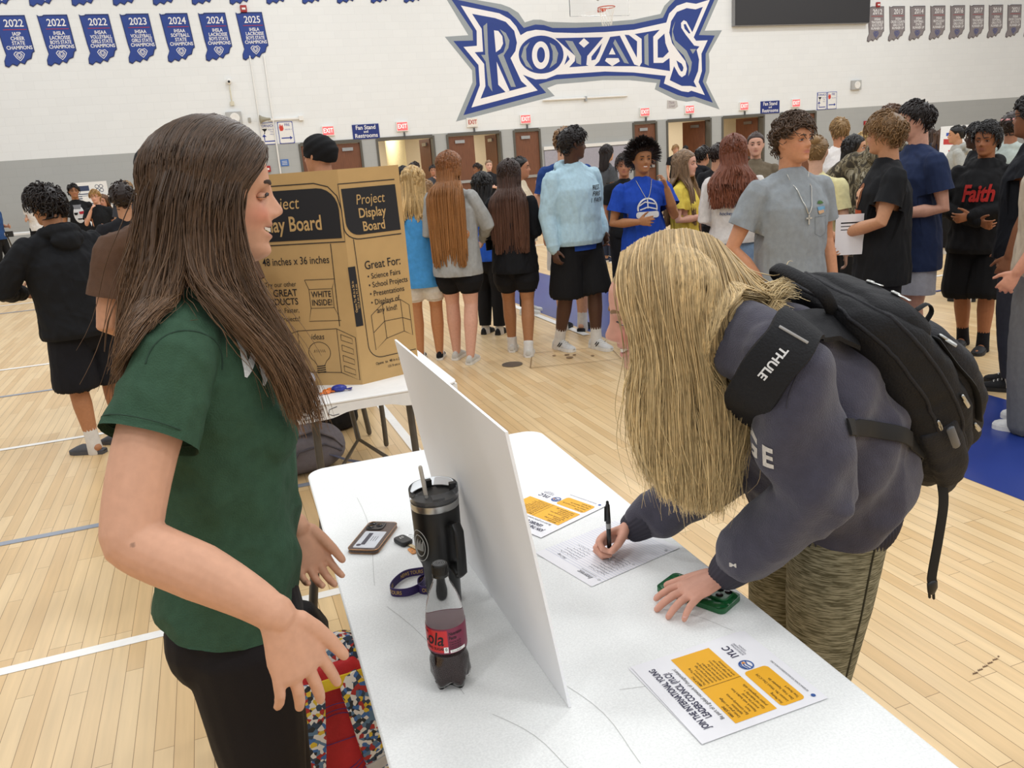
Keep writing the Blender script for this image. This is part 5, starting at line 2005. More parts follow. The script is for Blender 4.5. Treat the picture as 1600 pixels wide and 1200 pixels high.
def person(label, x, y, H, face=0, sex='m', skin='C99A7C', top=None, bottom=None, shoes=None, hair=None, L='down', R='down',
           head=(0, 0, 0), vox=.008, wide=1.0, stride=0.0, lean=0.0, iris='2A1C14', brow='2A1E18', smile=0.0, show_face=True, lips='A8605A',
           Lh=None, Rh=None, bow=0.0, legs=None, weight=0.0, side_lean=0.0):
    """x, y: where the feet stand; face: direction the body faces (degrees, 0 = +x)"""
    root = thing('person', label, 'person', (x, y, 0), math.radians(face), 'people in the gym crowd')
    f = sex == 'f'
    W = wide * (.93 if f else 1.0)

    def J(p):
        p = np.array(p, float)
        return p * H

    ln = np.array([lean, side_lean, 0])

    def up(p):                            # lean of the upper body about the hips
        p = np.array(p, float)
        k = max(0, (p[2] - .53)) / .40
        return (p + ln * k + np.array([bow * max(0, k - .45) ** 1.5, 0, -abs(bow) * .12 * max(0, k)])) * H

    sh = .108 * W
    S = {1: up((-.006, sh, .793)), -1: up((-.006, -sh, .793))}
    arms = {}
    for sd, ps in ((1, L), (-1, R)):
        e, w_ = POSE[ps] if isinstance(ps, str) else ps
        m_ = np.array([1, sd * W, 1]) if isinstance(ps, str) else np.ones(3)
        arms[sd] = (up(np.array(e) * m_), up(np.array(w_) * m_))
    hipw = .052 * (1.04 if f else 1) * W
    lg = {}
    for sd in (1, -1):
        st = stride * sd
        if legs and sd in legs:
            k_, a_ = legs[sd]
            lg[sd] = (J((0, hipw * sd, .515)), J(k_), J(a_))
        else:
            lg[sd] = (J((0, hipw * sd, .515)), J((.012 + st * .55, (hipw + .004) * sd, .285 + abs(st) * .02)), J((-.012 + st - (.03 if st < 0 else 0), (hipw + .002) * sd, .044)))
    hc = up((.012 + .0, 0, .937))
    hs = H / 1.74 * (1.0 if not f else 1.0) * .99
    hm = headmx(hc, head[0], head[1], head[2], max(hs, .93))
    # ---- body: one continuous surface
    b = MB()
    tor = [(0, 0, .475), (0, 0, .53), (0, 0, .60), (.004, 0, .68), (.0, 0, .745), (-.006, 0, .80), (-.008, 0, .83)]
    tw_ = np.array([.075, .090, .074, .080, .090, .078, .04]) * W
    td = np.array([.06, .064, .055, .060, .062, .046, .034])
    Pt = [up(p) if p[2] > .53 else J(p) for p in tor]
    b.tube(Pt, np.stack([tw_, td], 1) * H, 20, side=(0, 1, 0))
    b.tube([S[1], up((-.008, 0, .822)), S[-1]], np.array([.027, .034, .027]) * H * W, 12)
    nk = hm[:3, 3] + hm[:3, :3] @ np.array([-.022, 0, -.06])
    b.tube([up((-.010, 0, .80)), up((-.008, 0, .845)), nk], np.array([.040, .033, .033]) * H * (.88 if f else 1.0), 14)
    ar = .90 if f else 1.0
    for sd in (1, -1):
        e, w_ = arms[sd]
        s_ = S[sd]
        P = [s_, s_ * .5 + e * .5, e, e * .6 + w_ * .4, w_]
        b.tube(P, np.array([.028, .0265, .0225, .0235, .0150]) * H * ar, 12)
        hd = (Lh if sd == 1 else Rh) or {}
        d = unit(hd.get('d', w_ - e))
        nn = np.array(hd.get('n', (-.1, -sd, 0)), float)
        hand(b, w_, d, nn, -sd, H / 1.8 * (.92 if f else 1), curl=hd.get('curl', (28, 32, 36, 42)), spread=.12)
        hp, k_, a_ = lg[sd]
        P = [hp, hp * .5 + k_ * .5, k_, k_ * .62 + a_ * .38, a_]
        lw = 1.0 + weight
        b.tube(P, np.array([.054 * lw, .048 * lw, .034, .035, .021]) * H, 14)
        sl_ = shoes and shoes.get('kind') == 'slide'
        b.tube([a_ + J((-.022, 0, -.018)), a_ + J((.035, 0, -.022)), a_ + J((.088 if sl_ else .055, 0, -.029 if sl_ else -.026))], np.array([.017, .015, .010 if sl_ else .009]) * H, 10)
    Vh, Fh = head_grid(44, 1.0, smile)
    b.add(xf(hm, Vh), Fh)
    ear(b, hm, hs)
    V, Q, N = remesh(b, vox, 3 if vox > .006 else 2, .5)
    C = face_color(V, hm, skin, lips)
    qlink('body', V, Q, M_SKIN, root, C)
    if show_face:
        face_parts(root, hm, iris, brow, smile, hs, skin=skin if vox < .0086 else None)
    # ---- top
    out = {'root': root, 'hm': hm, 'arms': arms, 'H': H, 'S': S, 'legs': lg}
    if top:
        kind = top['kind']
        m_ = top['mat']
        g = MB()
        loose = {'tee': .014, 'hoodie': .026, 'sweat': .022, 'crop': .010, 'fit': .006}[kind] + top.get('ease', 0)
        hem = top.get('hem', .475 if kind in ('tee', 'hoodie', 'sweat') else .55)
        zz = [hem, hem + .02, .60, .68, .745, .795, .822]
        ww = np.array([.095, .096, .084, .088, .096, .086, .05]) * W + loose * np.array([1, 1.05, 1, 1, .8, .5, .2])
        dd = np.array([.068, .07, .062, .067, .068, .052, .042]) + loose * np.array([1.0, 1.1, 1.0, .9, .7, .4, .2])
        if kind == 'hoodie':
            ww[0] -= .012
            dd[0] -= .012
        if hem > .6:
            zz[2] = hem + .03
        cuts = [(up((0, 0, hem)), (0, 0, -1), .128 * W * H + .02)]
        zz[0] = hem - .03
        g.tube([up((0 if z_ < .66 else .002, 0, z_)) for z_ in zz], np.stack([ww, dd], 1) * H, 24, side=(0, 1, 0))
        if f and kind in ('tee', 'crop', 'fit'):
            for sd in (1, -1):
                g.ball(up((.045, .042 * sd, .715)), np.array([.036, .040, .036]) * H)
        g.tube([S[1] * .97 + S[-1] * .03, up((-.006, 0, .824)), S[-1] * .97 + S[1] * .03], np.array([.031, .040, .031]) * H * W, 12)
        sl = top.get('sleeve', {'tee': .62, 'hoodie': 2, 'sweat': 2, 'crop': .45, 'fit': .5}[kind])
        for sd in (1, -1):
            e, w_ = arms[sd]
            s_ = S[sd]
            if sl <= 1:
                en = s_ * (1 - sl) + e * sl
                ea = unit(en - s_)
                cuts.append((en, ea, .075 * H))
                g.tube([s_, s_ * .4 + en * .6, en, en + ea * .03 * H], np.array([.031, .0335, .037, .038]) * H * ar + loose * .35 * H, 14)
            else:
                fr = sl - 1
                en = e * (1 - fr) + w_ * fr
                k = 1 + loose * 10
                P = [s_, s_ * .5 + e * .5, e, e * .55 + en * .45, en]
                g.tube(P, np.array([.0315, .033, .031, .028, .020]) * H * k * ar, 14)
                if kind in ('hoodie', 'sweat'):
                    a_ = unit(en - e)
                    g.tube([en - a_ * .035, en - a_ * .015, en], np.array([.030, .031, .021]) * H * ar, 12)
        if kind == 'hoodie' or top.get('hood'):
            P = []
            for t in np.linspace(.55, 2 * PI - .55, 16):
                P.append(up((-.012 + .05 * math.cos(t), .056 * math.sin(t), .838 - .020 * math.cos(t) * (1 if math.cos(t) > 0 else .7))))
            g.tube(P, np.array([.014 + .013 * math.sin(q / 15 * PI) for q in range(16)]) * H, 10)
            g.ball(up((-.070, 0, .815)), np.array([.030, .062, .038]) * H)
        V, Q, N = remesh(g, max(vox, .007) if vox < .009 else vox, 5, .5)
        seed = abs(hash(label)) % 1000 if False else sum(map(ord, label)) % 997
        V = wrinkle(V, N, top.get('fold', .009), top.get('fscale', 27), seed)
        V, Q, _ = trim(V, Q, cuts)
        o = qlink(top.get('name', {'tee': 'shirt', 'crop': 'shirt', 'fit': 'shirt', 'hoodie': 'hoodie', 'sweat': 'sweatshirt'}[kind]), V, Q, m_, root)
        out['top'] = o
        out['bvh'] = BVHTree.FromPolygons(V.tolist(), Q.tolist())
    # ---- bottom
    if bottom:
        g = MB()
        kind = bottom['kind']
        le = bottom.get('ease', .012)
        wz = [.455, .49, .53, .575]
        cuts = []
        g.tube([J((0, 0, z_)) if z_ < .54 else up((0, 0, z_)) for z_ in wz], np.stack([np.array([.085, .096, .094, .080]) * W + le * .5, np.array([.062, .070, .068, .062]) + le * .5], 1) * H, 22, side=(0, 1, 0))
        for sd in (1, -1):
            hp, k_, a_ = lg[sd]
            h0 = hp + J((0, .002 * sd, -.01))
            if kind == 'shorts':
                q = bottom.get('len', .8)
                en = h0 * (1 - q) + k_ * q
                ea = unit(en - h0)
                cuts.append((en, ea, .052 * H if q < .6 else .075 * H))
                g.tube([h0, h0 * .5 + en * .5, en, en + ea * .03 * H], np.array([.056 + le * .6, .054 + le, .056 + le * 1.3, .056 + le * 1.3]) * H, 16)
            else:
                q = bottom.get('len', .95)
                en = k_ * (1 - q) + a_ * q
                fl_ = bottom.get('flare', 0)
                P = [h0, h0 * .5 + k_ * .5, k_, k_ * .55 + en * .45, en]
                ea = unit(en - k_)
                cuts.append((en, ea, .06 * H))
                P.append(en + ea * .025 * H)
                g.tube(P, np.array([.056 + le * .4, .050 + le * .7, .037 + le, .036 + le + fl_ * .4, .026 + le + fl_, .026 + le + fl_]) * H, 16)
        V, Q, N = remesh(g, max(vox, .008), 4, .5)
        V = wrinkle(V, N, bottom.get('fold', .004), 24, 5)
        V, Q, _ = trim(V, Q, cuts)
        out['bottom'] = qlink(bottom.get('name', 'shorts' if kind == 'shorts' else 'trousers'), V, Q, bottom['mat'], root)
    # ---- feet
    if shoes:
        for sd in (1, -1):
            hp, k_, a_ = lg[sd]
            fd = shoes.get('yaw', 0) * sd
            mx = np.eye(4)
            mx[:3, :3] = rot(fd + (shoes.get('turn', 0)))
            mx[:3, 3] = (a_[0], a_[1], a_[2] - .044 * H)
            s_ = H / 1.75 * (.93 if f else 1.0)
            make_shoe(root, mx, s_, shoes['mat'], shoes.get('sole', M_SOLE), shoes.get('kind', 'sneaker'), shoes.get('trim'))
            if shoes.get('sock'):
                t_ = shoes.get('sockh', .075)
                dirn = unit(k_ - a_)
                MB().tube([a_ - dirn * .04 * H, a_, a_ + dirn * t_ * H * .5, a_ + dirn * t_ * H], np.array([.029, .0265, .0255, .0275]) * H, 14).build('sock', shoes['sock'], root)
    if hair:
        hk = dict(hair)
        out['hair'] = make_hair(root, hm, hk.pop('style'), hk.pop('color'), **hk)
    return out


def make_shoe(root, mx, s, m_, sole, kind='sneaker', trim=None):
    xs = np.array([-.075, -.068, -.04, 0, .05, .09, .13, .16, .178, .185]) * s
    wd = np.array([.020, .030, .034, .034, .038, .044, .045, .038, .024, .010]) * s
    if kind == 'slide':
        hh = np.array([.034, .036, .037, .040, .060, .066, .052, .038, .030, .026]) * s
    else:
        hh = np.array([.060, .075, .086, .092, .084, .066, .052, .046, .038, .028]) * s
    n = 16
    V, F = [], []
    for x_, w_, h_ in zip(xs, wd, hh):
        for i in range(n):
            a = 2 * PI * i / n
            c, q = math.cos(a), math.sin(a)
            yy = w_ * np.sign(c) * abs(c) ** .7
            zz = .024 * s + (h_ - .024 * s) * (q ** .8 if q > 0 else 0) - (.006 * s * abs(q) if q < 0 else 0)
            V.append((x_, yy * (1 - .35 * max(0, q) ** 2), zz))
    K = len(xs)
    for k in range(K - 1):
        for i in range(n):
            j = (i + 1) % n
            F.append((k * n + i, k * n + j, (k + 1) * n + j, (k + 1) * n + i))
    F.append(tuple(range(n - 1, -1, -1)))
    F.append(tuple(range((K - 1) * n, K * n)))
    sh = link('slide_sandal' if kind == 'slide' else 'shoe', xf(mx, np.array(V)), F, m_, root, smooth='all')
    b = MB()
    pts = [(x_, w_ + .003 * s) for x_, w_ in zip(xs, wd)] + [(x_, -w_ - .003 * s) for x_, w_ in zip(xs[::-1], wd[::-1])]
    b.prism(pts[::-1], .001, .026 * s, mx=mx)
    b.build('sole', sole, sh, smooth=False)
    if kind != 'slide':
        l = MB()
        for q in range(4):
            x_ = (.035 + .022 * q) * s
            l.tube(xf(mx, np.array([(x_, -.020 * s, (.085 - .008 * q) * s), (x_ + .004, 0, (.093 - .0095 * q) * s), (x_, .020 * s, (.085 - .008 * q) * s)])), .0032 * s, 5)
        l.build('laces', M_SOLE, sh)
    if trim:
        for sd in (1, -1):
            t = MB()
            for q in range(3):
                x_ = (.005 + .024 * q) * s
                P = [(x_ - .02 * s, sd * .0372 * s, .030 * s), (x_, sd * .0385 * s, .046 * s), (x_ + .016 * s, sd * .034 * s, .066 * s)]
                t.tube(xf(mx, np.array(P)), np.array([(.0045, .003)] * 3) * s, 6)
            t.build('stripe', trim, sh)
    return sh
# ------------------------------------------------------------------ the crowd
def camo():
    m = bpy.data.materials.new('camouflage')
    m.use_nodes = True
    nt = m.node_tree
    b = nt.nodes['Principled BSDF']
    b.inputs['Roughness'].default_value = .9
    tc = nt.nodes.new('ShaderNodeTexCoord')
    n = nt.nodes.new('ShaderNodeTexNoise')
    n.inputs['Scale'].default_value = 11
    n.inputs['Detail'].default_value = 5
    n.inputs['Distortion'].default_value = 1.4
    mp = nt.nodes.new('ShaderNodeMapping')
    mp.inputs['Scale'].default_value = (1.5, 1.5, .8)
    nt.links.new(tc.outputs['Object'], mp.inputs[0])
    nt.links.new(mp.outputs[0], n.inputs['Vector'])
    r = nt.nodes.new('ShaderNodeValToRGB')
    r.color_ramp.interpolation = 'CONSTANT'
    e = r.color_ramp.elements
    e[0].position, e[0].color = 0, (*rgb('3B3428'), 1)
    e[1].position, e[1].color = .43, (*rgb('6B6049'), 1)
    for p, c in ((.50, '8F866F'), (.56, '4C4433'), (.63, 'A8A08C')):
        q = e.new(p)
        q.color = (*rgb(c), 1)
    nt.links.new(n.outputs[0], r.inputs[0])
    nt.links.new(r.outputs[0], b.inputs['Base Color'])
    return m


def hd(px, py, t):
    p = at(px, py, t)
    return p[0], p[1], p[2]


def ft(px, py):
    p = at_z(px, py, 0)
    return p[0], p[1]


def P(label, pos, rel, H=None, **k):
    x, y = pos[0], pos[1]
    H = H or pos[2]
    a = math.degrees(math.atan2(-y, -x)) + rel
    return person(label, x, y, H, a, **k)


c_black, c_black2 = cloth('1A1A1C'), cloth('202226')
BLK = dict(kind='shorts', mat=cloth('151517'), len=.80)
BLKP = dict(kind='trousers', mat=cloth('18181A'), ease=.012)
WS = dict(mat=cloth('DAD8D2', rough=.6), sock=M_SOCK)
GS = dict(mat=cloth('8E8D8A', rough=.6), sock=M_SOCK)
BS = dict(mat=cloth('1E1E20', rough=.6), sole=M_SOLEB, sock=M_SOCK)


def H_(style, color, **k):
    return dict(style=style, color=color, **k)


def T_(kind, col, **k):
    return dict(kind=kind, mat=cloth(col) if isinstance(col, str) else col, **k)


# --- left side
p = P('boy in a blue tee with a white lensed camera at the far left', (-4.0, 19.3), 55, 1.62, skin='C68F70', top=T_('tee', '2B4C7E'), bottom=dict(kind='trousers', mat=cloth('1C1C1E'), ease=.006),
      shoes=dict(mat=cloth('8A7F72')), hair=H_('short', '3A241A', n=140, width=.009), L='bent', R='down', vox=.010, head=(20, 0, 0), stride=.04)
o = thing('photo_camera', 'black camera with a white lens held by the boy in blue at the far left', 'camera', (-3.72, 18.92, .82), 0)
MB().rbox(-.07, .07, -.04, .04, .0, .11, .02).build('camera_body', M_BLACK, o)
MB().lathe([(.035, 0), (.04, .06), (.05, .1), (.055, .22), (.05, .23), (0, .23)], 20, mx=frame((0, -.03, .05), (0, 0, 1), (.6, .2, 0))).build('lens', M_WHITE, o)
P('student cut by the left picture edge in dark shorts with one white sock', (-4.25, 18.0), 70, 1.68, skin='D9A98E', top=T_('tee', '25262A'), bottom=dict(kind='shorts', mat=cloth('3C4038'), len=.8), shoes=GS, hair=H_('short', '2B1E18', n=100, width=.009), vox=.011, R='down')
p = P('blond boy in a white tee with a dark square print by the grey wall', hd(47, 297, 18.2), -35, skin='D6A386', top=T_('tee', 'E8E5E0'), bottom=BLK, shoes=WS, hair=H_('short', '8B6B48', n=120, width=.009), vox=.011, L='down', R='bent', head=(-15, 0, 0), lean=.03)
mx = frame((.2, .0, 1.28), (0, 1, 0), (0, 0, 1))
V, F = decal(xf(mx, np.array([(-.05, .10, 0), (.08, .10, 0), (.08, -.08, 0), (-.05, -.08, 0)], float)), [(0, 1, 2, 3)], (1, 0, 0), (1, 0, 0), p['bvh'], .006, .03)
link('shirt_print', V, F, cloth('55575A'), p['root'])
p = P('tall boy in a black tee with a white face print and red glasses', hd(113, 289, 14.0), 5, skin='A87452', top=T_('tee', '161618'), bottom=BLKP, shoes=BS, hair=H_('curly', '17110F', n=160, width=.008), vox=.010, smile=.5)
m1 = frame((.25, -.01, 1.22), (0, 1, 0), (0, 0, 1))
fa = [(.085 * math.cos(a) + .01, .15 * math.sin(a)) for a in np.linspace(0, 2 * PI, 24)[:-1]]
V, F = decal(xf(m1, np.array([(x_, y_, 0) for x_, y_ in fa])), [tuple(range(23))], 0, (1, 0, 0), p['bvh'], .006, .03)
link('shirt_print', V, F, cloth('D9D9D9'), p['root'])
for pts, c in ((((.01, .04), (.09, .05), (.08, -.0), (.02, -.0)), 'B0303C'), (((-.07, .03), (-.005, .03), (-.02, -.01), (-.06, -.01)), '1A1A1C'), (((-.03, -.07), (.05, -.07), (.04, -.09), (-.02, -.09)), '1A1A1C'), (((-.06, .16), (.07, .16), (.05, .09), (-.05, .09)), '77777A')):
    V, F = decal(xf(m1, np.array([(x_, y_, 0) for x_, y_ in pts])), [(0, 1, 2, 3)], 0, (1, 0, 0), p['bvh'], .011, .04)
    link('shirt_print', V, F, cloth(c), p['root'])
P('blond boy in black with one hand at his mouth beside the white poster', hd(147, 298, 13.6), -15, skin='D9A388', top=T_('tee', '17181A'), bottom=BLKP, shoes=BS, hair=H_('mop', 'A07A45', n=140, width=.008), vox=.010, R='face', L='bent')
P('student with sunglasses pushed over brown hair behind the brown tee', hd(160, 306, 14.6), -20, sex='f', skin='C48C70', top=T_('tee', '1E1F22'), bottom=BLKP, shoes=BS, hair=H_('long', '6A4A30', n=120, width=.009, length=.3), vox=.011)
p = P('boy in a black hoodie seen from behind with dark curly hair and one grey slide', (-.83, 5.66), -152, 1.655, side_lean=.035, skin='B27C58', wide=1.18, top=T_('hoodie', '17181B', ease=.016, hem=.46, fold=.011), bottom=dict(kind='shorts', mat=cloth('17171C'), len=.92, ease=.02),
      shoes=dict(mat=cloth('55565A', rough=.7), sole=mat('slide_grey', '4A4B4F'), kind='slide', sock=M_SOCK, sockh=.10, turn=25), hair=H_('mop', '1D1512', n=700, width=.006, puff=1.14), vox=.007, L=((.06, .22, .66), (.17, .10, .63)), R='bent', head=(14, 8, 0), show_face=True)
P('man in a brown tee and black cap standing behind the brunette', hd(243, 224, 3.05), 168, 1.77, skin='C08E70', wide=1.16, weight=.1, top=T_('tee', '5B4334', fold=.009, ease=.008), bottom=dict(kind='trousers', mat=cloth('2A2C33'), ease=.01), shoes=BS,
  hair=H_('buzz', '2C211C', n=160), vox=.007, L=((-.02, .165, .635), (.10, .07, .56)), R='bent', show_face=False)
crowd_cap_root = bpy.context.scene.objects[-1]
P('student with dark curly hair showing just over the brown tee shoulder', hd(187, 289, 6.3), 178, skin='B98764', top=T_('sweat', '1C1C20'), bottom=BLKP, shoes=BS, hair=H_('curly', '2A1D17', n=220, width=.006), vox=.009, show_face=False)
P('student whose light brown hair just tops the dark curly hair at left', hd(196, 284, 12.5), 170, skin='C79A7C', top=T_('tee', '3A3C42'), bottom=BLKP, shoes=BS, hair=H_('short', '8F7048', n=90, width=.009), vox=.012, show_face=False)
# --- behind the display board
tur = P('man in a black headwrap standing behind the cardboard display board', hd(497, 214, 5.35), -128, skin='B98566', top=T_('tee', '1B1C1F'), bottom=BLKP, shoes=BS, vox=.008)
hm = tur['hm']
Vh, Fh = head_grid(40, 0.0, 0, np.linspace(-.02, .1165, 26))
c = np.array([-.015, 0, .03])
Vh = (Vh - c) * np.array([1.22, 1.24, 1.2]) + c + np.array([-.012, 0, .008])
Vh = xf(np.block([[rot(0, -16), np.zeros((3, 1))], [np.zeros((1, 3)), np.ones((1, 1))]]), Vh)
Vw, Qw, Nw = remesh((Vh, Fh), .007, 3)
loc = xf(np.linalg.inv(hm), xf(hm, Vw))
Vw = Vw + Nw * (-.004 + .002 * np.sin(Vw[:, 2] * 110 + Vw[:, 0] * 60 + 8 * Vw[:, 1]))[:, None]
qlink('headwrap', xf(hm, Vw), Qw, cloth('121214'), tur['root'])
# --- centre group
P('girl with long black hair in a white top and pale jeans beside the display board', (2.80, 12.1), 165, 1.60, sex='f', skin='C99878', top=T_('sweat', 'E4E0DA', hem=.56), bottom=dict(kind='trousers', mat=cloth('9DB2C6'), flare=.03, name='jeans'), shoes=dict(mat=cloth('7A6248')), hair=H_('long', '15110F', n=160, width=.009, length=.52), vox=.010, show_face=False, stride=.05)
P('boy in a grey hoodie and dark jeans standing by the open doorway', (3.73, 15.2), 45, 1.66, skin='C99A80', top=T_('hoodie', '77736C'), bottom=dict(kind='trousers', mat=cloth('4A4A4C'), name='jeans'), shoes=GS, hair=H_('mop', '2A1C15', n=140, width=.008), L='hold', R='hold', vox=.010, head=(15, 0, 0))
P('man in a dark grey tee in the doorway with a hand at his chin', hd(676, 259, 17.5), 0, skin='B98468', top=T_('tee', '45474C'), bottom=BLKP, shoes=BS, hair=H_('short', '231A16', n=90, width=.01), L='face', R='bent', vox=.012)
P('girl with light brown hair in a tan top seen from behind', hd(666, 285, 12.4), 178, sex='f', skin='C99B7C', top=T_('sweat', 'A08873'), bottom=BLKP, shoes=BS, hair=H_('long', '8A6A48', n=110, width=.009, length=.30), vox=.011, show_face=False)
P('girl in a light blue tee hugging the ginger girl around the waist', (1.63, 6.72), 172, 1.60, sex='f', skin='BE8358', top=T_('tee', '4A97D6', ease=.012, hem=.40), bottom=dict(kind='shorts', mat=cloth('E3E0DA'), len=.45), shoes=dict(mat=cloth('19191B'), sock=None, trim=M_SOLE),
  hair=H_('long', 'C2A26E', n=180, width=.008, length=.32), L='down', R=((-.085, -.165, .645), (-.155, -.215, .655)), Rh=dict(d=(-.1, -1, .15), n=(1, 0, 0)), vox=.0075, show_face=False)
gin = P('ginger girl in a grey sweatshirt with very long straight hair, seen from behind', (1.88, 6.50), 160, 1.70, sex='f', skin='D8A48C', top=T_('sweat', 'A5A5A2', ease=.012, hem=.43), bottom=dict(kind='shorts', mat=cloth('17171A'), len=.36), shoes=dict(mat=cloth('C9C6BE'), sock=None, sole=M_SOLE),
        hair=H_('long', '7A4A28', tip='9C6A3A', n=900, width=.0055, length=.74, spread=.14, back_x=-.19), L='bent', R=((.04, -.155, .655), (.13, -.10, .58)), vox=.007, show_face=False, stride=.03)
a_ = gin['arms'][-1][1]
M4 = gin['root'].matrix_world
bpy.context.view_layer.update()
pw = gin['root'].matrix_world @ Vector(a_)
o = thing('phone', 'dark phone held by the ginger girl beside a folded white slip', 'phone', (pw.x + .03, pw.y - .05, pw.z - .09), .4)
MB().rbox(-.035, .035, -.004, .004, 0, .14, .003).build('case', M_BLACK, o)
o = thing('paper_slip', 'folded white slip held against the phone by the ginger girl', 'paper', (pw.x + .06, pw.y - .07, pw.z - .16), .5)
b = MB().box(-.03, .03, -.001, .001, 0, .12, mx=np.array(Matrix.Rotation(.6, 4, 'Y')))
b.build('sheet', M_PAPER, o, smooth=False)
P('girl with a black ponytail in a bright blue tee behind the ginger girl', hd(752, 273, 7.5), 150, sex='f', skin='A87150', top=T_('tee', '2A5EC8'), bottom=BLKP, shoes=BS, hair=H_('long', '17120F', n=200, width=.007, length=.34, spread=.06), vox=.009, show_face=False)
P('girl in a black sweatshirt and black shorts with long dark brown hair', (2.37, 6.45), 172, 1.60, sex='f', skin='A9754F', top=T_('sweat', '15161A', ease=.012, hem=.44), bottom=dict(kind='shorts', mat=cloth('17171A'), len=.40), shoes=dict(mat=cloth('CFCAC0'), trim=cloth('1E2A44'), sock=M_SOCK, sockh=.03),
  hair=H_('long', '261A15', tip='5A3A2A', n=800, width=.0055, length=.62, spread=.14, back_x=-.18), L='bent', R='bent', vox=.007, show_face=False, stride=.05)
P('woman in black with glasses and pale hair far behind the black sweatshirt', hd(763, 251, 17.0), 10, sex='f', skin='DDB09A', top=T_('tee', '1A1A1D'), bottom=BLKP, shoes=BS, hair=H_('bun', '8E7355', n=70, width=.01), L='hold', R='hold', vox=.012)
P('woman with dark curly hair far behind the ginger girl', hd(747, 257, 17.8), -70, sex='f', skin='9A6A4C', top=T_('tee', '28355A'), bottom=BLKP, shoes=BS, hair=H_('curly', '2A1C16', n=90, width=.01), vox=.012)
P('girl in a cream tee and black trousers with an earbud, touching her mouth', (3.10, 8.12), 82, 1.62, sex='f', skin='B98263', weight=.15, wide=1.12, top=T_('tee', 'D9CBB0', ease=.006), bottom=dict(kind='trousers', mat=cloth('151517'), ease=.012), shoes=WS, hair=H_('bun', '17120F', n=240, width=.005), L='down', R=((.06, -.125, .67), (.125, -.05, .80)), vox=.008)
P('tall boy in a navy tee and white shorts hidden behind the pale blue hoodie', hd(880, 201, 7.3), 160, skin='CE9C7E', top=T_('tee', '22407C'), bottom=dict(kind='shorts', mat=cloth('DAD9D6'), len=.85), shoes=dict(mat=cloth('232326'), sole=M_SOLEB, sock=M_SOCK, sockh=.11, kind='slide'), hair=H_('short', '8A6844', n=240, width=.006), vox=.0085, show_face=False)
p = P('tall boy in a pale blue hoodie and black shorts looking over his shoulder', (2.84, 6.22), 40, 1.81, skin='54382A', wide=1.1, top=T_('hoodie', 'AECBD8', ease=.008, hem=.50, fold=.011), bottom=dict(kind='shorts', mat=cloth('151517'), len=.92, ease=.02), shoes=dict(mat=cloth('D2D0CC'), trim=M_BLACK, sock=M_SOCK, sockh=.09), hair=H_('curly', '1A1210', n=420, width=.005, length=.03),
      head=(72, 2, 0), L='pocket', R='down', lips='5A3430', vox=.0068, stride=.05)
g = MB()
g.tube([(0, 0, .475 * 1.81), (0, 0, .52 * 1.81)], np.array([(.110, .082), (.112, .083)]) * 1.81 * 1.02, 24, side=(0, 1, 0), cap=False)
g.build('undershirt', cloth('24489A'), p['root'])
t = MB()
m1 = frame((.3, .11, 1.30), (0, 1, 0), (0, 0, 1))
for q, s_ in enumerate(('REST', 'FIRST', '1 FAITH')):
    write(t, s_, .0, .05 - .05 * q, .05, m1, bold=.01, shear=.3)
V, F = t.arrays()
V, F = decal(V, F, 0, (1, 0, 0), p['bvh'], .005, .05)
link('chest_print', V, F, M_INK, p['root'], smooth=False)
P('woman with a straight dark bob in a charcoal tee and jeans', (5.62, 11.1), 125, 1.69, sex='f', skin='C99A7E', top=T_('tee', '4A4C4E'), bottom=dict(kind='trousers', mat=cloth('2A3142'), name='jeans'), shoes=dict(mat=cloth('33384A')), hair=H_('long', '1F1614', n=170, width=.008, length=.24), vox=.010, show_face=False)
p = P('boy in black with sunglasses on his hair and his mouth open', hd(974, 244, 8.4), 8, skin='B98060', top=T_('tee', '17181A'), bottom=BLKP, shoes=BS, hair=H_('mop', '32231B', n=260, width=.006), vox=.0085, head=(-8, 0, 0))
b = MB()
for sy in (-1, 1):
    b.ball((.088, .03 * sy, .085), (.006, .026, .017), nu=14, nv=8)
b.tube([(.0, -.08, .07), (.08, -.055, .087), (.09, 0, .09), (.08, .055, .087), (.0, .08, .07)], .003, 6)
V, F = b.arrays()
link('sunglasses', xf(p['hm'], V), F, M_BLACK, p['root'])
afro = P('smiling boy with a big afro in a royal blue tee with a white ball print', hd(1002, 216, 6.35), 14, hd(1002, 216, 6.35)[2] - .055, skin='A4714C', top=T_('tee', '1C44A8', ease=.010, hem=.44), bottom=BLKP, shoes=WS, hair=H_('afro', '1C1310', n=1600, width=.005, seed=4), smile=.8, vox=.0065,
         R=((.0, -.15, .645), (.13, -.055, .655)), L=((.05, .14, .665), (.085, .095, .795)), head=(3, 0, 0))
hA = afro['H']
p = afro
t = MB()
m1 = frame((.3, 0, .70 * hA), (0, 1, 0), (0, 0, 1))
a = np.linspace(-.25, PI + .25, 22)
stroke(t, [(.075 * math.cos(q), .02 + .075 * math.sin(q)) for q in a], .012, m1)
stroke(t, [(-.07, .04), (-.02, .07), (.06, .05)], .010, m1)
stroke(t, [(-.06, .01), (0, .03), (.07, .01)], .010, m1)
stroke(t, [(0, .02), (.0, .09)], .010, m1)
flat(t, rrect(-.09, .09, -.055, -.005, .02), m1)
V, F = t.arrays()
V, F = decal(V, F, 0, (1, 0, 0), p['bvh'], .006, .03)
link('chest_print', V, F, cloth('D8D8DA'), p['root'], smooth=False)


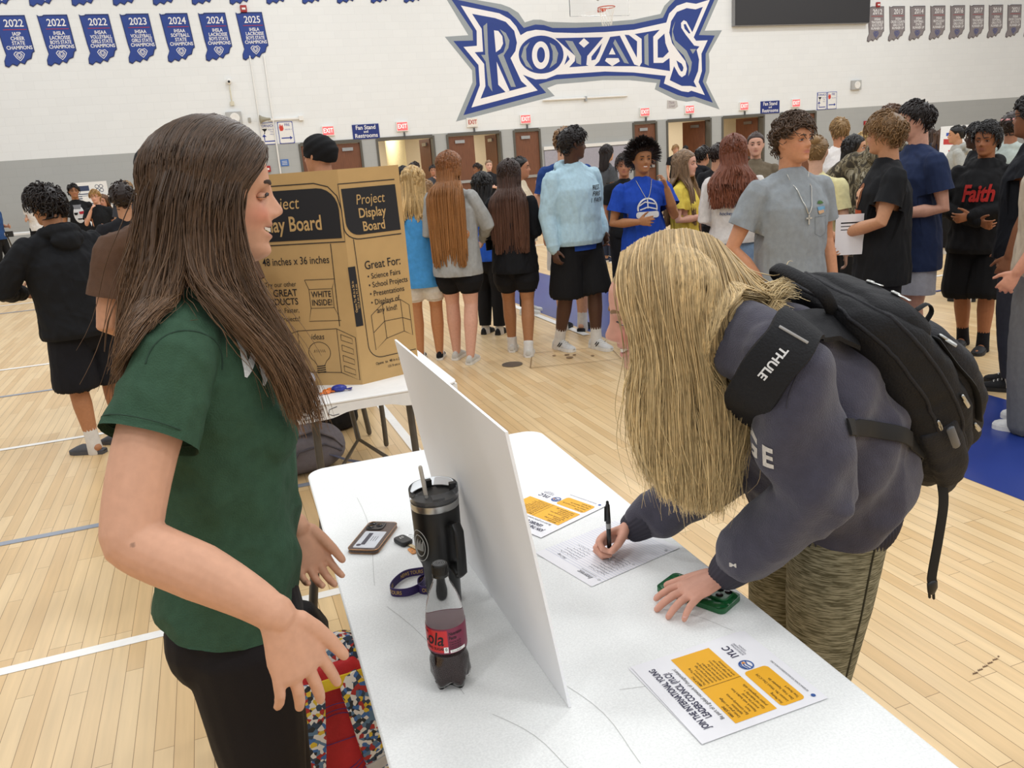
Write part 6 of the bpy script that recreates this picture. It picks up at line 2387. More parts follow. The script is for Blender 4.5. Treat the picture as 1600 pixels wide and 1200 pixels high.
def necklace(p, drop, col, cross=False, w=.0025, wid=.05):
    H = p['H']
    pts = []
    for q in np.linspace(-1, 1, 25):
        v = np.array([.2, q * wid * 1.25, .842 * H - drop * (1 - abs(q) ** 1.3)])
        h = p['bvh'].ray_cast(Vector(v + np.array([.2, 0, 0])), Vector((-1, 0, 0)), .6)
        x_ = h[0].x + .006 if h[0] else .05
        if abs(q) > .8:
            x_ = min(x_, .065)
        pts.append((x_, v[1], v[2]))
    b = MB().tube(pts, w, 6)
    if cross:
        c = np.array(pts[12])
        b.box(c[0], c[0] + .004, -.004, .004, c[2] - .052, c[2] - .004)
        b.box(c[0], c[0] + .004, -.017, .017, c[2] - .024, c[2] - .016)
    b.build('necklace', mat('necklace_' + col, col, rough=.3, metal=.8), p['root'])


necklace(afro, .15, 'B8B4A8')
P('boy in black far off in the corridor doorway', hd(1055, 227, 21.5), 25, skin='C9977C', top=T_('tee', '1A1A1D'), bottom=BLKP, shoes=BS, hair=H_('mop', '9A7A50', n=70, width=.011), vox=.013)
P('person with short black hair walking away down the corridor', hd(1071, 228, 24.9), 180, skin='8A5F48', top=T_('tee', '303238'), bottom=BLKP, shoes=BS, hair=H_('short', '191412', n=60, width=.011), vox=.014, show_face=False)
P('girl in a yellow tee with long light brown hair and folded arms', hd(1068, 238, 6.9), 72, sex='f', skin='D3A089', wide=1.06, top=T_('tee', 'D8C052', hem=.51), bottom=dict(kind='trousers', mat=cloth('17171A')), shoes=WS, hair=H_('long', '7C6248', n=800, width=.005, length=.50, front=.25, seed=3), L='cross', R='cross', vox=.0075)
P('boy in a black hoodie behind the girl in yellow', hd(1097, 230, 9.6), 140, skin='C0886A', top=T_('hoodie', '1B1B20'), bottom=BLKP, shoes=BS, hair=H_('short', '1E1613', n=150, width=.008), vox=.010, show_face=False)
P('person with dark hair in a black top, left of the auburn hair', hd(1120, 226, 8.6), 150, skin='BE8A6C', top=T_('tee', '1D1D20'), bottom=BLKP, shoes=BS, hair=H_('short', '2A1D18', n=150, width=.008), vox=.010, show_face=False)
p = P('girl with wavy auburn hair in a white printed jacket, seen from behind', hd(1146, 213, 6.1), 178, sex='f', skin='D3A088', wide=1.05, top=T_('sweat', 'D9D5D2', hem=.53), bottom=dict(kind='shorts', mat=cloth('7E97B5'), len=.5, name='denim_shorts'), shoes=WS, hair=H_('wavy', '6A3A26', tip='7A4630', n=1000, width=.005, length=.40, spread=.16, back_x=-.185, seed=6), vox=.0075, show_face=False, L='bent', R='bent')
t = MB()
m1 = frame((-.4, 0, .665 * p['H']), (0, -1, 0), (0, 0, 1))
write(t, 'Live Loyal', 0, .06, .05, m1, bold=.01, shear=.3)
write(t, 'hockey L club', 0, -.0, .035, m1, bold=.01, shear=.2)
V, F = t.arrays()
V, F = decal(V, F, 0, (-1, 0, 0), p['bvh'], .006, .05)
link('back_print', V, F, cloth('4A5A80'), p['root'], smooth=False)
P('girl facing the camera with brown hair tied back, left of the curly haired boy', hd(1181, 208, 7.8), 0, sex='f', skin='D9A78F', top=T_('sweat', '6E6250'), bottom=BLKP, shoes=WS, hair=H_('bun', '3A281F', n=240, width=.005), L='hold', R='hold', vox=.0085)
gry = P('curly haired boy in a grey tee wearing a cross necklace', hd(1238, 175, 4.15), 36, hd(1238, 175, 4.15)[2] - .035, skin='C98F6C', wide=1.06, top=T_('tee', '8E9498', ease=.010, hem=.44, fold=.010), bottom=dict(kind='trousers', mat=cloth('202024')), shoes=WS,
        hair=H_('curly', '4E3A2A', n=1300, width=.0042, seed=8, length=.045, dz=.012, flow=(.25, 0, .1), puff=1.04), head=(12, -3, 0), R=((-.03, -.185, .635), (.02, -.105, .515)), L='down', vox=.0058, iris='3A4A5A', brow='4A3526')
necklace(gry, .20, 'C9C7C0', True, .0028)
t = MB()
m1 = frame((.3, .085, .735 * gry['H']), (0, 1, 0), (0, 0, 1))
for a in np.linspace(.2, 2.9, 6):
    stroke(t, [(0, .03), (.022 * math.cos(a), .03 + .016 * math.sin(a))], .006, m1)
V, F = t.arrays()
V, F = decal(V, F, 0, (1, 0, 0), gry['bvh'], .005, .02)
link('palm_print', V, F, cloth('4A6A3A'), gry['root'], smooth=False)
t = MB()
flat(t, [(-.03, .015), (.028, .015), (.03, -.012), (-.02, -.018)], m1)
V, F = t.arrays()
V, F = decal(V, F, 0, (1, 0, 0), gry['bvh'], .004, .02)
link('beach_print', V, F, cloth('6FA0C0'), gry['root'], smooth=False)
t = MB()
flat(t, [(-.028, -.004), (.02, -.002), (.024, -.016), (-.02, -.022)], m1)
V, F = t.arrays()
V, F = decal(V, F, 0, (1, 0, 0), gry['bvh'], .0055, .02)
link('sand_print', V, F, cloth('C9A582'), gry['root'], smooth=False)
t = MB()
stroke(t, [(-.045, -.035), (.045, -.035), (.045, -.12), (0, -.14), (-.045, -.12), (-.045, -.035)], .002, m1)
V, F = t.arrays()
V, F = decal(V, F, 0, (1, 0, 0), gry['bvh'], .003, .03)
link('pocket_seam', V, F, cloth('6E7478'), gry['root'], smooth=False)
# --- right side
P('girl with a blonde plaited bun in a pale yellow top behind the curly haired boy', hd(1276, 214, 5.6), 172, sex='f', skin='D8AC92', top=T_('tee', 'E6DDA8'), bottom=BLKP, shoes=WS, hair=H_('bun', '8F7048', n=260, width=.005), vox=.0085, show_face=False)
P('blond boy in a plain white tee and black shorts, seen from behind', hd(1313, 186, 7.9), -158, skin='C88A66', wide=1.05, top=T_('tee', 'E9E4E0', ease=.012), bottom=BLK, shoes=WS, hair=H_('short', '9A7A50', n=420, width=.0055), vox=.0078, show_face=False, head=(-6, 0, 0), stride=.04)
p = P('girl with black hair and glasses in a dark green top beside the white tee', hd(1334, 214, 7.3), 80, sex='f', skin='C99676', top=T_('tee', '24403A'), bottom=BLKP, shoes=BS, hair=H_('long', '17120F', n=220, width=.0065, length=.36), vox=.009)
b = MB()
for sy in (-1, 1):
    b.tube([(.094, .031 * sy + .020 * math.cos(q), .016 * math.sin(q) - .003) for q in np.linspace(0, 2 * PI, 17)[:-1]], .0018, 5, closed=True)
b.tube([(.097, -.011, .0), (.099, 0, .003), (.097, .011, .0)], .0016, 5)
V, F = b.arrays()
link('glasses', xf(p['hm'], V), F, M_BLACK, p['root'])
P('student with curly blond hair between the white tee and the camouflage jacket', hd(1354, 205, 8.2), 95, sex='f', skin='D9AB92', top=T_('tee', '8A8F94'), bottom=BLKP, shoes=WS, hair=H_('curly', 'B89A62', n=260, width=.006), vox=.009)
M_CAMO = camo()
P('boy in a camouflage hooded jacket behind the black graphic tee', hd(1392, 167, 5.7), 160, skin='C89A7C', wide=1.22, top=T_('hoodie', M_CAMO, ease=.02, hem=.42, fold=.010), bottom=dict(kind='trousers', mat=cloth('3A3A36')), shoes=WS, hair=H_('short', '5A3E2A', n=420, width=.0055), vox=.0078, L='wide', R='bent', show_face=False)
blk = P('boy with shaggy light brown hair in a black tee with an orange portrait print', hd(1389, 179, 4.75), -78, skin='C4906E', wide=1.08, top=T_('tee', '17181B', ease=.012, hem=.43, fold=.010), bottom=dict(kind='trousers', mat=cloth('15161C'), name='jeans', ease=.016), shoes=WS,
        hair=H_('mop', '7A5C3A', n=900, width=.0045, seed=5, dz=.004, length=.055), head=(-30, 2, 0), L=((.04, .15, .655), (.155, .01, .60)), R=((.05, -.14, .65), (.15, .02, .575)), vox=.0062)
m1 = frame((.3, .03, .70 * blk['H']), (0, 1, 0), (0, 0, 1))
for pts, c, q in (([(.045 * math.cos(a), .06 + .075 * math.sin(a)) for a in np.linspace(0, 2 * PI, 20)[:-1]], '8F5C40', .004), ([(-.06, -.02), (.06, -.02), (.075, -.22), (-.075, -.22)], 'B4502C', .004),
                  ([(-.025, .10), (.03, .11), (.035, .04), (0, -.01), (-.03, .04)], 'D9A684', .008), ([(-.02, -.05), (.03, -.05), (.02, -.16), (-.03, -.17)], 'E0A070', .008), ([(-.02, .055), (.025, .06), (.025, .045), (-.02, .04)], '2A1A14', .012)):
    V, F = decal(xf(m1, np.array([(x_, y_, 0) for x_, y_ in pts])), [tuple(range(len(pts)))], 0, (1, 0, 0), blk['bvh'], q, .03)
    link('portrait_print', V, F, cloth(c), blk['root'])
a_ = blk['arms'][1][1]
d_ = unit(blk['arms'][1][0] - a_)
MB().tube([a_ + d_ * .03 + np.array([.0, .030 * math.cos(q), .030 * math.sin(q)]) for q in np.linspace(0, 2 * PI, 17)[:-1]], .004, 6, closed=True).build('bracelet', M_BLACK, blk['root'])
o = thing('paper', 'white printed sheet hanging from the hand of the boy in the black tee', 'paper', (*at(1327, 398, 4.9)[:2], at(1327, 398, 4.9)[2]), math.radians(-28))
V = []
b = MB().box(-.085, .085, -.001, .001, 0, .24)
b.build('sheet', M_PAPER, o, smooth=False)
t = MB()
for q in range(3):
    stroke(t, [(-.055, .19 - .02 * q), (.055, .19 - .02 * q)], .008 - .003 * (q > 0), frame((0, -.0012, 0), (1, 0, 0), (0, 0, 1)))
t.build('lettering', M_INK, o, smooth=False)
p = P('tall dark haired boy in a navy jersey and grey shorts at the right', hd(1436, 160, 5.1), -62, skin='D3A08A', wide=1.14, top=T_('tee', '232F4E', ease=.012, hem=.42), bottom=dict(kind='shorts', mat=cloth('A5A6AE'), len=.78), shoes=WS, hair=H_('short', '1E1614', n=520, width=.005, length=.03), head=(-22, 0, 0), vox=.0065, L='bent', R='down')
t = MB()
m1 = frame((.3, .10, .465 * p['H']), (0, 1, 0), (0, 0, 1))
flat(t, rrect(-.055, .055, -.03, .03, .012), m1)
V, F = t.arrays()
V, F = decal(V, F, 0, (.8, .6, 0), p['bvh'], .006, .03)
link('jersey_tag', V, F, M_WHITE, p['root'], smooth=False)
P('boy in a light grey zip hoodie and black joggers with a small black bun', (9.1, 8.15), -88, 1.60, skin='C79472', top=T_('hoodie', 'A9A9A2', hem=.46), bottom=dict(kind='trousers', mat=cloth('161618'), ease=.022), shoes=dict(mat=cloth('8A8A88'), trim=M_BLACK, sock=M_SOCK), hair=H_('bun', '17120F', n=260, width=.005), vox=.0082, L='pocket', R='down', stride=.06)
P('dark skinned boy in black between the grey zip hoodie and the red Faith hoodie', hd(1531, 195, 7.4), -95, skin='3E2A22', top=T_('sweat', '151517'), bottom=BLKP, shoes=BS, hair=H_('mop', '15100F', n=260, width=.006), vox=.0088, lips='4A2A28')
fth = P('boy in a black hoodie with red Faith lettering, hands folded', (5.20, 4.41), -14, 1.61, skin='9A6444', top=T_('hoodie', '151517', ease=.014, hem=.455, fold=.010), bottom=dict(kind='shorts', mat=cloth('121214'), len=.92, ease=.024), shoes=dict(mat=cloth('2A2A2C', rough=.6), sole=M_SOLEB, kind='slide', sock=cloth('16161C'), sockh=.10),
        hair=H_('mop', '16110F', n=800, width=.005, seed=9, dz=.010, length=.05, flow=(.2, .5, -.2)), head=(-4, 2, 0), L=((.03, .145, .655), (.125, -.005, .625)), R=((.02, -.145, .65), (.12, .02, .60)), vox=.006, lips='8A5048', stride=.03)
t = MB()
m1 = frame((.4, .0, .715 * fth['H']), (0, 1, 0), (0, 0, 1))
write(t, 'Faith', .012, 0, .155, m1, bold=.035, sx=.68, shear=.12)
V, F = t.arrays()
V, F = decal(V, F, 0, (1, 0, 0), fth['bvh'], .007, .03)
link('chest_lettering', V, F, cloth('A82A26'), fth['root'], smooth=False)
P('boy in a dark sleeveless top at the right edge, one arm hanging', hd(1622, 152, 4.7), -96, skin='8E5E42', wide=.98, top=T_('tee', '1A1C22', sleeve=.3, ease=.008), bottom=dict(kind='trousers', mat=cloth('3A3B42'), name='jeans'), shoes=BS, hair=H_('mop', '17110F', n=500, width=.005, seed=12, flow=(.5, 0, .5)), head=(-20, -4, 0), vox=.0065, R=((.0, -.155, .63), (.06, -.15, .485)), L='down')
P('student in a beige shirt and grey sweatpants cut by the right edge', (4.07, 3.03), -98, 1.78, skin='CF957C', wide=1.1, top=T_('tee', 'B9AC9A', ease=.006), bottom=dict(kind='trousers', mat=cloth('6C6D6F'), ease=.024, flare=.02, name='sweatpants', len=.98), shoes=dict(mat=cloth('D9D8D6', rough=.5), trim=cloth('7B766F'), sock=M_SOCK), hair=H_('short', '4A3526', n=200, width=.007), vox=.0065, L=((-.03, .15, .635), (.05, .15, .50)), R=((-.02, -.15, .635), (.055, -.15, .505)))
for k, (px, py, t_, c) in enumerate(((1443, 206, 19.5, '2A1E1A'), (1456, 203, 21.0, '3A2A22'), (1466, 206, 20.2, '4A3426'), (1474, 201, 21.8, '5A3E2E'))):
    P('girl with long dark hair far off by the grey wall, %s of four' % ordn[k], hd(px, py, t_), 160 + 15 * k, sex='f', skin='B58468', top=T_('tee', ['24262A', 'D8D4CE', '303A55', '22303A'][k]), bottom=BLKP, shoes=BS, hair=H_('long', c, n=60, width=.011, length=.36), vox=.014, show_face=False)
P('student whose dark hair shows behind the red Faith hoodie hair', hd(1551, 192, 9.0), 170, skin='8A5F48', top=T_('tee', '23252A'), bottom=BLKP, shoes=BS, hair=H_('curly', '1C1512', n=120, width=.009), vox=.011, show_face=False)
p = P('student in a pink cap at the right edge behind the Faith hoodie', hd(1583, 178, 7.6), 170, skin='9A6A50', top=T_('tee', 'B9C4BE'), bottom=BLKP, shoes=BS, hair=H_('curly', '2A1D18', n=140, width=.008), vox=.010, show_face=False)
MB().tube([(-.012 + .092 * math.cos(q), .084 * math.sin(q), .055 - .0 * q) for q in np.linspace(0, 2 * PI, 25)[:-1]], .018, 8, closed=True)
b = MB().tube([(-.012 + .102 * math.cos(q), .094 * math.sin(q), .06) for q in np.linspace(0, 2 * PI, 25)[:-1]], (.012), 8, closed=True)
V, F = b.arrays()
link('headband', xf(p['hm'], V), F, cloth('D8A0A0'), p['root'])
# the cap of the man in brown
for o in COL.objects:
    if o.get('label', '').startswith('man in a brown tee'):
        hroot = o
hmx = headmx((.012 * 1.77, 0, .937 * 1.77), 0, 0, 0, 1.77 / 1.74 * .99)
Vh, Fh = head_grid(36, 0.0, 0, np.linspace(.02, .1165, 18))
c = np.array([-.012, 0, .04])
Vh = (Vh - c) * np.array([1.16, 1.18, 1.12]) + c + np.array([0, 0, .006])
b = MB().add(Vh, Fh)
b.prism([(.06, -.075), (.13, -.055), (.165, 0), (.13, .055), (.06, .075)], .028, .036)
V, F = b.arrays()
link('cap', xf(hmx, V), F, cloth('17181A'), hroot)

# --- far furniture at the walls
r = thing('folding_table', 'white folding table at the far left behind the boys', 'table', (-2.9, 22.3, 0), 0)
MB().rbox(-1.9, 1.2, -.38, .38, .71, .75, .05).build('tabletop', M_TPLAIN, r)
for x in (-1.6, .9):
    for y in (-.3, .3):
        MB().tube([(x, y, .71), (x + .12 * (1 if x < 0 else -1), y, .02)], .016, 8).build('leg', M_LEG, r)
for (px, py, w_, h_, lab, bars) in ((148, 292, .80, .62, 'white tri-fold poster with a navy title behind the boys at left', 1), (158, 312, .62, .50, 'smaller white poster on the far left table', 0)):
    p_ = at(px, py, 20.6 if bars else 20.2)
    p_[1] = 22.35 if bars else 22.2
    r = thing('poster_board', lab, 'poster', (p_[0], p_[1], .75), math.radians(3))
    zt = p_[2] - .75 + .12
    MB().box(-w_ / 2, w_ / 2, 0, .01, 0, zt).build('sheet', M_WHITE, r, smooth=False)
    m1 = frame((0, -.0012, 0), (1, 0, 0), (0, 0, 1))
    t = MB()
    if bars:
        flat(t, [(-.30, zt - .2), (.0, zt - .2), (.0, zt - .08), (-.30, zt - .08)], m1)
        for q in range(3):
            stroke(t, [(-.28, zt - .27 - .05 * q), (.0, zt - .27 - .05 * q)], .02, m1)
        for sx, sz in ((-1, 1), (1, 1), (-1, -1), (1, -1)):
            stroke(t, [(.22 + .045 * sx + .04 * math.cos(a), zt - .16 + .045 * sz + .04 * math.sin(a)) for a in np.linspace(0, 2 * PI, 14)], .012, m1)
    else:
        flat(t, [(.05, zt - .35), (.25, zt - .35), (.25, zt - .1), (.05, zt - .1)], m1)
        write(t, 'G', -.15, zt - .25, .2, m1, bold=.02)
    t.build('poster_print', mat('poster_navy', '33405E'), r, smooth=False)
r = thing('folding_table', 'white folding table far right behind the grey zip hoodie', 'table', (*at(1480, 262, 15.5)[:2], 0), math.radians(-20))
MB().rbox(-.9, .9, -.38, .38, .71, .75, .05).build('tabletop', M_TPLAIN, r)
for x in (-.7, .7):
    for y in (-.3, .3):
        MB().tube([(x, y, .71), (x, y, .02)], .016, 8).build('leg', M_LEG, r)
p_ = at(1494, 240, 15.5)
r = thing('poster_board', 'white poster with red and blue marks on the far right table', 'poster', (p_[0], p_[1], .75), math.radians(-30))
MB().box(-.3, .3, 0, .01, 0, .85).build('sheet', M_WHITE, r, smooth=False)
m1 = frame((0, -.0012, 0), (1, 0, 0), (0, 0, 1))
t = MB()
flat(t, [(-.24, .52), (.05, .50), (.05, .60), (-.24, .62)], m1)
write(t, 'vote', 0, .38, .16, m1, bold=.03, shear=.2)
for q in range(4):
    flat(t, [(-.2 + .12 * q, .15), (-.14 + .12 * q, .14), (-.15 + .12 * q, .21), (-.2 + .12 * q, .22)], m1)
t.build('red_print', mat('poster_red', 'C03A34'), r, smooth=False)
t = MB()
for (x_, z_) in ((-.15, .70), (.12, .74), (.1, .22), (-.05, .26)):
    flat(t, [(x_ - .05, z_ - .03), (x_ + .05, z_ - .03), (x_ + .05, z_ + .03), (x_ - .05, z_ + .03)], m1)
t.build('blue_print', mat('poster_blue', '3A56A8'), r, smooth=False)
r = thing('storage_bag', 'dark bag under the far right folding table', 'bag', (*at(1484, 290, 15.2)[:2], 0), .3)
V, F = MB().ball((0, 0, .2), (.35, .22, .2), nu=20, nv=12).arrays()
V[:, 2] = np.maximum(V[:, 2], 0.002)
link('pouch', V + (noise3(V, 14, 2) * .02)[:, None] * np.array([1, 1, .3]), F, cloth('22252E'), r)
# ------------------------------------------------------------------ the two girls at the front table
def at_y(px, py, Y):
    d = ray(px, py)
    return np.array([0, 0, CAM_H]) + d * (Y / d[1])


def G(*pts):
    return np.array([at_y(*p) for p in pts])


def guide_hair(root, guides, n, K, rad, jit, base, tips, seed, bvh=None, wave=.004, snap=(), cap_mx=None, name='hair', lens=(.82, 1.0), clear=(.002, .012), freq=14, mass=None, fly=.06, locks=5.0, pull=.62):
    r = np.random.default_rng(seed)
    gs = np.stack([resample(g[None], K)[0] for g in guides])
    m_ = len(gs)

    def strands(n, jit, lens, snap_on=True):
        u = r.uniform(0, m_ - 1 - 1e-6, n)
        i = u.astype(int)
        w = (u - i)[:, None]
        q = np.linspace(0, 1, K)[None]
        w = np.repeat(w, K, 1)
        for k in snap:
            sel = i == k
            s = np.clip((q - .38) / .3, 0, 1)
            s = s * s * (3 - 2 * s)
            tgt = np.where(w > .5, np.where(w > .5, .92 + .08 * w, w), .08 * w)
            w = np.where(sel[:, None], w + (tgt - w) * s, w)
        P = gs[i] * (1 - w[..., None]) + gs[i + 1] * w[..., None]
        # shorter strands end earlier on their path
        ln = r.uniform(*lens, n)
        idx = np.linspace(0, 1, K)[None] * ln[:, None] * (K - 1)
        a = np.clip(idx.astype(int), 0, K - 2)
        f = (idx - a)[..., None]
        P = np.take_along_axis(P, a[..., None].repeat(3, 2), 1) * (1 - f) + np.take_along_axis(P, (a + 1)[..., None].repeat(3, 2), 1) * f
        # strands gather into locks towards their ends
        uc = (np.floor(u * locks) + .5) / locks
        uc = np.clip(uc + .012 * np.sin(u * 37), 0, m_ - 1 - 1e-6)
        ic = uc.astype(int)
        wc = (uc - ic)[:, None, None]
        same = (ic == i)[:, None, None]
        Pc = gs[ic] * (1 - wc) + gs[ic + 1] * wc
        qk = np.linspace(0, 1, K)[None, :, None]
        P = np.where(same, P + (Pc - P) * pull * qk ** 1.1 * (np.arange(n) % 5 != 0)[:, None, None], P) if not len(snap) else P
        off = r.normal(0, jit, (n, 1, 3))
        off2 = r.normal(0, jit * 1.5, (n, 1, 3))
        fl = (r.uniform(0, 1, (n, 1, 1)) < fly) * r.normal(0, jit * 4, (n, 1, 3))
        qq = np.linspace(0, 1, K)[None, :, None]
        P = P + off * np.minimum(1, .25 + qq * 2) + off2 * qq ** 1.5 + fl * qq ** 1.3
        ph = r.uniform(0, 2 * PI, (n, 1, 3))
        lock = np.sin(u * 9.0)[:, None, None] * 1.5
        P = P + wave * qq * np.sin(ph * .16 + lock + qq * freq + np.array([0, 1.3, 2.1]))
        return P, u

    P, u = strands(n, jit, lens)
    if bvh is not None:
        cl = r.uniform(*clear, n)
        for a in range(n):
            for k in range(0, K):
                p = Vector(P[a, k])
                for b_ in bvh:
                    h = b_.find_nearest(p, .15)
                    if h[0] is not None:
                        d = (p - h[0]).dot(h[1])
                        if d < cl[a]:
                            p = h[0] + h[1] * cl[a]
                P[a, k] = p
    q = np.linspace(0, 1, K)[None]
    R = rad * r.uniform(.6, 1.35, (n, 1)) * (1 - .72 * q ** 2.5)
    c0, c1 = np.array(rgb(base)), np.array(rgb(tips))
    lockv = (.5 + .5 * np.sin(u * 23 + r.normal(0, .7, n)))[:, None]
    tone = r.uniform(.72, 1.22, (n, 1)) * (.72 + .48 * lockv)
    V, Q, _ = tubes(P, R, 4)
    k = np.repeat((np.linspace(0, 1, K) ** 1.2)[None], n, 0)[..., None]
    C = ((c0 * (1 - k) + c1 * k) * tone[:, None, :])
    C = np.repeat(C[:, :, None, :], 4, 2).reshape(-1, 3)
    if mass:
        # a body of broad locks under the strands so that nothing shows through
        sv = snap
        P2, u2 = strands(mass[0], jit * .6, (.75, .93))
        if bvh is not None:
            for a in range(mass[0]):
                for kk in range(0, K):
                    p = Vector(P2[a, kk])
                    for b_ in bvh:
                        h = b_.find_nearest(p, .15)
                        if h[0] is not None and (p - h[0]).dot(h[1]) < .003:
                            p = h[0] + h[1] * .003
                    P2[a, kk] = p
        R2 = mass[1] * np.repeat((np.clip(np.linspace(-.1, 1.7, K), .12, 1) * (1 - np.linspace(0, 1, K) ** 3 * .8))[None], mass[0], 0)
        V2, Q2, _ = tubes(P2, R2, 6)
        k = np.repeat((np.linspace(0, 1, K) ** 1.2)[None], mass[0], 0)[..., None]
        C2 = (c0 * (1 - k) + c1 * k) * r.uniform(.55, .85, (mass[0], 1, 1))
        C2 = np.repeat(C2[:, :, None, :], 6, 2).reshape(-1, 3)
        Q = np.vstack([Q, Q2 + len(V)])
        V = np.vstack([V, V2])
        C = np.vstack([C, C2])
    if cap_mx is not None:
        Vc, Qc = scalp_cap(.0035, 0, seed, .0005)
        Vc = xf(cap_mx, Vc)
        Q = np.vstack([Q, Qc + len(V)])
        V = np.vstack([V, Vc])
        C = np.vstack([C, np.repeat(c0[None] * .8, len(Vc), 0)])
    V = xf(np.linalg.inv(np.array(root.matrix_world)), V)
    return mesh_any(name, V, Q, M_HAIR, root, C)


def bvh_of(V, Q):
    return BVHTree.FromPolygons(V.tolist(), Q.tolist())


# ================================================================== the brunette
A = thing('person', 'long haired brunette in a green tee and black leggings, standing at the table smiling', 'person', (-.05, 1.44, 0))
A['label'] = 'smiling brunette in a dark green tee and black leggings standing left of the front table'
bpy.context.view_layer.update()
AO = np.array([-.05, 1.44, 0])


def la(p):
    return np.array(p, float) - AO


AY = 1.44
hA_c = at(337, 307, 1.335)
hmA = headmx(la(hA_c), 0, 4, 0, .955)
b = MB()
z_ = [.86, .93, 1.02, 1.10, 1.18, 1.26, 1.33, 1.385, 1.42]
xb = [-.165, -.16, -.145, -.13, -.13, -.135, -.135, -.115, -.07]
xf__ = [.03, .03, .035, .045, .055, .055, .045, .01, -.02]
hw = [.15, .15, .125, .115, .12, .13, .135, .11, .05]
b.tube([la((.5 * (p + q), AY, z)) for p, q, z in zip(xb, xf__, z_)], np.stack([hw, (np.array(xf__) - np.array(xb)) / 2], 1), 28, side=(0, 1, 0))
SR, SL = la((-.075, 1.275, 1.385)), la((-.06, 1.605, 1.385))
b.tube([SR, la((-.055, AY, 1.425)), SL], np.array([.045, .056, .045]), 14)
b.tube([la((-.05, AY, 1.40)), la((-.03, AY, 1.46)), hmA[:3, 3] + hmA[:3, :3] @ np.array([-.02, 0, -.06])], np.array([.060, .052, .052]), 18)
ARM = [SR, la((-.128, 1.213, 1.285)), la((-.163, 1.158, 1.185)), la((-.155, 1.143, 1.158)), la((-.085, 1.105, 1.118)), la((-.03, 1.078, 1.08)), la((.004, 1.06, 1.050))]
b.tube(resample(np.array(ARM)[None], 22)[0], np.interp(np.linspace(0, 6, 22), range(7), [.048, .0455, .0415, .0405, .0395, .031, .0245]), 18)
tipsA = hand(b, ARM[-1], (.20, -.06, -.95), (-.35, 1, -.1), 1, 1.04, curl=(9, 12, 14, 18), spread=.13, thumb=(.80, .50, .0), seg=10)
FARM = [SL, la((-.10, 1.635, 1.27)), la((-.11, 1.625, 1.16)), la((-.02, 1.57, 1.06)), la((.068, 1.50, .985))]
b.tube(FARM, np.array([.046, .044, .039, .034, .024]), 16)
hand(b, FARM[-1], (.22, -.15, -.9), (.3, -1, 0), -1, .92, curl=(24, 28, 32, 36), spread=.07, thumb=(.85, .4, .3), seg=10)
LEG = {}
for sd in (-1, 1):
    hp, kn, an = la((-.062, AY + sd * .082, .86)), la((-.045 + .012 * sd, AY + sd * .085, .47)), la((-.075 + .02 * sd, AY + sd * .088, .075))
    LEG[sd] = (hp, kn, an)
    b.tube([hp, hp * .5 + kn * .5, kn, kn * .62 + an * .38, an], np.array([.092, .076, .054, .056, .036]), 16)
    b.tube([an + np.array([-.035, 0, -.03]), an + np.array([.09, 0, -.042])], np.array([.026, .020]), 10)
Vh, Fh = head_grid(96, 1.0, 1.0, np.interp(np.linspace(0, len(ZR) - 1, 110), np.arange(len(ZR)), ZR))
b.add(xf(hmA, Vh), Fh)
ear(b, hmA @ np.diag([1, .93, 1, 1]), .6)
headA = bvh_of(xf(hmA, Vh) + AO, np.array([f for f in Fh if len(f) == 4]))
V, Q, N = remesh(b, .0029, 2, .5)
bodyA = bvh_of(V + AO, Q)
C = face_color(V, hmA, 'D3A083', 'B4625C', .35)
rA = np.random.default_rng(2)
for q in range(26):
    p = ARM[2] * (1 - q / 26) + ARM[0 if q % 2 else -1] * (q / 26) + rA.normal(0, .02, 3)
    d = np.linalg.norm(V - (p + np.array([0, -.04, 0])), axis=1)
    C[d < .0032] *= .55
qlink('body', V, Q, M_SKIN, A, C)
face_parts(A, hmA, '3A2A1E', '3A281E', 1.0, 1.0, True, ir=.0085, skin='D3A083')
# leggings
g = MB()
zz = [.80, .86, .915, .96]
g.tube([la((-.066, AY, q)) for q in zz], np.stack([[.155, .172, .165, .145], [.112, .122, .116, .105]], 1), 28, side=(0, 1, 0))
for sd in (-1, 1):
    g.ball(la((-.105, AY + sd * .07, .865)), (.082, .082, .095))
    hp, kn, an = LEG[sd]
    g.tube([hp, hp * .5 + kn * .5, kn, kn * .62 + an * .38, an + np.array([0, 0, .03])], np.array([.098, .083, .059, .061, .042]), 18)
V, Q, N = remesh(g, .006, 5, .5)
V = wrinkle(V, N, .0018, 30, 3)
qlink('leggings', V, Q, mat('leggings_black', '181416', rough=.75, var=.05, scale=300, bump=.1, bscale=500, spec=.25), A)
for sd in (-1, 1):
    an = LEG[sd][2]
    m1 = np.eye(4)
    m1[:3, 3] = (an[0], an[1], an[2] - .075)
    make_shoe(A, m1, .95, cloth('D6D3CE', rough=.6), M_SOLE)
# tee
M_GREEN = mat('tee_green', '37523F', rough=.85, var=.09, scale=60, bump=.3, bscale=420, spec=.2)
g = MB()
z_ = [.86, .90, .95, 1.02, 1.10, 1.17, 1.23, 1.29, 1.335, 1.38, 1.415, 1.435]
xb = [-.196, -.194, -.188, -.18, -.17, -.165, -.163, -.16, -.152, -.135, -.11, -.09]
xf__ = [.045, .046, .055, .066, .078, .084, .086, .078, .066, .045, .015, -.005]
hw = [.178, .178, .172, .162, .155, .155, .16, .168, .170, .155, .11, .075]
g.tube([la((.5 * (p + q), AY, z)) for p, q, z in zip(xb, xf__, z_)], np.stack([hw, (np.array(xf__) - np.array(xb)) / 2], 1), 36, side=(0, 1, 0))
for sd in (-1, 1):
    g.ball(la((.035, AY + sd * .072, 1.225)), (.058, .066, .062))
g.tube([SR * .97 + SL * .03, la((-.055, AY, 1.425)), SL * .97 + SR * .03], np.array([.057, .066, .057]), 16)
cutsA = []
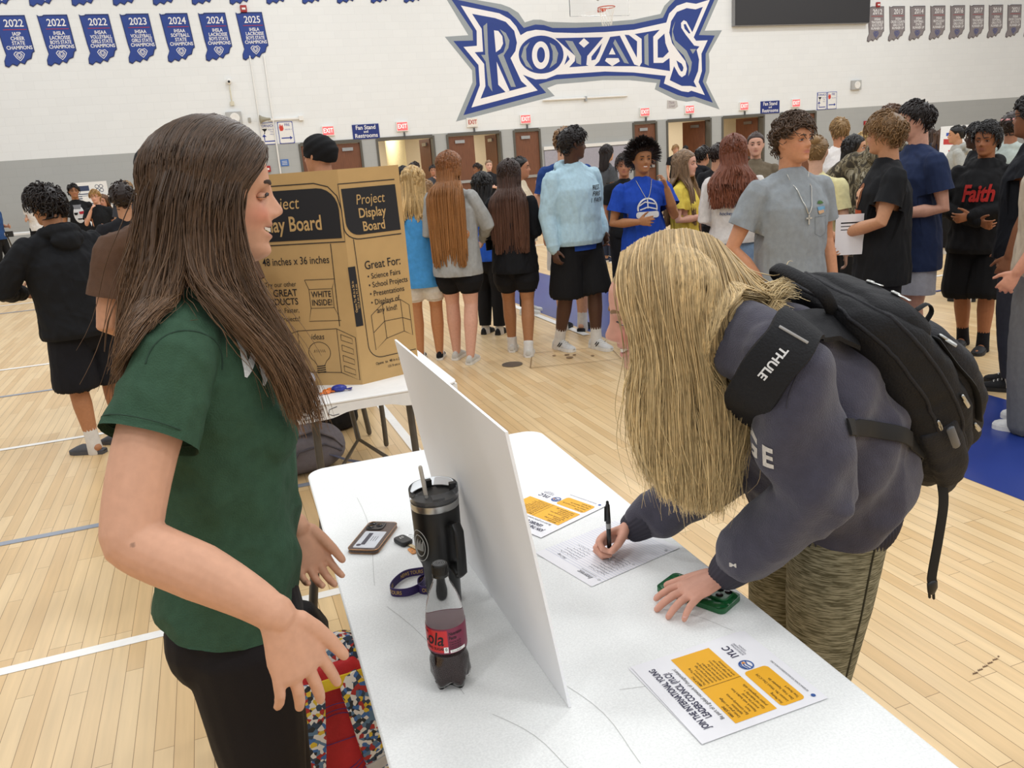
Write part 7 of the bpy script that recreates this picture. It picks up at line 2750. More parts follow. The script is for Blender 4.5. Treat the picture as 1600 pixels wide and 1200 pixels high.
for S_, E_ in ((SR, ARM[1]), (SL, FARM[1])):
    dv = unit(E_ - S_)
    en = S_ + dv * .128
    cutsA.append((en, dv, .10))
    g.tube([S_, S_ + dv * .06, en, en + dv * .03], np.array([.0575, .061, .067, .069]), 22)
V, Q, N = remesh(g, .0045, 6, .5)
# folds: diagonal pulls across the belly and soft dents under the arm
W = V
f1 = np.sin((W[:, 2] * 34 + W[:, 0] * 22 + 3 * np.sin(W[:, 1] * 18))) * np.exp(-((W[:, 2] - 1.02) / .10) ** 2)
f2 = np.sin((W[:, 2] * 55 - W[:, 0] * 46 + 2 * np.sin(W[:, 1] * 25 + W[:, 2] * 11))) * np.exp(-((W[:, 2] - 1.12) / .06) ** 2 - ((W[:, 0] + .02) / .09) ** 2)
V = V + N * (.0065 * f1 + .0065 * f2 + .0055 * noise3(V * np.array([1, 1, .5]), 24, 6) + .0035 * (1 - 2 * np.abs(noise3(V * np.array([1, 1, .7]), 30, 14))) + .002 * noise3(V, 70, 8))[:, None]
V, Q, used = trim(V, Q, cutsA)
# slanting hem
hz = .915 + (V[:, 0] + .05) * (-.20) - .015
under = (V[:, 2] < hz) & (np.abs(V[:, 1]) < .2)
V[under, 2] = hz[under]
Q = Q[~under[Q].all(1)]
shirtA = bvh_of(V + AO, Q)
sh = qlink('shirt', V, Q, M_GREEN, A)
# stitched seams
sb = bvh_of(V, Q)


def press(P, out, lift):
    R = []
    for p in P:
        h = sb.ray_cast(Vector(np.array(p) + np.array(out) * .3), Vector(-np.array(out)), .6)
        R.append(np.array(h[0] if h[0] else p) + np.array(out) * lift)
    return R


o_ = np.array([.0, -1, .0])
sm = MB()
ang = np.linspace(-1.2, 1.9, 22)
P_ = [SR + np.array([.052 * math.sin(a) * 1.0 + .012, -.03, .055 * math.cos(a) - .01]) for a in ang]
sm.tube(press(P_, o_, .0006), .0013, 5)
dv = unit(ARM[1] - SR)
en = SR + dv * .115
e1 = unit(np.cross(dv, (0, 1, 0)))
e2 = np.cross(dv, e1)
sm.tube([en + (e1 * math.cos(a) + e2 * math.sin(a)) * .0668 for a in np.linspace(0, 2 * PI, 30)[:-1]], .0010, 5, closed=True)
sm.build('seam', mat('seam_green', '263F31', rough=.9), A)
t = MB()
oA = unit((.62, -.78, .12))
rA_ = unit(np.cross((0, 0, 1), oA))
m1 = frame(la(at_y(402, 570, 1.32)), rA_, unit(np.cross(oA, rA_)))
write(t, 'W', .0, .0, .085, m1, bold=.03, sx=.95, rot=-.62)
write(t, 'A', .085, -.03, .085, m1, bold=.03, sx=.9, rot=-.3)
Vt, Ft = t.arrays()
Vt, Ft = decal(Vt, Ft, 0, oA, sb, .002, .012)
link('chest_lettering', Vt, Ft, mat('print_white_worn', 'E4E6E4', rough=.8, var=.12, scale=260), A, smooth=False)
# earring
MB().ball(hmA[:3, 3] + hmA[:3, :3] @ np.array([-.006, -.080, -.030]), .0035).build('earring', mat('earring_pink', 'D98A8E', rough=.25), A)
# hair
gA = [G((401, 243, 1.425), (394, 258, 1.405), (377, 292, 1.378), (370, 340, 1.368), (380, 398, 1.36), (408, 462, 1.345), (448, 535, 1.33), (484, 605, 1.315), (504, 665, 1.305)),
      G((388, 223, 1.435), (366, 250, 1.395), (348, 310, 1.366), (342, 370, 1.358), (352, 440, 1.345), (388, 510, 1.32), (438, 590, 1.30), (472, 672, 1.295)),
      G((366, 203, 1.445), (332, 235, 1.395), (314, 300, 1.364), (307, 370, 1.354), (320, 440, 1.33), (368, 500, 1.30), (428, 565, 1.29), (466, 655, 1.285)),
      G((345, 193, 1.45), (300, 226, 1.395), (282, 300, 1.364), (272, 370, 1.354), (268, 430, 1.338), (258, 490, 1.30), (238, 540, 1.27), (212, 600, 1.262)),
      G((322, 190, 1.46), (277, 226, 1.405), (254, 300, 1.375), (243, 380, 1.368), (232, 450, 1.362), (214, 520, 1.345), (197, 580, 1.335), (187, 640, 1.34)),
      G((303, 194, 1.47), (256, 236, 1.425), (233, 300, 1.415), (223, 380, 1.422), (213, 460, 1.42), (201, 540, 1.41), (192, 610, 1.40)),
      G((297, 196, 1.49), (250, 240, 1.485), (229, 310, 1.485), (219, 400, 1.49), (210, 480, 1.49), (201, 560, 1.485))]
guide_hair(A, gA, 6600, 24, .00100, .0042, '4A392C', '77583C', 3, (shirtA, headA), .0045, snap=(2,), cap_mx=np.array(A.matrix_world) @ hmA, mass=(220, .008), fly=.05, lens=(.72, 1.0), clear=(.006, .020))
gF = [g_ + np.array([0, 2 * (AY + .01 - g_[0][1]) if False else 0, 0]) for g_ in []]
far = []
for g_ in (gA[0], gA[1], gA[4], gA[6]):
    m2 = g_.copy()
    m2[:, 1] = 2 * 1.47 - m2[:, 1]
    far.append(m2)
guide_hair(A, far, 700, 18, .0018, .006, '4A392C', '77583C', 4, (shirtA, headA), .005, mass=(60, .010), name='hair_lock')

# ================================================================== the blonde
f_ = np.array([-.985, .174, 0])
l_ = np.array([-.174, -.985, 0])
PEL = np.array([1.160, 1.335, .90])
SHM = np.array([.895, 1.262, 1.268])
B = thing('person', 'blonde student in a slate sweatshirt bending over the front table and writing', 'person', (PEL[0], PEL[1], 0))
bpy.context.view_layer.update()
BO = np.array([PEL[0], PEL[1], 0])


def lb(p):
    return np.array(p, float) - BO


hB_c = at(1029, 486, 1.49)
hmB = headmx(lb(hB_c), 160, 9, 0, .95)
NS, FS = SHM + l_ * .165, SHM - l_ * .165
ax_ = unit(SHM - PEL)
fr_ = unit(f_ - ax_ * (f_ @ ax_))
bk_ = -fr_
NE, NW_ = at(1272, 774, 1.425), np.array([.850, 1.243, .802])
FE, FW_ = at(1150, 728, 1.74), np.array([.800, 1.535, .790])
b = MB()
mid1 = PEL + (SHM - PEL) * .35 + bk_ * .035
mid2 = PEL + (SHM - PEL) * .72 + bk_ * .04
b.tube([lb(PEL - np.array([0, 0, .05])), lb(PEL + np.array([0, 0, .04])), lb(mid1), lb(mid2), lb(SHM)], np.array([(.15, .11), (.14, .105), (.12, .10), (.135, .10), (.12, .075)]), 24, side=l_)
b.tube([lb(NS), lb(SHM + ax_ * .02), lb(FS)], np.array([.048, .06, .048]), 14)
b.tube([lb(SHM), lb(SHM * .45 + hB_c * .55), hmB[:3, 3] + hmB[:3, :3] @ np.array([-.025, 0, -.05])], np.array([.065, .055, .052]), 16)
for S_, E_, W_ in ((NS, NE, NW_), (FS, FE, FW_)):
    b.tube([lb(S_), lb(S_ * .5 + E_ * .5), lb(E_), lb(E_ * .55 + W_ * .45), lb(W_)], np.array([.047, .044, .038, .036, .0255]), 16)
# left hand flat on the green phone
tl = np.array([at_z(1038, 940, .770)[0], at_z(1038, 940, .770)[1], .776])
dL = unit(np.array([.745, 1.248, .778]) - NW_)
tipsL = hand(b, lb(NW_), dL, (-.12, 0, -1), -1, .93, curl=(13, 12, 14, 18), spread=.22, thumb=(.8, .5, .1), seg=12, k2=1.1)
# right hand closed on the pen
pen_tip = at_z(953, 876, .7485)
lo, hi = 1.5, 1.9
pen_top = min((at(949, 786, t_) for t_ in np.linspace(1.5, 1.95, 200)), key=lambda p: abs(np.linalg.norm(p - pen_tip) - .142) + (0 if p[2] > pen_tip[2] + .08 else 9))
pdir = unit(pen_top - pen_tip)
grip = pen_tip + pdir * .036
hw_ = np.array([.800, 1.535, .792])
dR = unit((-1, -.06, -.12))
nR_ = unit((.05, -.75, -.62))
hand(b, lb(hw_), dR, nR_, 1, .90, curl=(52, 60, 66, 72), spread=.05, thumb=(.75, .25, .75), seg=12, k2=1.25)
LGB = {}
for sd in (1, -1):
    hp = PEL + l_ * .088 * sd - np.array([0, 0, .02])
    kn = np.array([1.11, PEL[1], 0]) + l_ * .092 * sd + np.array([0, 0, .47])
    an = np.array([1.165, PEL[1], 0]) + l_ * .092 * sd + np.array([0, 0, .075])
    LGB[sd] = (hp, kn, an)
    b.tube([lb(hp), lb(hp * .5 + kn * .5), lb(kn), lb(kn * .62 + an * .38), lb(an)], np.array([.09, .078, .054, .056, .036]), 16)
    b.tube([lb(an) + np.array([.035, 0, -.03]), lb(an) + np.array([-.09, .01, -.042])], np.array([.026, .02]), 10)
Vh, Fh = head_grid(80, 1.0, .8, np.interp(np.linspace(0, len(ZR) - 1, 90), np.arange(len(ZR)), ZR))
b.add(xf(hmB, Vh), Fh)
ear(b, hmB @ np.diag([1, .93, 1, 1]), .6)
headB = bvh_of(xf(hmB, Vh) + BO, np.array([f for f in Fh if len(f) == 4]))
V, Q, N = remesh(b, .0027, 2, .5)
bodyB = bvh_of(V + BO, Q)
C = face_color(V, hmB, 'D39C86', 'B8645E', .45)
# warm knuckles
for tps in (tipsL,):
    for p in tps:
        d = np.linalg.norm(V - p, axis=1)
        C *= (1 - .12 * np.exp(-(d / .02) ** 2))[:, None] * np.array([1, 1, 1]) + .12 * np.exp(-(d / .02) ** 2)[:, None] * np.array([1, .7, .7])
qlink('body', V, Q, M_SKIN, B, C)
face_parts(B, hmB, '4A5A68', '8A6A48', .8, 1.0, skin='D39C86')
M_NAIL = mat('nail_pink', 'D9A496', rough=.25, var=0)
for k, p in enumerate(tipsL):
    mxn = frame(p + np.array([0, 0, .0062]) + dL * -.003, np.cross(dL, (0, 0, 1)), dL)
    MB().ball((0, 0, 0), (.0052, .0068, .0018), mx=mxn, nu=14, nv=8).build('fingernail', M_NAIL, B) if False else link('fingernail', xf(mxn, MB().ball((0, 0, 0), (.005, .0065, .0018), nu=14, nv=8).arrays()[0]), MB().ball((0, 0, 0), 1, nu=14, nv=8).arrays()[1], M_NAIL, B, smooth='all')
# leggings
def heather():
    m = mat('leggings_olive', '6A6650', rough=.85, var=0, spec=.2)
    nt = m.node_tree
    bs = nt.nodes['Principled BSDF']
    tc = nt.nodes.new('ShaderNodeTexCoord')
    mp = nt.nodes.new('ShaderNodeMapping')
    mp.inputs['Scale'].default_value = (34, 34, 420)
    n = nt.nodes.new('ShaderNodeTexNoise')
    n.inputs['Scale'].default_value = 1
    n.inputs['Detail'].default_value = 3
    n.inputs['Distortion'].default_value = .5
    r = nt.nodes.new('ShaderNodeValToRGB')
    r.color_ramp.elements[0].position, r.color_ramp.elements[0].color = .40, (*rgb('57533F'), 1)
    r.color_ramp.elements[1].position, r.color_ramp.elements[1].color = .62, (*rgb('99947C'), 1)
    nt.links.new(tc.outputs['Object'], mp.inputs[0])
    nt.links.new(mp.outputs[0], n.inputs['Vector'])
    nt.links.new(n.outputs[0], r.inputs[0])
    nt.links.new(r.outputs[0], bs.inputs['Base Color'])
    return m


g = MB()
g.tube([lb(PEL + np.array([.0, 0, q])) for q in (-.10, -.04, .03, .09)], np.array([(.165, .118), (.178, .128), (.168, .122), (.15, .11)]), 26, side=l_)
for sd in (1, -1):
    hp, kn, an = LGB[sd]
    g.ball(lb(PEL + l_ * .075 * sd + np.array([.05, 0, -.03])), (.085, .085, .10))
    g.tube([lb(hp), lb(hp * .5 + kn * .5), lb(kn), lb(kn * .62 + an * .38), lb(an) + np.array([0, 0, .03])], np.array([.103, .089, .064, .065, .043]), 20)
V, Q, N = remesh(g, .006, 5, .5)
V = wrinkle(V, N, .0015, 30, 4)
qlink('leggings', V, Q, heather(), B)
lbv = bvh_of(V, Q)
for sd in (1, -1):
    hp, kn, an = LGB[sd]
    P_ = []
    for q in np.linspace(0, .95, 16):
        p = lb(hp) * (1 - q) + lb(kn) * q + np.array([.02, 0, 0])
        h = lbv.ray_cast(Vector(p + l_ * .3), Vector(-l_), .5)
        if h[0]:
            P_.append(np.array(h[0]) + l_ * .0005)
    MB().tube(P_, .0022, 6).build('seam', mat('seam_olive', '55513F', rough=.9), B)
    m1 = np.eye(4)
    m1[:3, :3] = rot(168)
    m1[:3, 3] = lb((an[0], an[1], 0))
    make_shoe(B, m1, .95, cloth('CFCBC4', rough=.6), M_SOLE)
# sweatshirt
M_SLATE = mat('sweat_slate', '45434F', rough=.9, var=.08, scale=50, bump=.3, bscale=380, spec=.2, sheen=.2)
M_RIB = mat('sweat_rib', '3B3944', rough=.9, var=.10, scale=140, bump=.6, bscale=160, stretch=(1.6, 1.6, .12))
g = MB()
hem = PEL + np.array([0.0, 0, .005])
m0 = PEL + (SHM - PEL) * .14 + bk_ * .03
m1_ = PEL + (SHM - PEL) * .38 + bk_ * .045
m2_ = PEL + (SHM - PEL) * .68 + bk_ * .045
m3_ = PEL + (SHM - PEL) * .90 + bk_ * .02
top_ = SHM + ax_ * .045 + f_ * .03
g.tube([lb(hem - (m0 - hem) * .6), lb(hem), lb(m0), lb(m1_), lb(m2_), lb(m3_), lb(top_)], np.array([(.196, .144), (.200, .150), (.212, .168), (.208, .172), (.196, .150), (.165, .115), (.085, .075)]), 36, side=l_)
g.tube([lb(NS * .97 + FS * .03), lb(SHM + ax_ * .025), lb(FS * .97 + NS * .03)], np.array([.066, .078, .066]), 18)
cuts = [(lb(hem), -unit(m0 - hem), .26)]
for S_, E_, W_ in ((NS, NE, NW_), (FS, FE, FW_)):
    dv = unit(W_ - E_)
    en = W_ - dv * .010
    P_ = [lb(S_), lb(S_ * .55 + E_ * .45), lb(E_ + bk_ * .005), lb(E_ * .6 + W_ * .4), lb(W_ - dv * .075), lb(W_ - dv * .055)]
    g.tube(P_, np.array([.071, .076, .070, .062, .054, .044]), 24)
V, Q, N = remesh(g, .0052, 6, .5)
X = V
arm_n = np.exp(-((X - lb(NE)) ** 2).sum(1) / .006)
f1 = np.sin(X[:, 2] * 40 + X[:, 0] * 55 + 2 * np.sin(X[:, 1] * 20))
f2 = np.sin(X[:, 0] * 42 - X[:, 2] * 30 + 2.5 * np.sin(X[:, 1] * 14 + 1))
V = V + N * (.011 * f1 * arm_n + .0065 * f2 + .007 * noise3(V * np.array([1, 1, .6]), 20, 3) + .006 * (1 - 2 * np.abs(noise3(V * np.array([1, 1, .7]), 19, 17))) + .003 * noise3(V, 44, 9))[:, None]
V, Q, _ = trim(V, Q, cuts)
sweatB = bvh_of(V + BO, Q)
sbl = bvh_of(V, Q)
qlink('sweatshirt', V, Q, M_SLATE, B)
# ribbed hem and cuffs


def rib_band(c0, c1, ra0, ra1, n, depth, name):
    c0, c1 = np.array(c0), np.array(c1)
    d = unit(c1 - c0)
    a_ = unit(l_ - d * (l_ @ d))
    b_ = np.cross(d, a_)
    K = 7
    V, F = [], []
    m_ = n * 4
    for k in range(K):
        q = k / (K - 1)
        c = c0 * (1 - q) + c1 * q
        ra = np.array(ra0) * (1 - q) + np.array(ra1) * q
        bulge = 1 - .10 * (2 * abs(q - .5)) ** 4
        for i in range(m_):
            t_ = 2 * PI * i / m_
            s_ = bulge + depth * math.cos(n * t_)
            V.append(c + a_ * math.cos(t_) * ra[0] * s_ + b_ * math.sin(t_) * ra[1] * s_)
    for k in range(K - 1):
        for i in range(m_):
            j = (i + 1) % m_
            F.append((k * m_ + i, k * m_ + j, (k + 1) * m_ + j, (k + 1) * m_ + i))
    return link(name, np.array(V), F, mat('sweat_rib2', '35333D', rough=.9, var=.06), B, smooth='all')


dh = unit(m0 - hem)
rib_band(lb(hem + dh * .012), lb(hem - dh * .058), (.205, .156), (.194, .146), 90, .012, 'hem_rib')
for W_, E_ in ((NW_, NE), (FW_, FE)):
    dv = unit(W_ - E_)
    rib_band(lb(W_ - dv * .070), lb(W_ + dv * .004), (.045, .045), (.0335, .0335), 26, .022, 'cuff_rib')
# seam on the shoulder
P_ = []
for a in np.linspace(-1.3, 1.5, 20):
    p = lb(NS) + bk_ * .075 * math.sin(a) * .9 + ax_ * (.0) + np.array([0, 0, .075 * math.cos(a)]) - ax_ * .05
    h = sbl.ray_cast(Vector(p + l_ * .3), Vector(-l_), .6)
    if h[0]:
        P_.append(np.array(h[0]) + l_ * .0006)
if len(P_) > 3:
    MB().tube(P_, .0012, 5).build('seam', mat('seam_slate', '38363F', rough=.9), B)
t = MB()
out = unit((-.72, -.68, -.12))
rt = unit(np.cross((0, 0, 1), out))
c = at_y(1152, 702, 1.12)
mt = frame(lb(c), rt, unit(np.cross(out, rt)))
for k, ch in enumerate('RIDGE'):
    write(t, ch, -.082 + .034 * k, .003 * (2 - abs(k - 2)), .056, mt, bold=.035, sx=.75)
Vt, Ft = t.arrays()
Vt, Ft = decal(Vt, Ft, 0, out, sbl, .002, .012)
link('chest_lettering', Vt, Ft, mat('print_cream', 'CFC9C0', rough=.85, var=.12, scale=200), B, smooth=False)
t = MB()
p = at(1149, 884, 1.5)
mt = frame(lb(p), rt, unit(np.cross(out, rt)))
write(t, 'M', 0, 0, .012, mt, bold=.03)
Vt, Ft = t.arrays()
Vt, Ft = decal(Vt, Ft, 0, (-.2, -.9, .4), sbl, .0015, 0)
link('cuff_mark', Vt, Ft, mat('print_cream', 'CFC9C0'), B, smooth=False)
# hair
gB = [G((972, 396, 1.275), (970, 430, 1.25), (979, 480, 1.225), (994, 545, 1.215), (990, 610, 1.21), (998, 680, 1.21), (1014, 735, 1.21)),
      G((1000, 376, 1.285), (992, 412, 1.24), (1000, 480, 1.213), (1012, 560, 1.205), (1020, 640, 1.203), (1028, 715, 1.203), (1044, 775, 1.203)),
      G((1036, 362, 1.292), (1034, 410, 1.23), (1040, 490, 1.203), (1050, 580, 1.20), (1060, 660, 1.198), (1074, 740, 1.198), (1084, 800, 1.198)),
      G((1072, 359, 1.295), (1078, 410, 1.23), (1084, 490, 1.203), (1094, 580, 1.20), (1104, 680, 1.198), (1113, 750, 1.198), (1118, 800, 1.198)),
      G((1102, 366, 1.295), (1116, 415, 1.238), (1128, 490, 1.212), (1136, 580, 1.205), (1141, 680, 1.203), (1140, 735, 1.203), (1134, 785, 1.203)),
      G((1120, 376, 1.30), (1146, 430, 1.252), (1160, 490, 1.225), (1166, 570, 1.215), (1160, 640, 1.213), (1152, 690, 1.21), (1146, 735, 1.21))]
guide_hair(B, gB, 8400, 22, .00098, .0050, 'C2A678', 'E0C590', 7, (headB, sweatB), .0095, cap_mx=np.array(B.matrix_world) @ hmB, mass=(240, .0085), fly=.06, lens=(.66, 1.0), clear=(.006, .022), freq=12, locks=9.0, pull=.86)
gB2 = [gB[5], G((1124, 380, 1.30), (1155, 424, 1.262), (1174, 452, 1.235), (1196, 470, 1.215), (1216, 464, 1.205), (1232, 450, 1.21)), G((1122, 378, 1.31), (1155, 415, 1.28), (1180, 440, 1.265), (1205, 450, 1.255), (1228, 445, 1.25), (1240, 452, 1.245))]
guide_hair(B, gB2, 600, 20, .0013, .0045, 'C2A678', 'E3CB9A', 8, (sweatB, headB), .006, name='hair_lock', lens=(.6, 1.0), fly=.05)
far = [g_ + np.array([.09, .13, -.035]) for g_ in (gB[2], gB[3], gB[4], gB[5])]
guide_hair(B, far, 900, 18, .0020, .007, 'A8926C', 'C8B084', 9, (headB,), .006, name='hair_lock', mass=(80, .011))

# ================================================================== pen
pn = thing('pen', 'black pen held upright over the lined sheet by the blonde student', 'pen', pen_tip)
o = np.array(pen_tip)
MB().tube([pdir * .012, pdir * .105], .0052, 14).build('barrel', mat('pen_black', '121214', rough=.25), pn)
MB().tube([pdir * 0, pdir * .012], np.array([.0009, .0046]), 12).build('tip', M_STEEL, pn)
MB().tube([pdir * .082, pdir * .094], .0056, 14).build('clear_window', mat('pen_grey', '8C8C8A', rough=.2), pn)
b = MB().tube([pdir * .094, pdir * .136], np.array([.0058, .005]), 14)
b.tube([pdir * .136, pdir * .144], .0034, 10)
b.build('clicker', mat('pen_black', '121214'), pn)
sidev = unit(np.cross(pdir, (0, 1, .2)))
MB().tube([pdir * .134 + sidev * .006, pdir * .10 + sidev * .0075], np.array([(.0022, .0012)] * 2), 8).build('clip', mat('pen_black', '121214'), pn)
# ------------------------------------------------------------------ bags
M_PACK = mat('pack_black', '17171A', rough=.72, var=.08, scale=60, bump=.25, bscale=240, spec=.3)
M_PACK2 = mat('pack_dark_grey', '222226', rough=.7, var=.08, scale=60, bump=.25, bscale=240, spec=.3)
M_WEB = mat('webbing_black', '0F0F10', rough=.7, var=.1, scale=300)
M_ZIP = mat('zip_metal', 'B8B8B4', rough=.3, metal=1)
lx_ = unit(l_ - ax_ * (l_ @ ax_))
bp = thing('backpack', 'big black hiking style backpack worn by the blonde student', 'backpack', PEL)
bpm = np.eye(4)
bpm[:3, 0], bpm[:3, 1], bpm[:3, 2] = lx_, ax_, bk_         # pack space: x to the near side, y up the back, z away from the back


def bw(p):
    return xf(bpm, np.atleast_2d(np.array(p, float)))


def sq_loft(rows, n=40, e=.55):
    V, F = [], []
    for y, z0, z1, w_ in rows:
        for i in range(n):
            a = 2 * PI * i / n
            c, s = math.cos(a), math.sin(a)
            V.append((w_ * np.sign(c) * abs(c) ** e, y, (z0 + z1) / 2 + (z1 - z0) / 2 * np.sign(s) * abs(s) ** e))
    K = len(rows)
    for k in range(K - 1):
        for i in range(n):
            j = (i + 1) % n
            F.append((k * n + i, (k + 1) * n + i, (k + 1) * n + j, k * n + j))
    F.append(tuple(range(n)))
    F.append(tuple(range((K - 1) * n, K * n))[::-1])
    return np.array(V), F


def fabric(rows, vox, amp, seed, name, m_, root, mx, e=.55, smooth=8):
    V, F = sq_loft(rows, 40, e)
    V, Q, N = remesh((V, F), vox, smooth)
    V = V + N * (amp * noise3(V * np.array([1, .6, 1]), 32, seed) + amp * .5 * noise3(V, 80, seed + 3))[:, None]
    W = xf(mx, V)
    return qlink(name, W, Q, m_, root), bvh_of(W, Q)


main, bvP = fabric([(-.08, .15, .21, .10), (-.03, .14, .25, .135), (.04, .138, .285, .152), (.14, .138, .30, .158), (.26, .14, .295, .156), (.36, .142, .265, .148), (.42, .145, .23, .13), (.455, .15, .19, .10)], .006, .004, 2, 'main_compartment', M_PACK, bp, bpm)
_, bvF = fabric([(-.05, .20, .26, .085), (.0, .22, .31, .115), (.10, .23, .345, .126), (.20, .23, .345, .124), (.29, .22, .315, .112), (.345, .20, .26, .085)], .006, .004, 5, 'zip_pocket', M_PACK2, bp, bpm)
_, bvT = fabric([(.28, .16, .25, .12), (.34, .17, .29, .132), (.39, .165, .275, .122), (.432, .16, .23, .095)], .006, .003, 8, 'small_pocket', M_PACK, bp, bpm)
fabric([(-.04, .165, .215, .02), (.02, .16, .235, .03), (.10, .16, .242, .032), (.145, .16, .24, .03)], .005, .003, 9, 'bottle_pocket', M_PACK2, bp, bpm @ np.array(Matrix.Translation((.133, 0, .0))))
PB = []


def snap_out(p, lift=.003):
    """the outermost fabric along the way out from the pack's middle"""
    p = np.array(p, float)
    c = bw((p[0] * .35, p[1] * .9, .20))[0]
    w0 = bw(p)[0]
    d = unit(w0 - c)
    best = None
    for b_ in PB:
        h = b_.ray_cast(Vector(c + d * .6), Vector(-d), .6)
        if h[0] is not None:
            t_ = (np.array(h[0]) - c) @ d
            if best is None or t_ > best[0]:
                best = (t_, np.array(h[0]), np.array(h[1]))
    if best is None:
        return w0, d
    n_ = best[2] if best[2] @ d > 0 else -best[2]
    return best[1] + n_ * lift, n_


PB += [bvP, bvF, bvT]


def on_pack(pts, lift=.001):
    out_ = []
    for p in pts:
        w_ = bw(p)[0]
        h = bvP.find_nearest(Vector(w_))
        out_.append(np.array(h[0]) + np.array(h[1]) * lift)
    return np.array(out_)


for zf in (.185, .235):
    pts = [(.16, -.04, zf - .01), (.17, .05, zf), (.175, .15, zf + .008), (.17, .26, zf + .004), (.16, .36, zf - .01), (.10, .44, zf - .02), (0, .47, zf - .02), (-.1, .44, zf - .02), (-.16, .34, zf)]
    P_ = on_pack(resample(np.array(pts)[None], 50)[0], .001)
    MB().tube(P_, .0042, 8).build('zip_piping', M_PACK2, bp)
for p, d in (((.05, .40, .275), (.6, -.1, .3)), ((-.02, .40, .28), (.7, .1, .2)), ((.11, .30, .30), (.3, -1, .2)), ((.165, .19, .265), (.1, -.9, .1)), ((.175, .17, .20), (.0, -1, .0)), ((.14, .06, .305), (.1, -1, .2))):
    w0, n0 = snap_out(p)
    d_ = bpm[:3, :3] @ unit(d)
    d_ = unit(d_ - n0 * (d_ @ n0))
    zs_ = unit(np.cross(d_, n0))
    zb = MB()
    zb.tube([w0, w0 + d_ * .012], .0035, 8)
    zb.tube([w0 + d_ * .012, w0 + d_ * .034], np.array([(.0042, .0015)] * 2), 8, side=zs_)
    zb.build('zip_pull', M_ZIP, bp)
P_ = bw([(.06, .44, .155), (.075, .49, .15), (.05, .515, .15), (-.05, .515, .15), (-.075, .49, .15), (-.06, .44, .155)])
MB().tube(resample(P_[None], 24)[0], np.array([(.012, .005)] * 24), 10, side=bk_).build('grab_handle', M_PACK, bp)
CS_ = [snap_out(p, .004)[0] for p in ((.115, .31, .27), (.13, .24, .30), (.135, .16, .31), (.13, .07, .30))]
MB().tube(resample(np.array(CS_)[None], 14)[0], np.array([(.011, .003)] * 14), 8, side=lx_).build('compression_strap', M_WEB, bp)
l0, n0 = snap_out((.09, .37, .28), 0)
P_ = np.array([l0, l0 + n0 * .022 - ax_ * .008, l0 + n0 * .024 - ax_ * .03, l0 - ax_ * .042])
MB().tube(resample(P_[None], 14)[0], np.array([(.006, .002)] * 14), 8, side=lx_).build('loop_strap', M_WEB, bp)


def ribbon(path, normals, w_, th_, name, m_, root):
    P_ = np.array(path)
    n = len(P_)
    T_ = np.gradient(P_, axis=0)
    T_ /= np.linalg.norm(T_, axis=1, keepdims=True)
    Nn = unit3(np.array(normals))
    S_ = unit3(np.cross(T_, Nn))
    ws = np.broadcast_to(np.asarray(w_, float), (n,))[:, None]
    V = []
    prof = [(-.5, 0), (-.47, .8), (-.3, 1), (0, 1.05), (.3, 1), (.47, .8), (.5, 0), (.3, -.1), (-.3, -.1)]
    for a, b_ in prof:
        V.append(P_ + S_ * ws * a + Nn * th_ * b_)
    V = np.stack(V, 1).reshape(-1, 3)
    m2 = len(prof)
    F = []
    for k in range(n - 1):
        for i in range(m2):
            j = (i + 1) % m2
            F.append((k * m2 + i, k * m2 + j, (k + 1) * m2 + j, (k + 1) * m2 + i))
    F.append(tuple(range(m2)))
    F.append(tuple(range((n - 1) * m2, n * m2))[::-1])
    return link(name, V, F, m_, root, smooth=True)


def on_sweat(pix, lift=.004):
    """follow the sweatshirt from the near side"""
    P_, N_ = [], []
    for px, py in pix:
        h = sweatB.ray_cast(Vector((0, 0, CAM_H)), Vector(ray(px, py)).normalized(), 5)
        if h[0] is None:
            continue
        n_ = np.array(h[1])
        if n_ @ ray(px, py) > 0:
            n_ = -n_
        P_.append(np.array(h[0]) + n_ * lift)
        N_.append(n_)
    return np.array(P_), np.array(N_)


def smooth_path(P_, N_, n=26, it=3):
    for _ in range(it):
        P_[1:-1] = P_[1:-1] * .5 + (P_[:-2] + P_[2:]) * .25
        N_[1:-1] = N_[1:-1] * .5 + (N_[:-2] + N_[2:]) * .25
    return resample(P_[None], n)[0], unit3(resample(N_[None], n)[0])


bo_ = np.array(PEL)
P_, N_ = on_sweat([(1318, 500), (1302, 492), (1282, 490), (1262, 496), (1244, 508), (1226, 530), (1210, 556), (1196, 585), (1184, 615), (1174, 650)], .006)
P_ = np.vstack([bw((.085, .40, .16))[0] + bo_, bw((.09, .45, .15))[0] + bo_, P_])
N_ = np.vstack([lx_ * .3 + ax_ + bk_ * .3, lx_ * .3 + ax_ * .8 + bk_ * .2, N_])
P_, N_ = smooth_path(P_, N_, 30)
for k in range(3, 30):
    h = sweatB.find_nearest(Vector(P_[k]))
    n_ = np.array(h[1])
    if n_ @ N_[k] < 0:
        n_ = -n_
    P_[k] = np.array(h[0]) + unit(n_ + N_[k]) * .009
for _ in range(2):
    P_[1:-1] = P_[1:-1] * .5 + (P_[:-2] + P_[2:]) * .25
strap = ribbon(P_ - bo_, N_, .082, .012, 'shoulder_strap', M_PACK, bp)
sbv = BVHTree.FromPolygons([v.co[:] for v in strap.data.vertices], [tuple(p.vertices) for p in strap.data.polygons])
k = 15
T_ = unit(P_[k + 1] - P_[k - 1])
S_ = unit(np.cross(T_, N_[k]))
b = MB().tube([P_[k] - bo_ + N_[k] * .0142 - S_ * .022, P_[k] - bo_ + N_[k] * .0142 + S_ * .028], np.array([(.0024, .001)] * 2), 6)
b.build('reflective_strip', mat('reflect_grey', 'A9A9A9', rough=.5), bp)
k = 19
T_ = unit(P_[k + 1] - P_[k - 1])
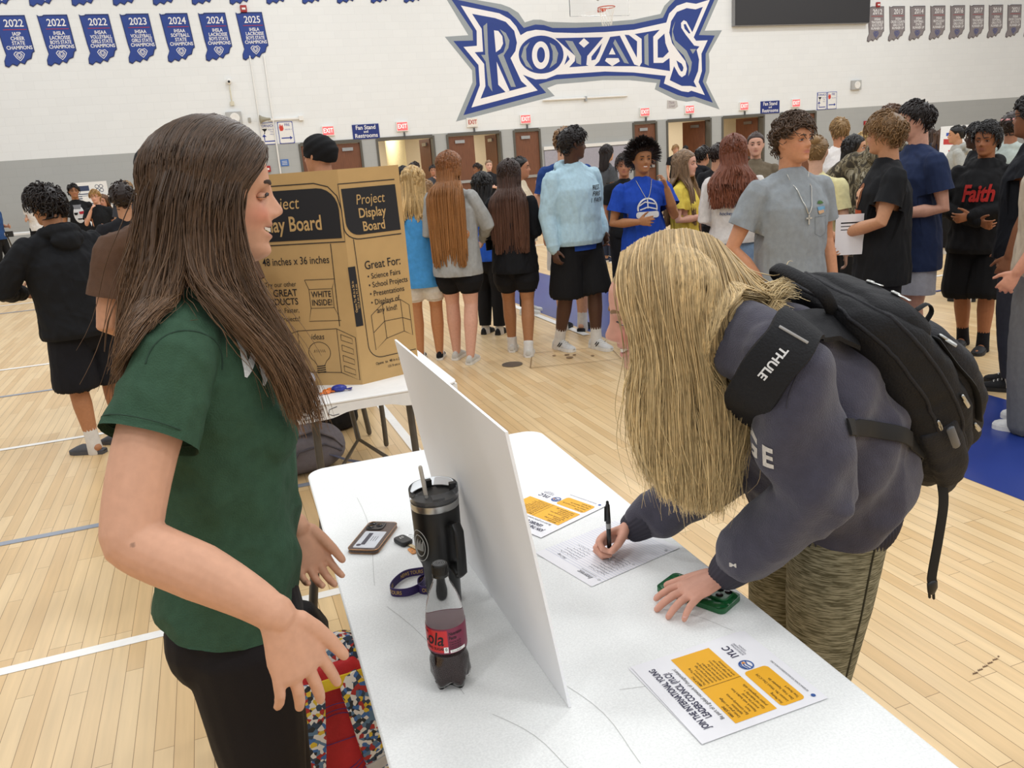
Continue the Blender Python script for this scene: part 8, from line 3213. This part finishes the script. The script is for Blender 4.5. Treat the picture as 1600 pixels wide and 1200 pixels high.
mt = frame(P_[k] - bo_ + N_[k] * .016, T_, np.cross(N_[k], T_))
t = MB()
write(t, 'THULE', 0, 0, .019, mt, bold=.03, sx=1.05, rot=0)
Vt, Ft = t.arrays()
Vt, Ft = decal(Vt, Ft, 0, N_[k], sbv, .0012, 0)
link('strap_lettering', Vt, Ft, mat('thread_white', 'D9D9D9', rough=.7), bp, smooth=False)
Pf = [FS + bk_ * .10 + ax_ * .02, FS + bk_ * .06 + ax_ * .075, FS + ax_ * .075, FS + fr_ * .06 + ax_ * .05, FS + fr_ * .10 - ax_ * .05]
ribbon(resample(np.array(Pf)[None], 16)[0] + l_ * .03 - bo_, [bk_ + ax_ * .5] * 4 + [ax_] * 6 + [fr_ + ax_ * .3] * 6, .075, .012, 'shoulder_strap', M_PACK, bp)
P_, N_ = on_sweat([(1322, 668), (1345, 668), (1368, 671), (1390, 675), (1410, 681), (1428, 688)], .003)
if len(P_) > 3:
    P_ = np.vstack([P_, bw((.12, .03, .16))[0] + bo_])
    N_ = np.vstack([N_, N_[-1]])
    P_, N_ = smooth_path(P_, N_, 20, 1)
    for k in range(0, 18):
        h = sweatB.find_nearest(Vector(P_[k]))
        n_ = np.array(h[1]) * (1 if np.array(h[1]) @ N_[k] > 0 else -1)
        P_[k] = np.array(h[0]) + n_ * .004
    ribbon(P_ - bo_, N_, .030, .004, 'waist_strap', M_WEB, bp)
p0 = bw((.125, -.035, .18))[0]
hs_ = [p0, p0 + np.array([.004, -.006, -.05]), p0 + np.array([.0, -.004, -.13]), p0 + np.array([-.006, 0, -.215]), p0 + np.array([-.004, 0, -.235])]
ribbon(resample(np.array(hs_)[None], 16)[0], [unit((-.3, -1, .1))] * 16, .021, .0025, 'hanging_strap', M_WEB, bp)
e_ = hs_[-1]
b = MB().tube([e_, e_ + np.array([.002, 0, -.014]), e_ + np.array([.0, 0, -.024])], np.array([(.014, .006), (.014, .006), (.010, .005)]), 10, side=(1, 0, 0))
b.tube([e_ + np.array([-.006, 0, -.02]), e_ + np.array([-.004, 0, -.034])], .003, 8)
b.tube([e_ + np.array([.005, 0, -.02]), e_ + np.array([.008, 0, -.040])], .003, 8)
b.build('buckle', M_BLACK, bp)
lp_ = [bw((.11, -.05, .19))[0], bw((.11, -.095, .19))[0], bw((.09, -.105, .225))[0], bw((.07, -.05, .25))[0], bw((.07, .0, .262))[0]]
ribbon(resample(np.array(lp_)[None], 18)[0], [lx_] * 18, .018, .0025, 'web_loop', M_WEB, bp)
b = MB().tube(bw([(.178, .10, .205), (.180, .155, .205)]), np.array([(.008, .004)] * 2), 8, side=bk_)
b.build('buckle', mat('buckle_grey', '5A5C60', rough=.35), bp)
fo = bw((.02, -.02, .30))[0]
b = MB().tube([fo + unit((.3, -.3, .2)) * .0, fo + np.array([.02, -.01, .01]), fo + np.array([.025, -.01, -.02])], .003, 6)
b.build('cord_pull', M_WEB, bp)

# --- red children's backpack leaning under the front table
rb = thing('backpack', 'red children\'s backpack with colourful comic patterned straps, standing by the front table', 'backpack', (.105, 1.94, 0), math.radians(4))
M_REDP = mat('pack_red', 'C8262C', rough=.6, var=.06, scale=30, bump=.15, bscale=200)


def comic():
    m = bpy.data.materials.new('comic_pattern')
    m.use_nodes = True
    nt = m.node_tree
    bs = nt.nodes['Principled BSDF']
    bs.inputs['Roughness'].default_value = .65
    tc = nt.nodes.new('ShaderNodeTexCoord')
    v = nt.nodes.new('ShaderNodeTexVoronoi')
    v.inputs['Scale'].default_value = 90
    r = nt.nodes.new('ShaderNodeValToRGB')
    r.color_ramp.interpolation = 'CONSTANT'
    e = r.color_ramp.elements
    e[0].position, e[0].color = 0, (*rgb('E8E6E2'), 1)
    e[1].position, e[1].color = .30, (*rgb('33465E'), 1)
    for p, c in ((.48, '5E7F9E'), (.60, 'B0302C'), (.72, '2A2C30'), (.84, 'E2C23A'), (.92, '3F6FB0')):
        q = e.new(p)
        q.color = (*rgb(c), 1)
    sp = nt.nodes.new('ShaderNodeSeparateColor')
    nt.links.new(tc.outputs['Object'], v.inputs['Vector'])
    nt.links.new(v.outputs['Color'], sp.inputs[0])
    nt.links.new(sp.outputs[0], r.inputs[0])
    nt.links.new(r.outputs[0], bs.inputs['Base Color'])
    return m


M_COMIC = comic()
M_SKYB = mat('trim_sky_blue', '4F9AD4', rough=.5)
rm = np.array(Matrix.Rotation(math.radians(-6), 4, 'X') @ Matrix(((1, 0, 0, 0), (0, 0, -1, 0), (0, 1, 0, 0), (0, 0, 0, 1))))
# pack space for the red bag: x across, y up, z towards the camera
body, bvR = fabric([(.012, -.09, .02, .125), (.04, -.11, .045, .148), (.14, -.12, .055, .155), (.26, -.12, .05, .155), (.34, -.11, .04, .145), (.40, -.09, .02, .12), (.425, -.07, .0, .08)], .006, .003, 21, 'body', M_COMIC, rb, rm, .5)
fabric([(.02, .02, .062, .112), (.05, .03, .072, .122), (.14, .035, .078, .126), (.26, .03, .074, .124), (.34, .025, .062, .11), (.385, .01, .04, .08)], .006, .003, 23, 'padded_panel', M_REDP, rb, rm, .5)
for sx in (1, -1):
    cp = [(sx * .045, .37, .085), (sx * .06, .31, .105), (sx * .072, .22, .11), (sx * .085, .13, .10), (sx * .10, .07, .085), (sx * .115, .03, .06)]
    C_ = resample(np.array(cp)[None], 22)[0]
    s_ = ribbon(xf(rm, C_), [rm[:3, :3] @ np.array([.0, .1, 1])] * 22, np.interp(np.linspace(0, 1, 22), [0, .15, .7, 1], [.050, .072, .068, .045]), .011, 'shoulder_strap', M_COMIC, rb)
    c0 = C_[14]
    ribbon(xf(rm, C_[13:16] + np.array([0, 0, .004])), [rm[:3, :3] @ np.array([0, .1, 1])] * 3, .072, .012, 'silver_band', mat('band_silver', 'C9CACC', rough=.35), s_)
    ribbon(xf(rm, C_[18:21] + np.array([0, 0, .004])), [rm[:3, :3] @ np.array([0, .1, 1])] * 3, .046, .012, 'blue_tab', M_SKYB, s_)
ribbon(xf(rm, np.array([(-.11, .352, .075), (-.05, .358, .09), (0, .36, .092), (.05, .358, .09), (.11, .352, .075)])), [rm[:3, :3] @ np.array([0, .2, 1])] * 5, .03, .008, 'yellow_band', mat('band_yellow', 'E3C322', rough=.5), rb)
t = MB()
for rr in (.075, .085, .10):
    t.tube(xf(rm, np.array([(-.0 + rr * math.cos(a), .185 + rr * 1.1 * math.sin(a), .0785 - .02 * (rr * math.cos(a) / .12) ** 2) for a in np.linspace(0, 2 * PI, 40)[:-1]])), .0011, 5, closed=True)
t.tube(xf(rm, np.array([(-.05, .19, .080), (.05, .19, .080)])), .0011, 5)
t.build('stitching', mat('stitch_blue', '4A3A80', rough=.7), rb)
fabric([(.02, -.05, .03, .02), (.05, -.06, .04, .034), (.13, -.06, .04, .036), (.165, -.055, .035, .032)], .005, .002, 25, 'mesh_pocket', mat('mesh_red', 'D8402E', rough=.7, var=.25, scale=400), rb, rm @ np.array(Matrix.Translation((-.150, 0, .0))))
MB().tube(xf(rm, np.array([(-.15 + .036 * math.cos(a), .168, -.01 + .047 * math.sin(a)) for a in np.linspace(0, 2 * PI, 24)[:-1]])), .004, 6, closed=True).build('pocket_trim', M_SKYB, rb)
MB().tube(xf(rm, np.array([(.155 * math.cos(a), .018, -.03 + .085 * math.sin(a)) for a in np.linspace(0, 2 * PI, 40)[:-1]])), .005, 6, closed=True).build('base_trim', mat('trim_royal', '3458A8', rough=.5), rb)
ribbon(xf(rm, resample(np.array([(-.11, .09, .06), (-.15, .07, .09), (-.16, .04, .10), (-.13, .02, .08), (-.11, .03, .05)])[None], 16)[0]), [rm[:3, :3] @ np.array([.3, 1, .3])] * 16, .024, .003, 'blue_loop', M_SKYB, rb)

# --- black backpack on the floor behind the red one
kb = thing('backpack', 'black backpack with long loose straps standing behind the red one', 'backpack', (.0, 2.215, 0), math.radians(-2))
rm2 = np.array(Matrix(((1, 0, 0, 0), (0, 0, -1, 0), (0, 1, 0, 0), (0, 0, 0, 1))))
fabric([(.01, -.09, .05, .13), (.05, -.11, .07, .15), (.2, -.12, .075, .155), (.34, -.10, .06, .145), (.41, -.07, .03, .11), (.43, -.05, .0, .07)], .007, .005, 31, 'body', M_PACK, kb, rm2)
ribbon(xf(rm2, resample(np.array([(.10, .36, .06), (.0, .45, .09), (-.10, .47, .12), (-.17, .41, .12), (-.20, .32, .10)])[None], 20)[0]), [np.array([.1, -.6, .8])] * 20, .042, .010, 'shoulder_strap', M_PACK, kb)
ribbon(xf(rm2, resample(np.array([(.11, .33, .07), (.05, .40, .11), (-.05, .40, .13), (-.14, .33, .13), (-.17, .22, .11)])[None], 20)[0]), [np.array([.1, -.8, .6])] * 20, .05, .010, 'shoulder_strap', M_PACK, kb)
MB().tube(resample(xf(rm2, np.array([(-.05, .42, .0), (-.03, .47, 0), (.03, .47, 0), (.05, .42, 0)]))[None], 14)[0], .008, 8).build('grab_handle', M_PACK, kb)
ribbon(np.array([(-.13, -.09, .06), (-.18, -.11, .02), (-.24, -.12, .006), (-.36, -.10, .004)]), [(0, 0, 1)] * 4, .03, .003, 'loose_strap', M_WEB, kb)
# --- bags under the back table
gb = thing('backpack', 'grey backpack lying on the floor under the back table', 'backpack', (.29, 4.56, 0), math.radians(10))
V, F = MB().ball((0, 0, .12), (.26, .17, .13), nu=28, nv=16).arrays()
V = np.sign(V - [0, 0, .12]) * np.abs((V - [0, 0, .12]) / [.26, .17, .13]) ** .8 * [.26, .17, .13] + [0, 0, .12]
V[:, 2] = np.maximum(V[:, 2], .002)
V = V + noise3(V, 22, 12)[:, None] * .010 * np.array([1, 1, .4])
V[:, 2] = np.maximum(V[:, 2], .002)
link('body', V, F, cloth('77737A', bump=.3), gb, smooth='all')
b = MB().tube([(-.14, -.172, .05), (-.05, -.178, .16), (.10, -.165, .17), (.2, -.13, .10)], .006, 8)
b.build('zip_piping', cloth('5A575E'), gb)
ribbon(np.array([(.12, -.14, .10), (.22, -.16, .04), (.30, -.18, .012), (.40, -.20, .004)]), [(0, 0, 1)] * 4, .035, .006, 'shoulder_strap', cloth('63667A'), gb)
ribbon(np.array([(-.05, -.1, .24), (.06, -.12, .26), (.16, -.13, .20), (.22, -.1, .12)]), [(0, -.4, 1)] * 4, .05, .010, 'shoulder_strap', cloth('77737A'), gb)
cb_ = thing('bag', 'black bag with a pale oval badge under the back table behind the grey backpack', 'bag', (.50, 5.22, 0), 0)
fabric([(.005, -.12, .10, .20), (.06, -.14, .12, .23), (.18, -.14, .12, .23), (.25, -.11, .09, .20), (.275, -.07, .05, .14)], .009, .006, 41, 'body', M_PACK, cb_, rm2)
V, F = MB().ball((.03, -.128, .19), (.05, .008, .018), nu=18, nv=8).arrays()
link('badge', V, F, mat('badge_pale', 'C9B8B0', rough=.4), cb_)
MB().tube([(-.12, 0, .26), (-.1, 0, .31), (.1, 0, .31), (.12, 0, .26)], .012, 8).build('grab_handle', M_PACK, cb_)
# scuff on the floor at the right
b = MB()
for q in range(16):
    p = at_z(1520 + 2.6 * q, 1053 - 1.8 * q + (q % 3), 0)
    b.add(np.array([(p[0] - .005, p[1] - .004, .0012), (p[0] + .006, p[1] - .003, .0012), (p[0] + .004, p[1] + .004, .0012)]), [(0, 1, 2)])
struct(b.build('trim_floor_scuff', mat('scuff_brown', '6B4C2E', var=0), smooth=False))
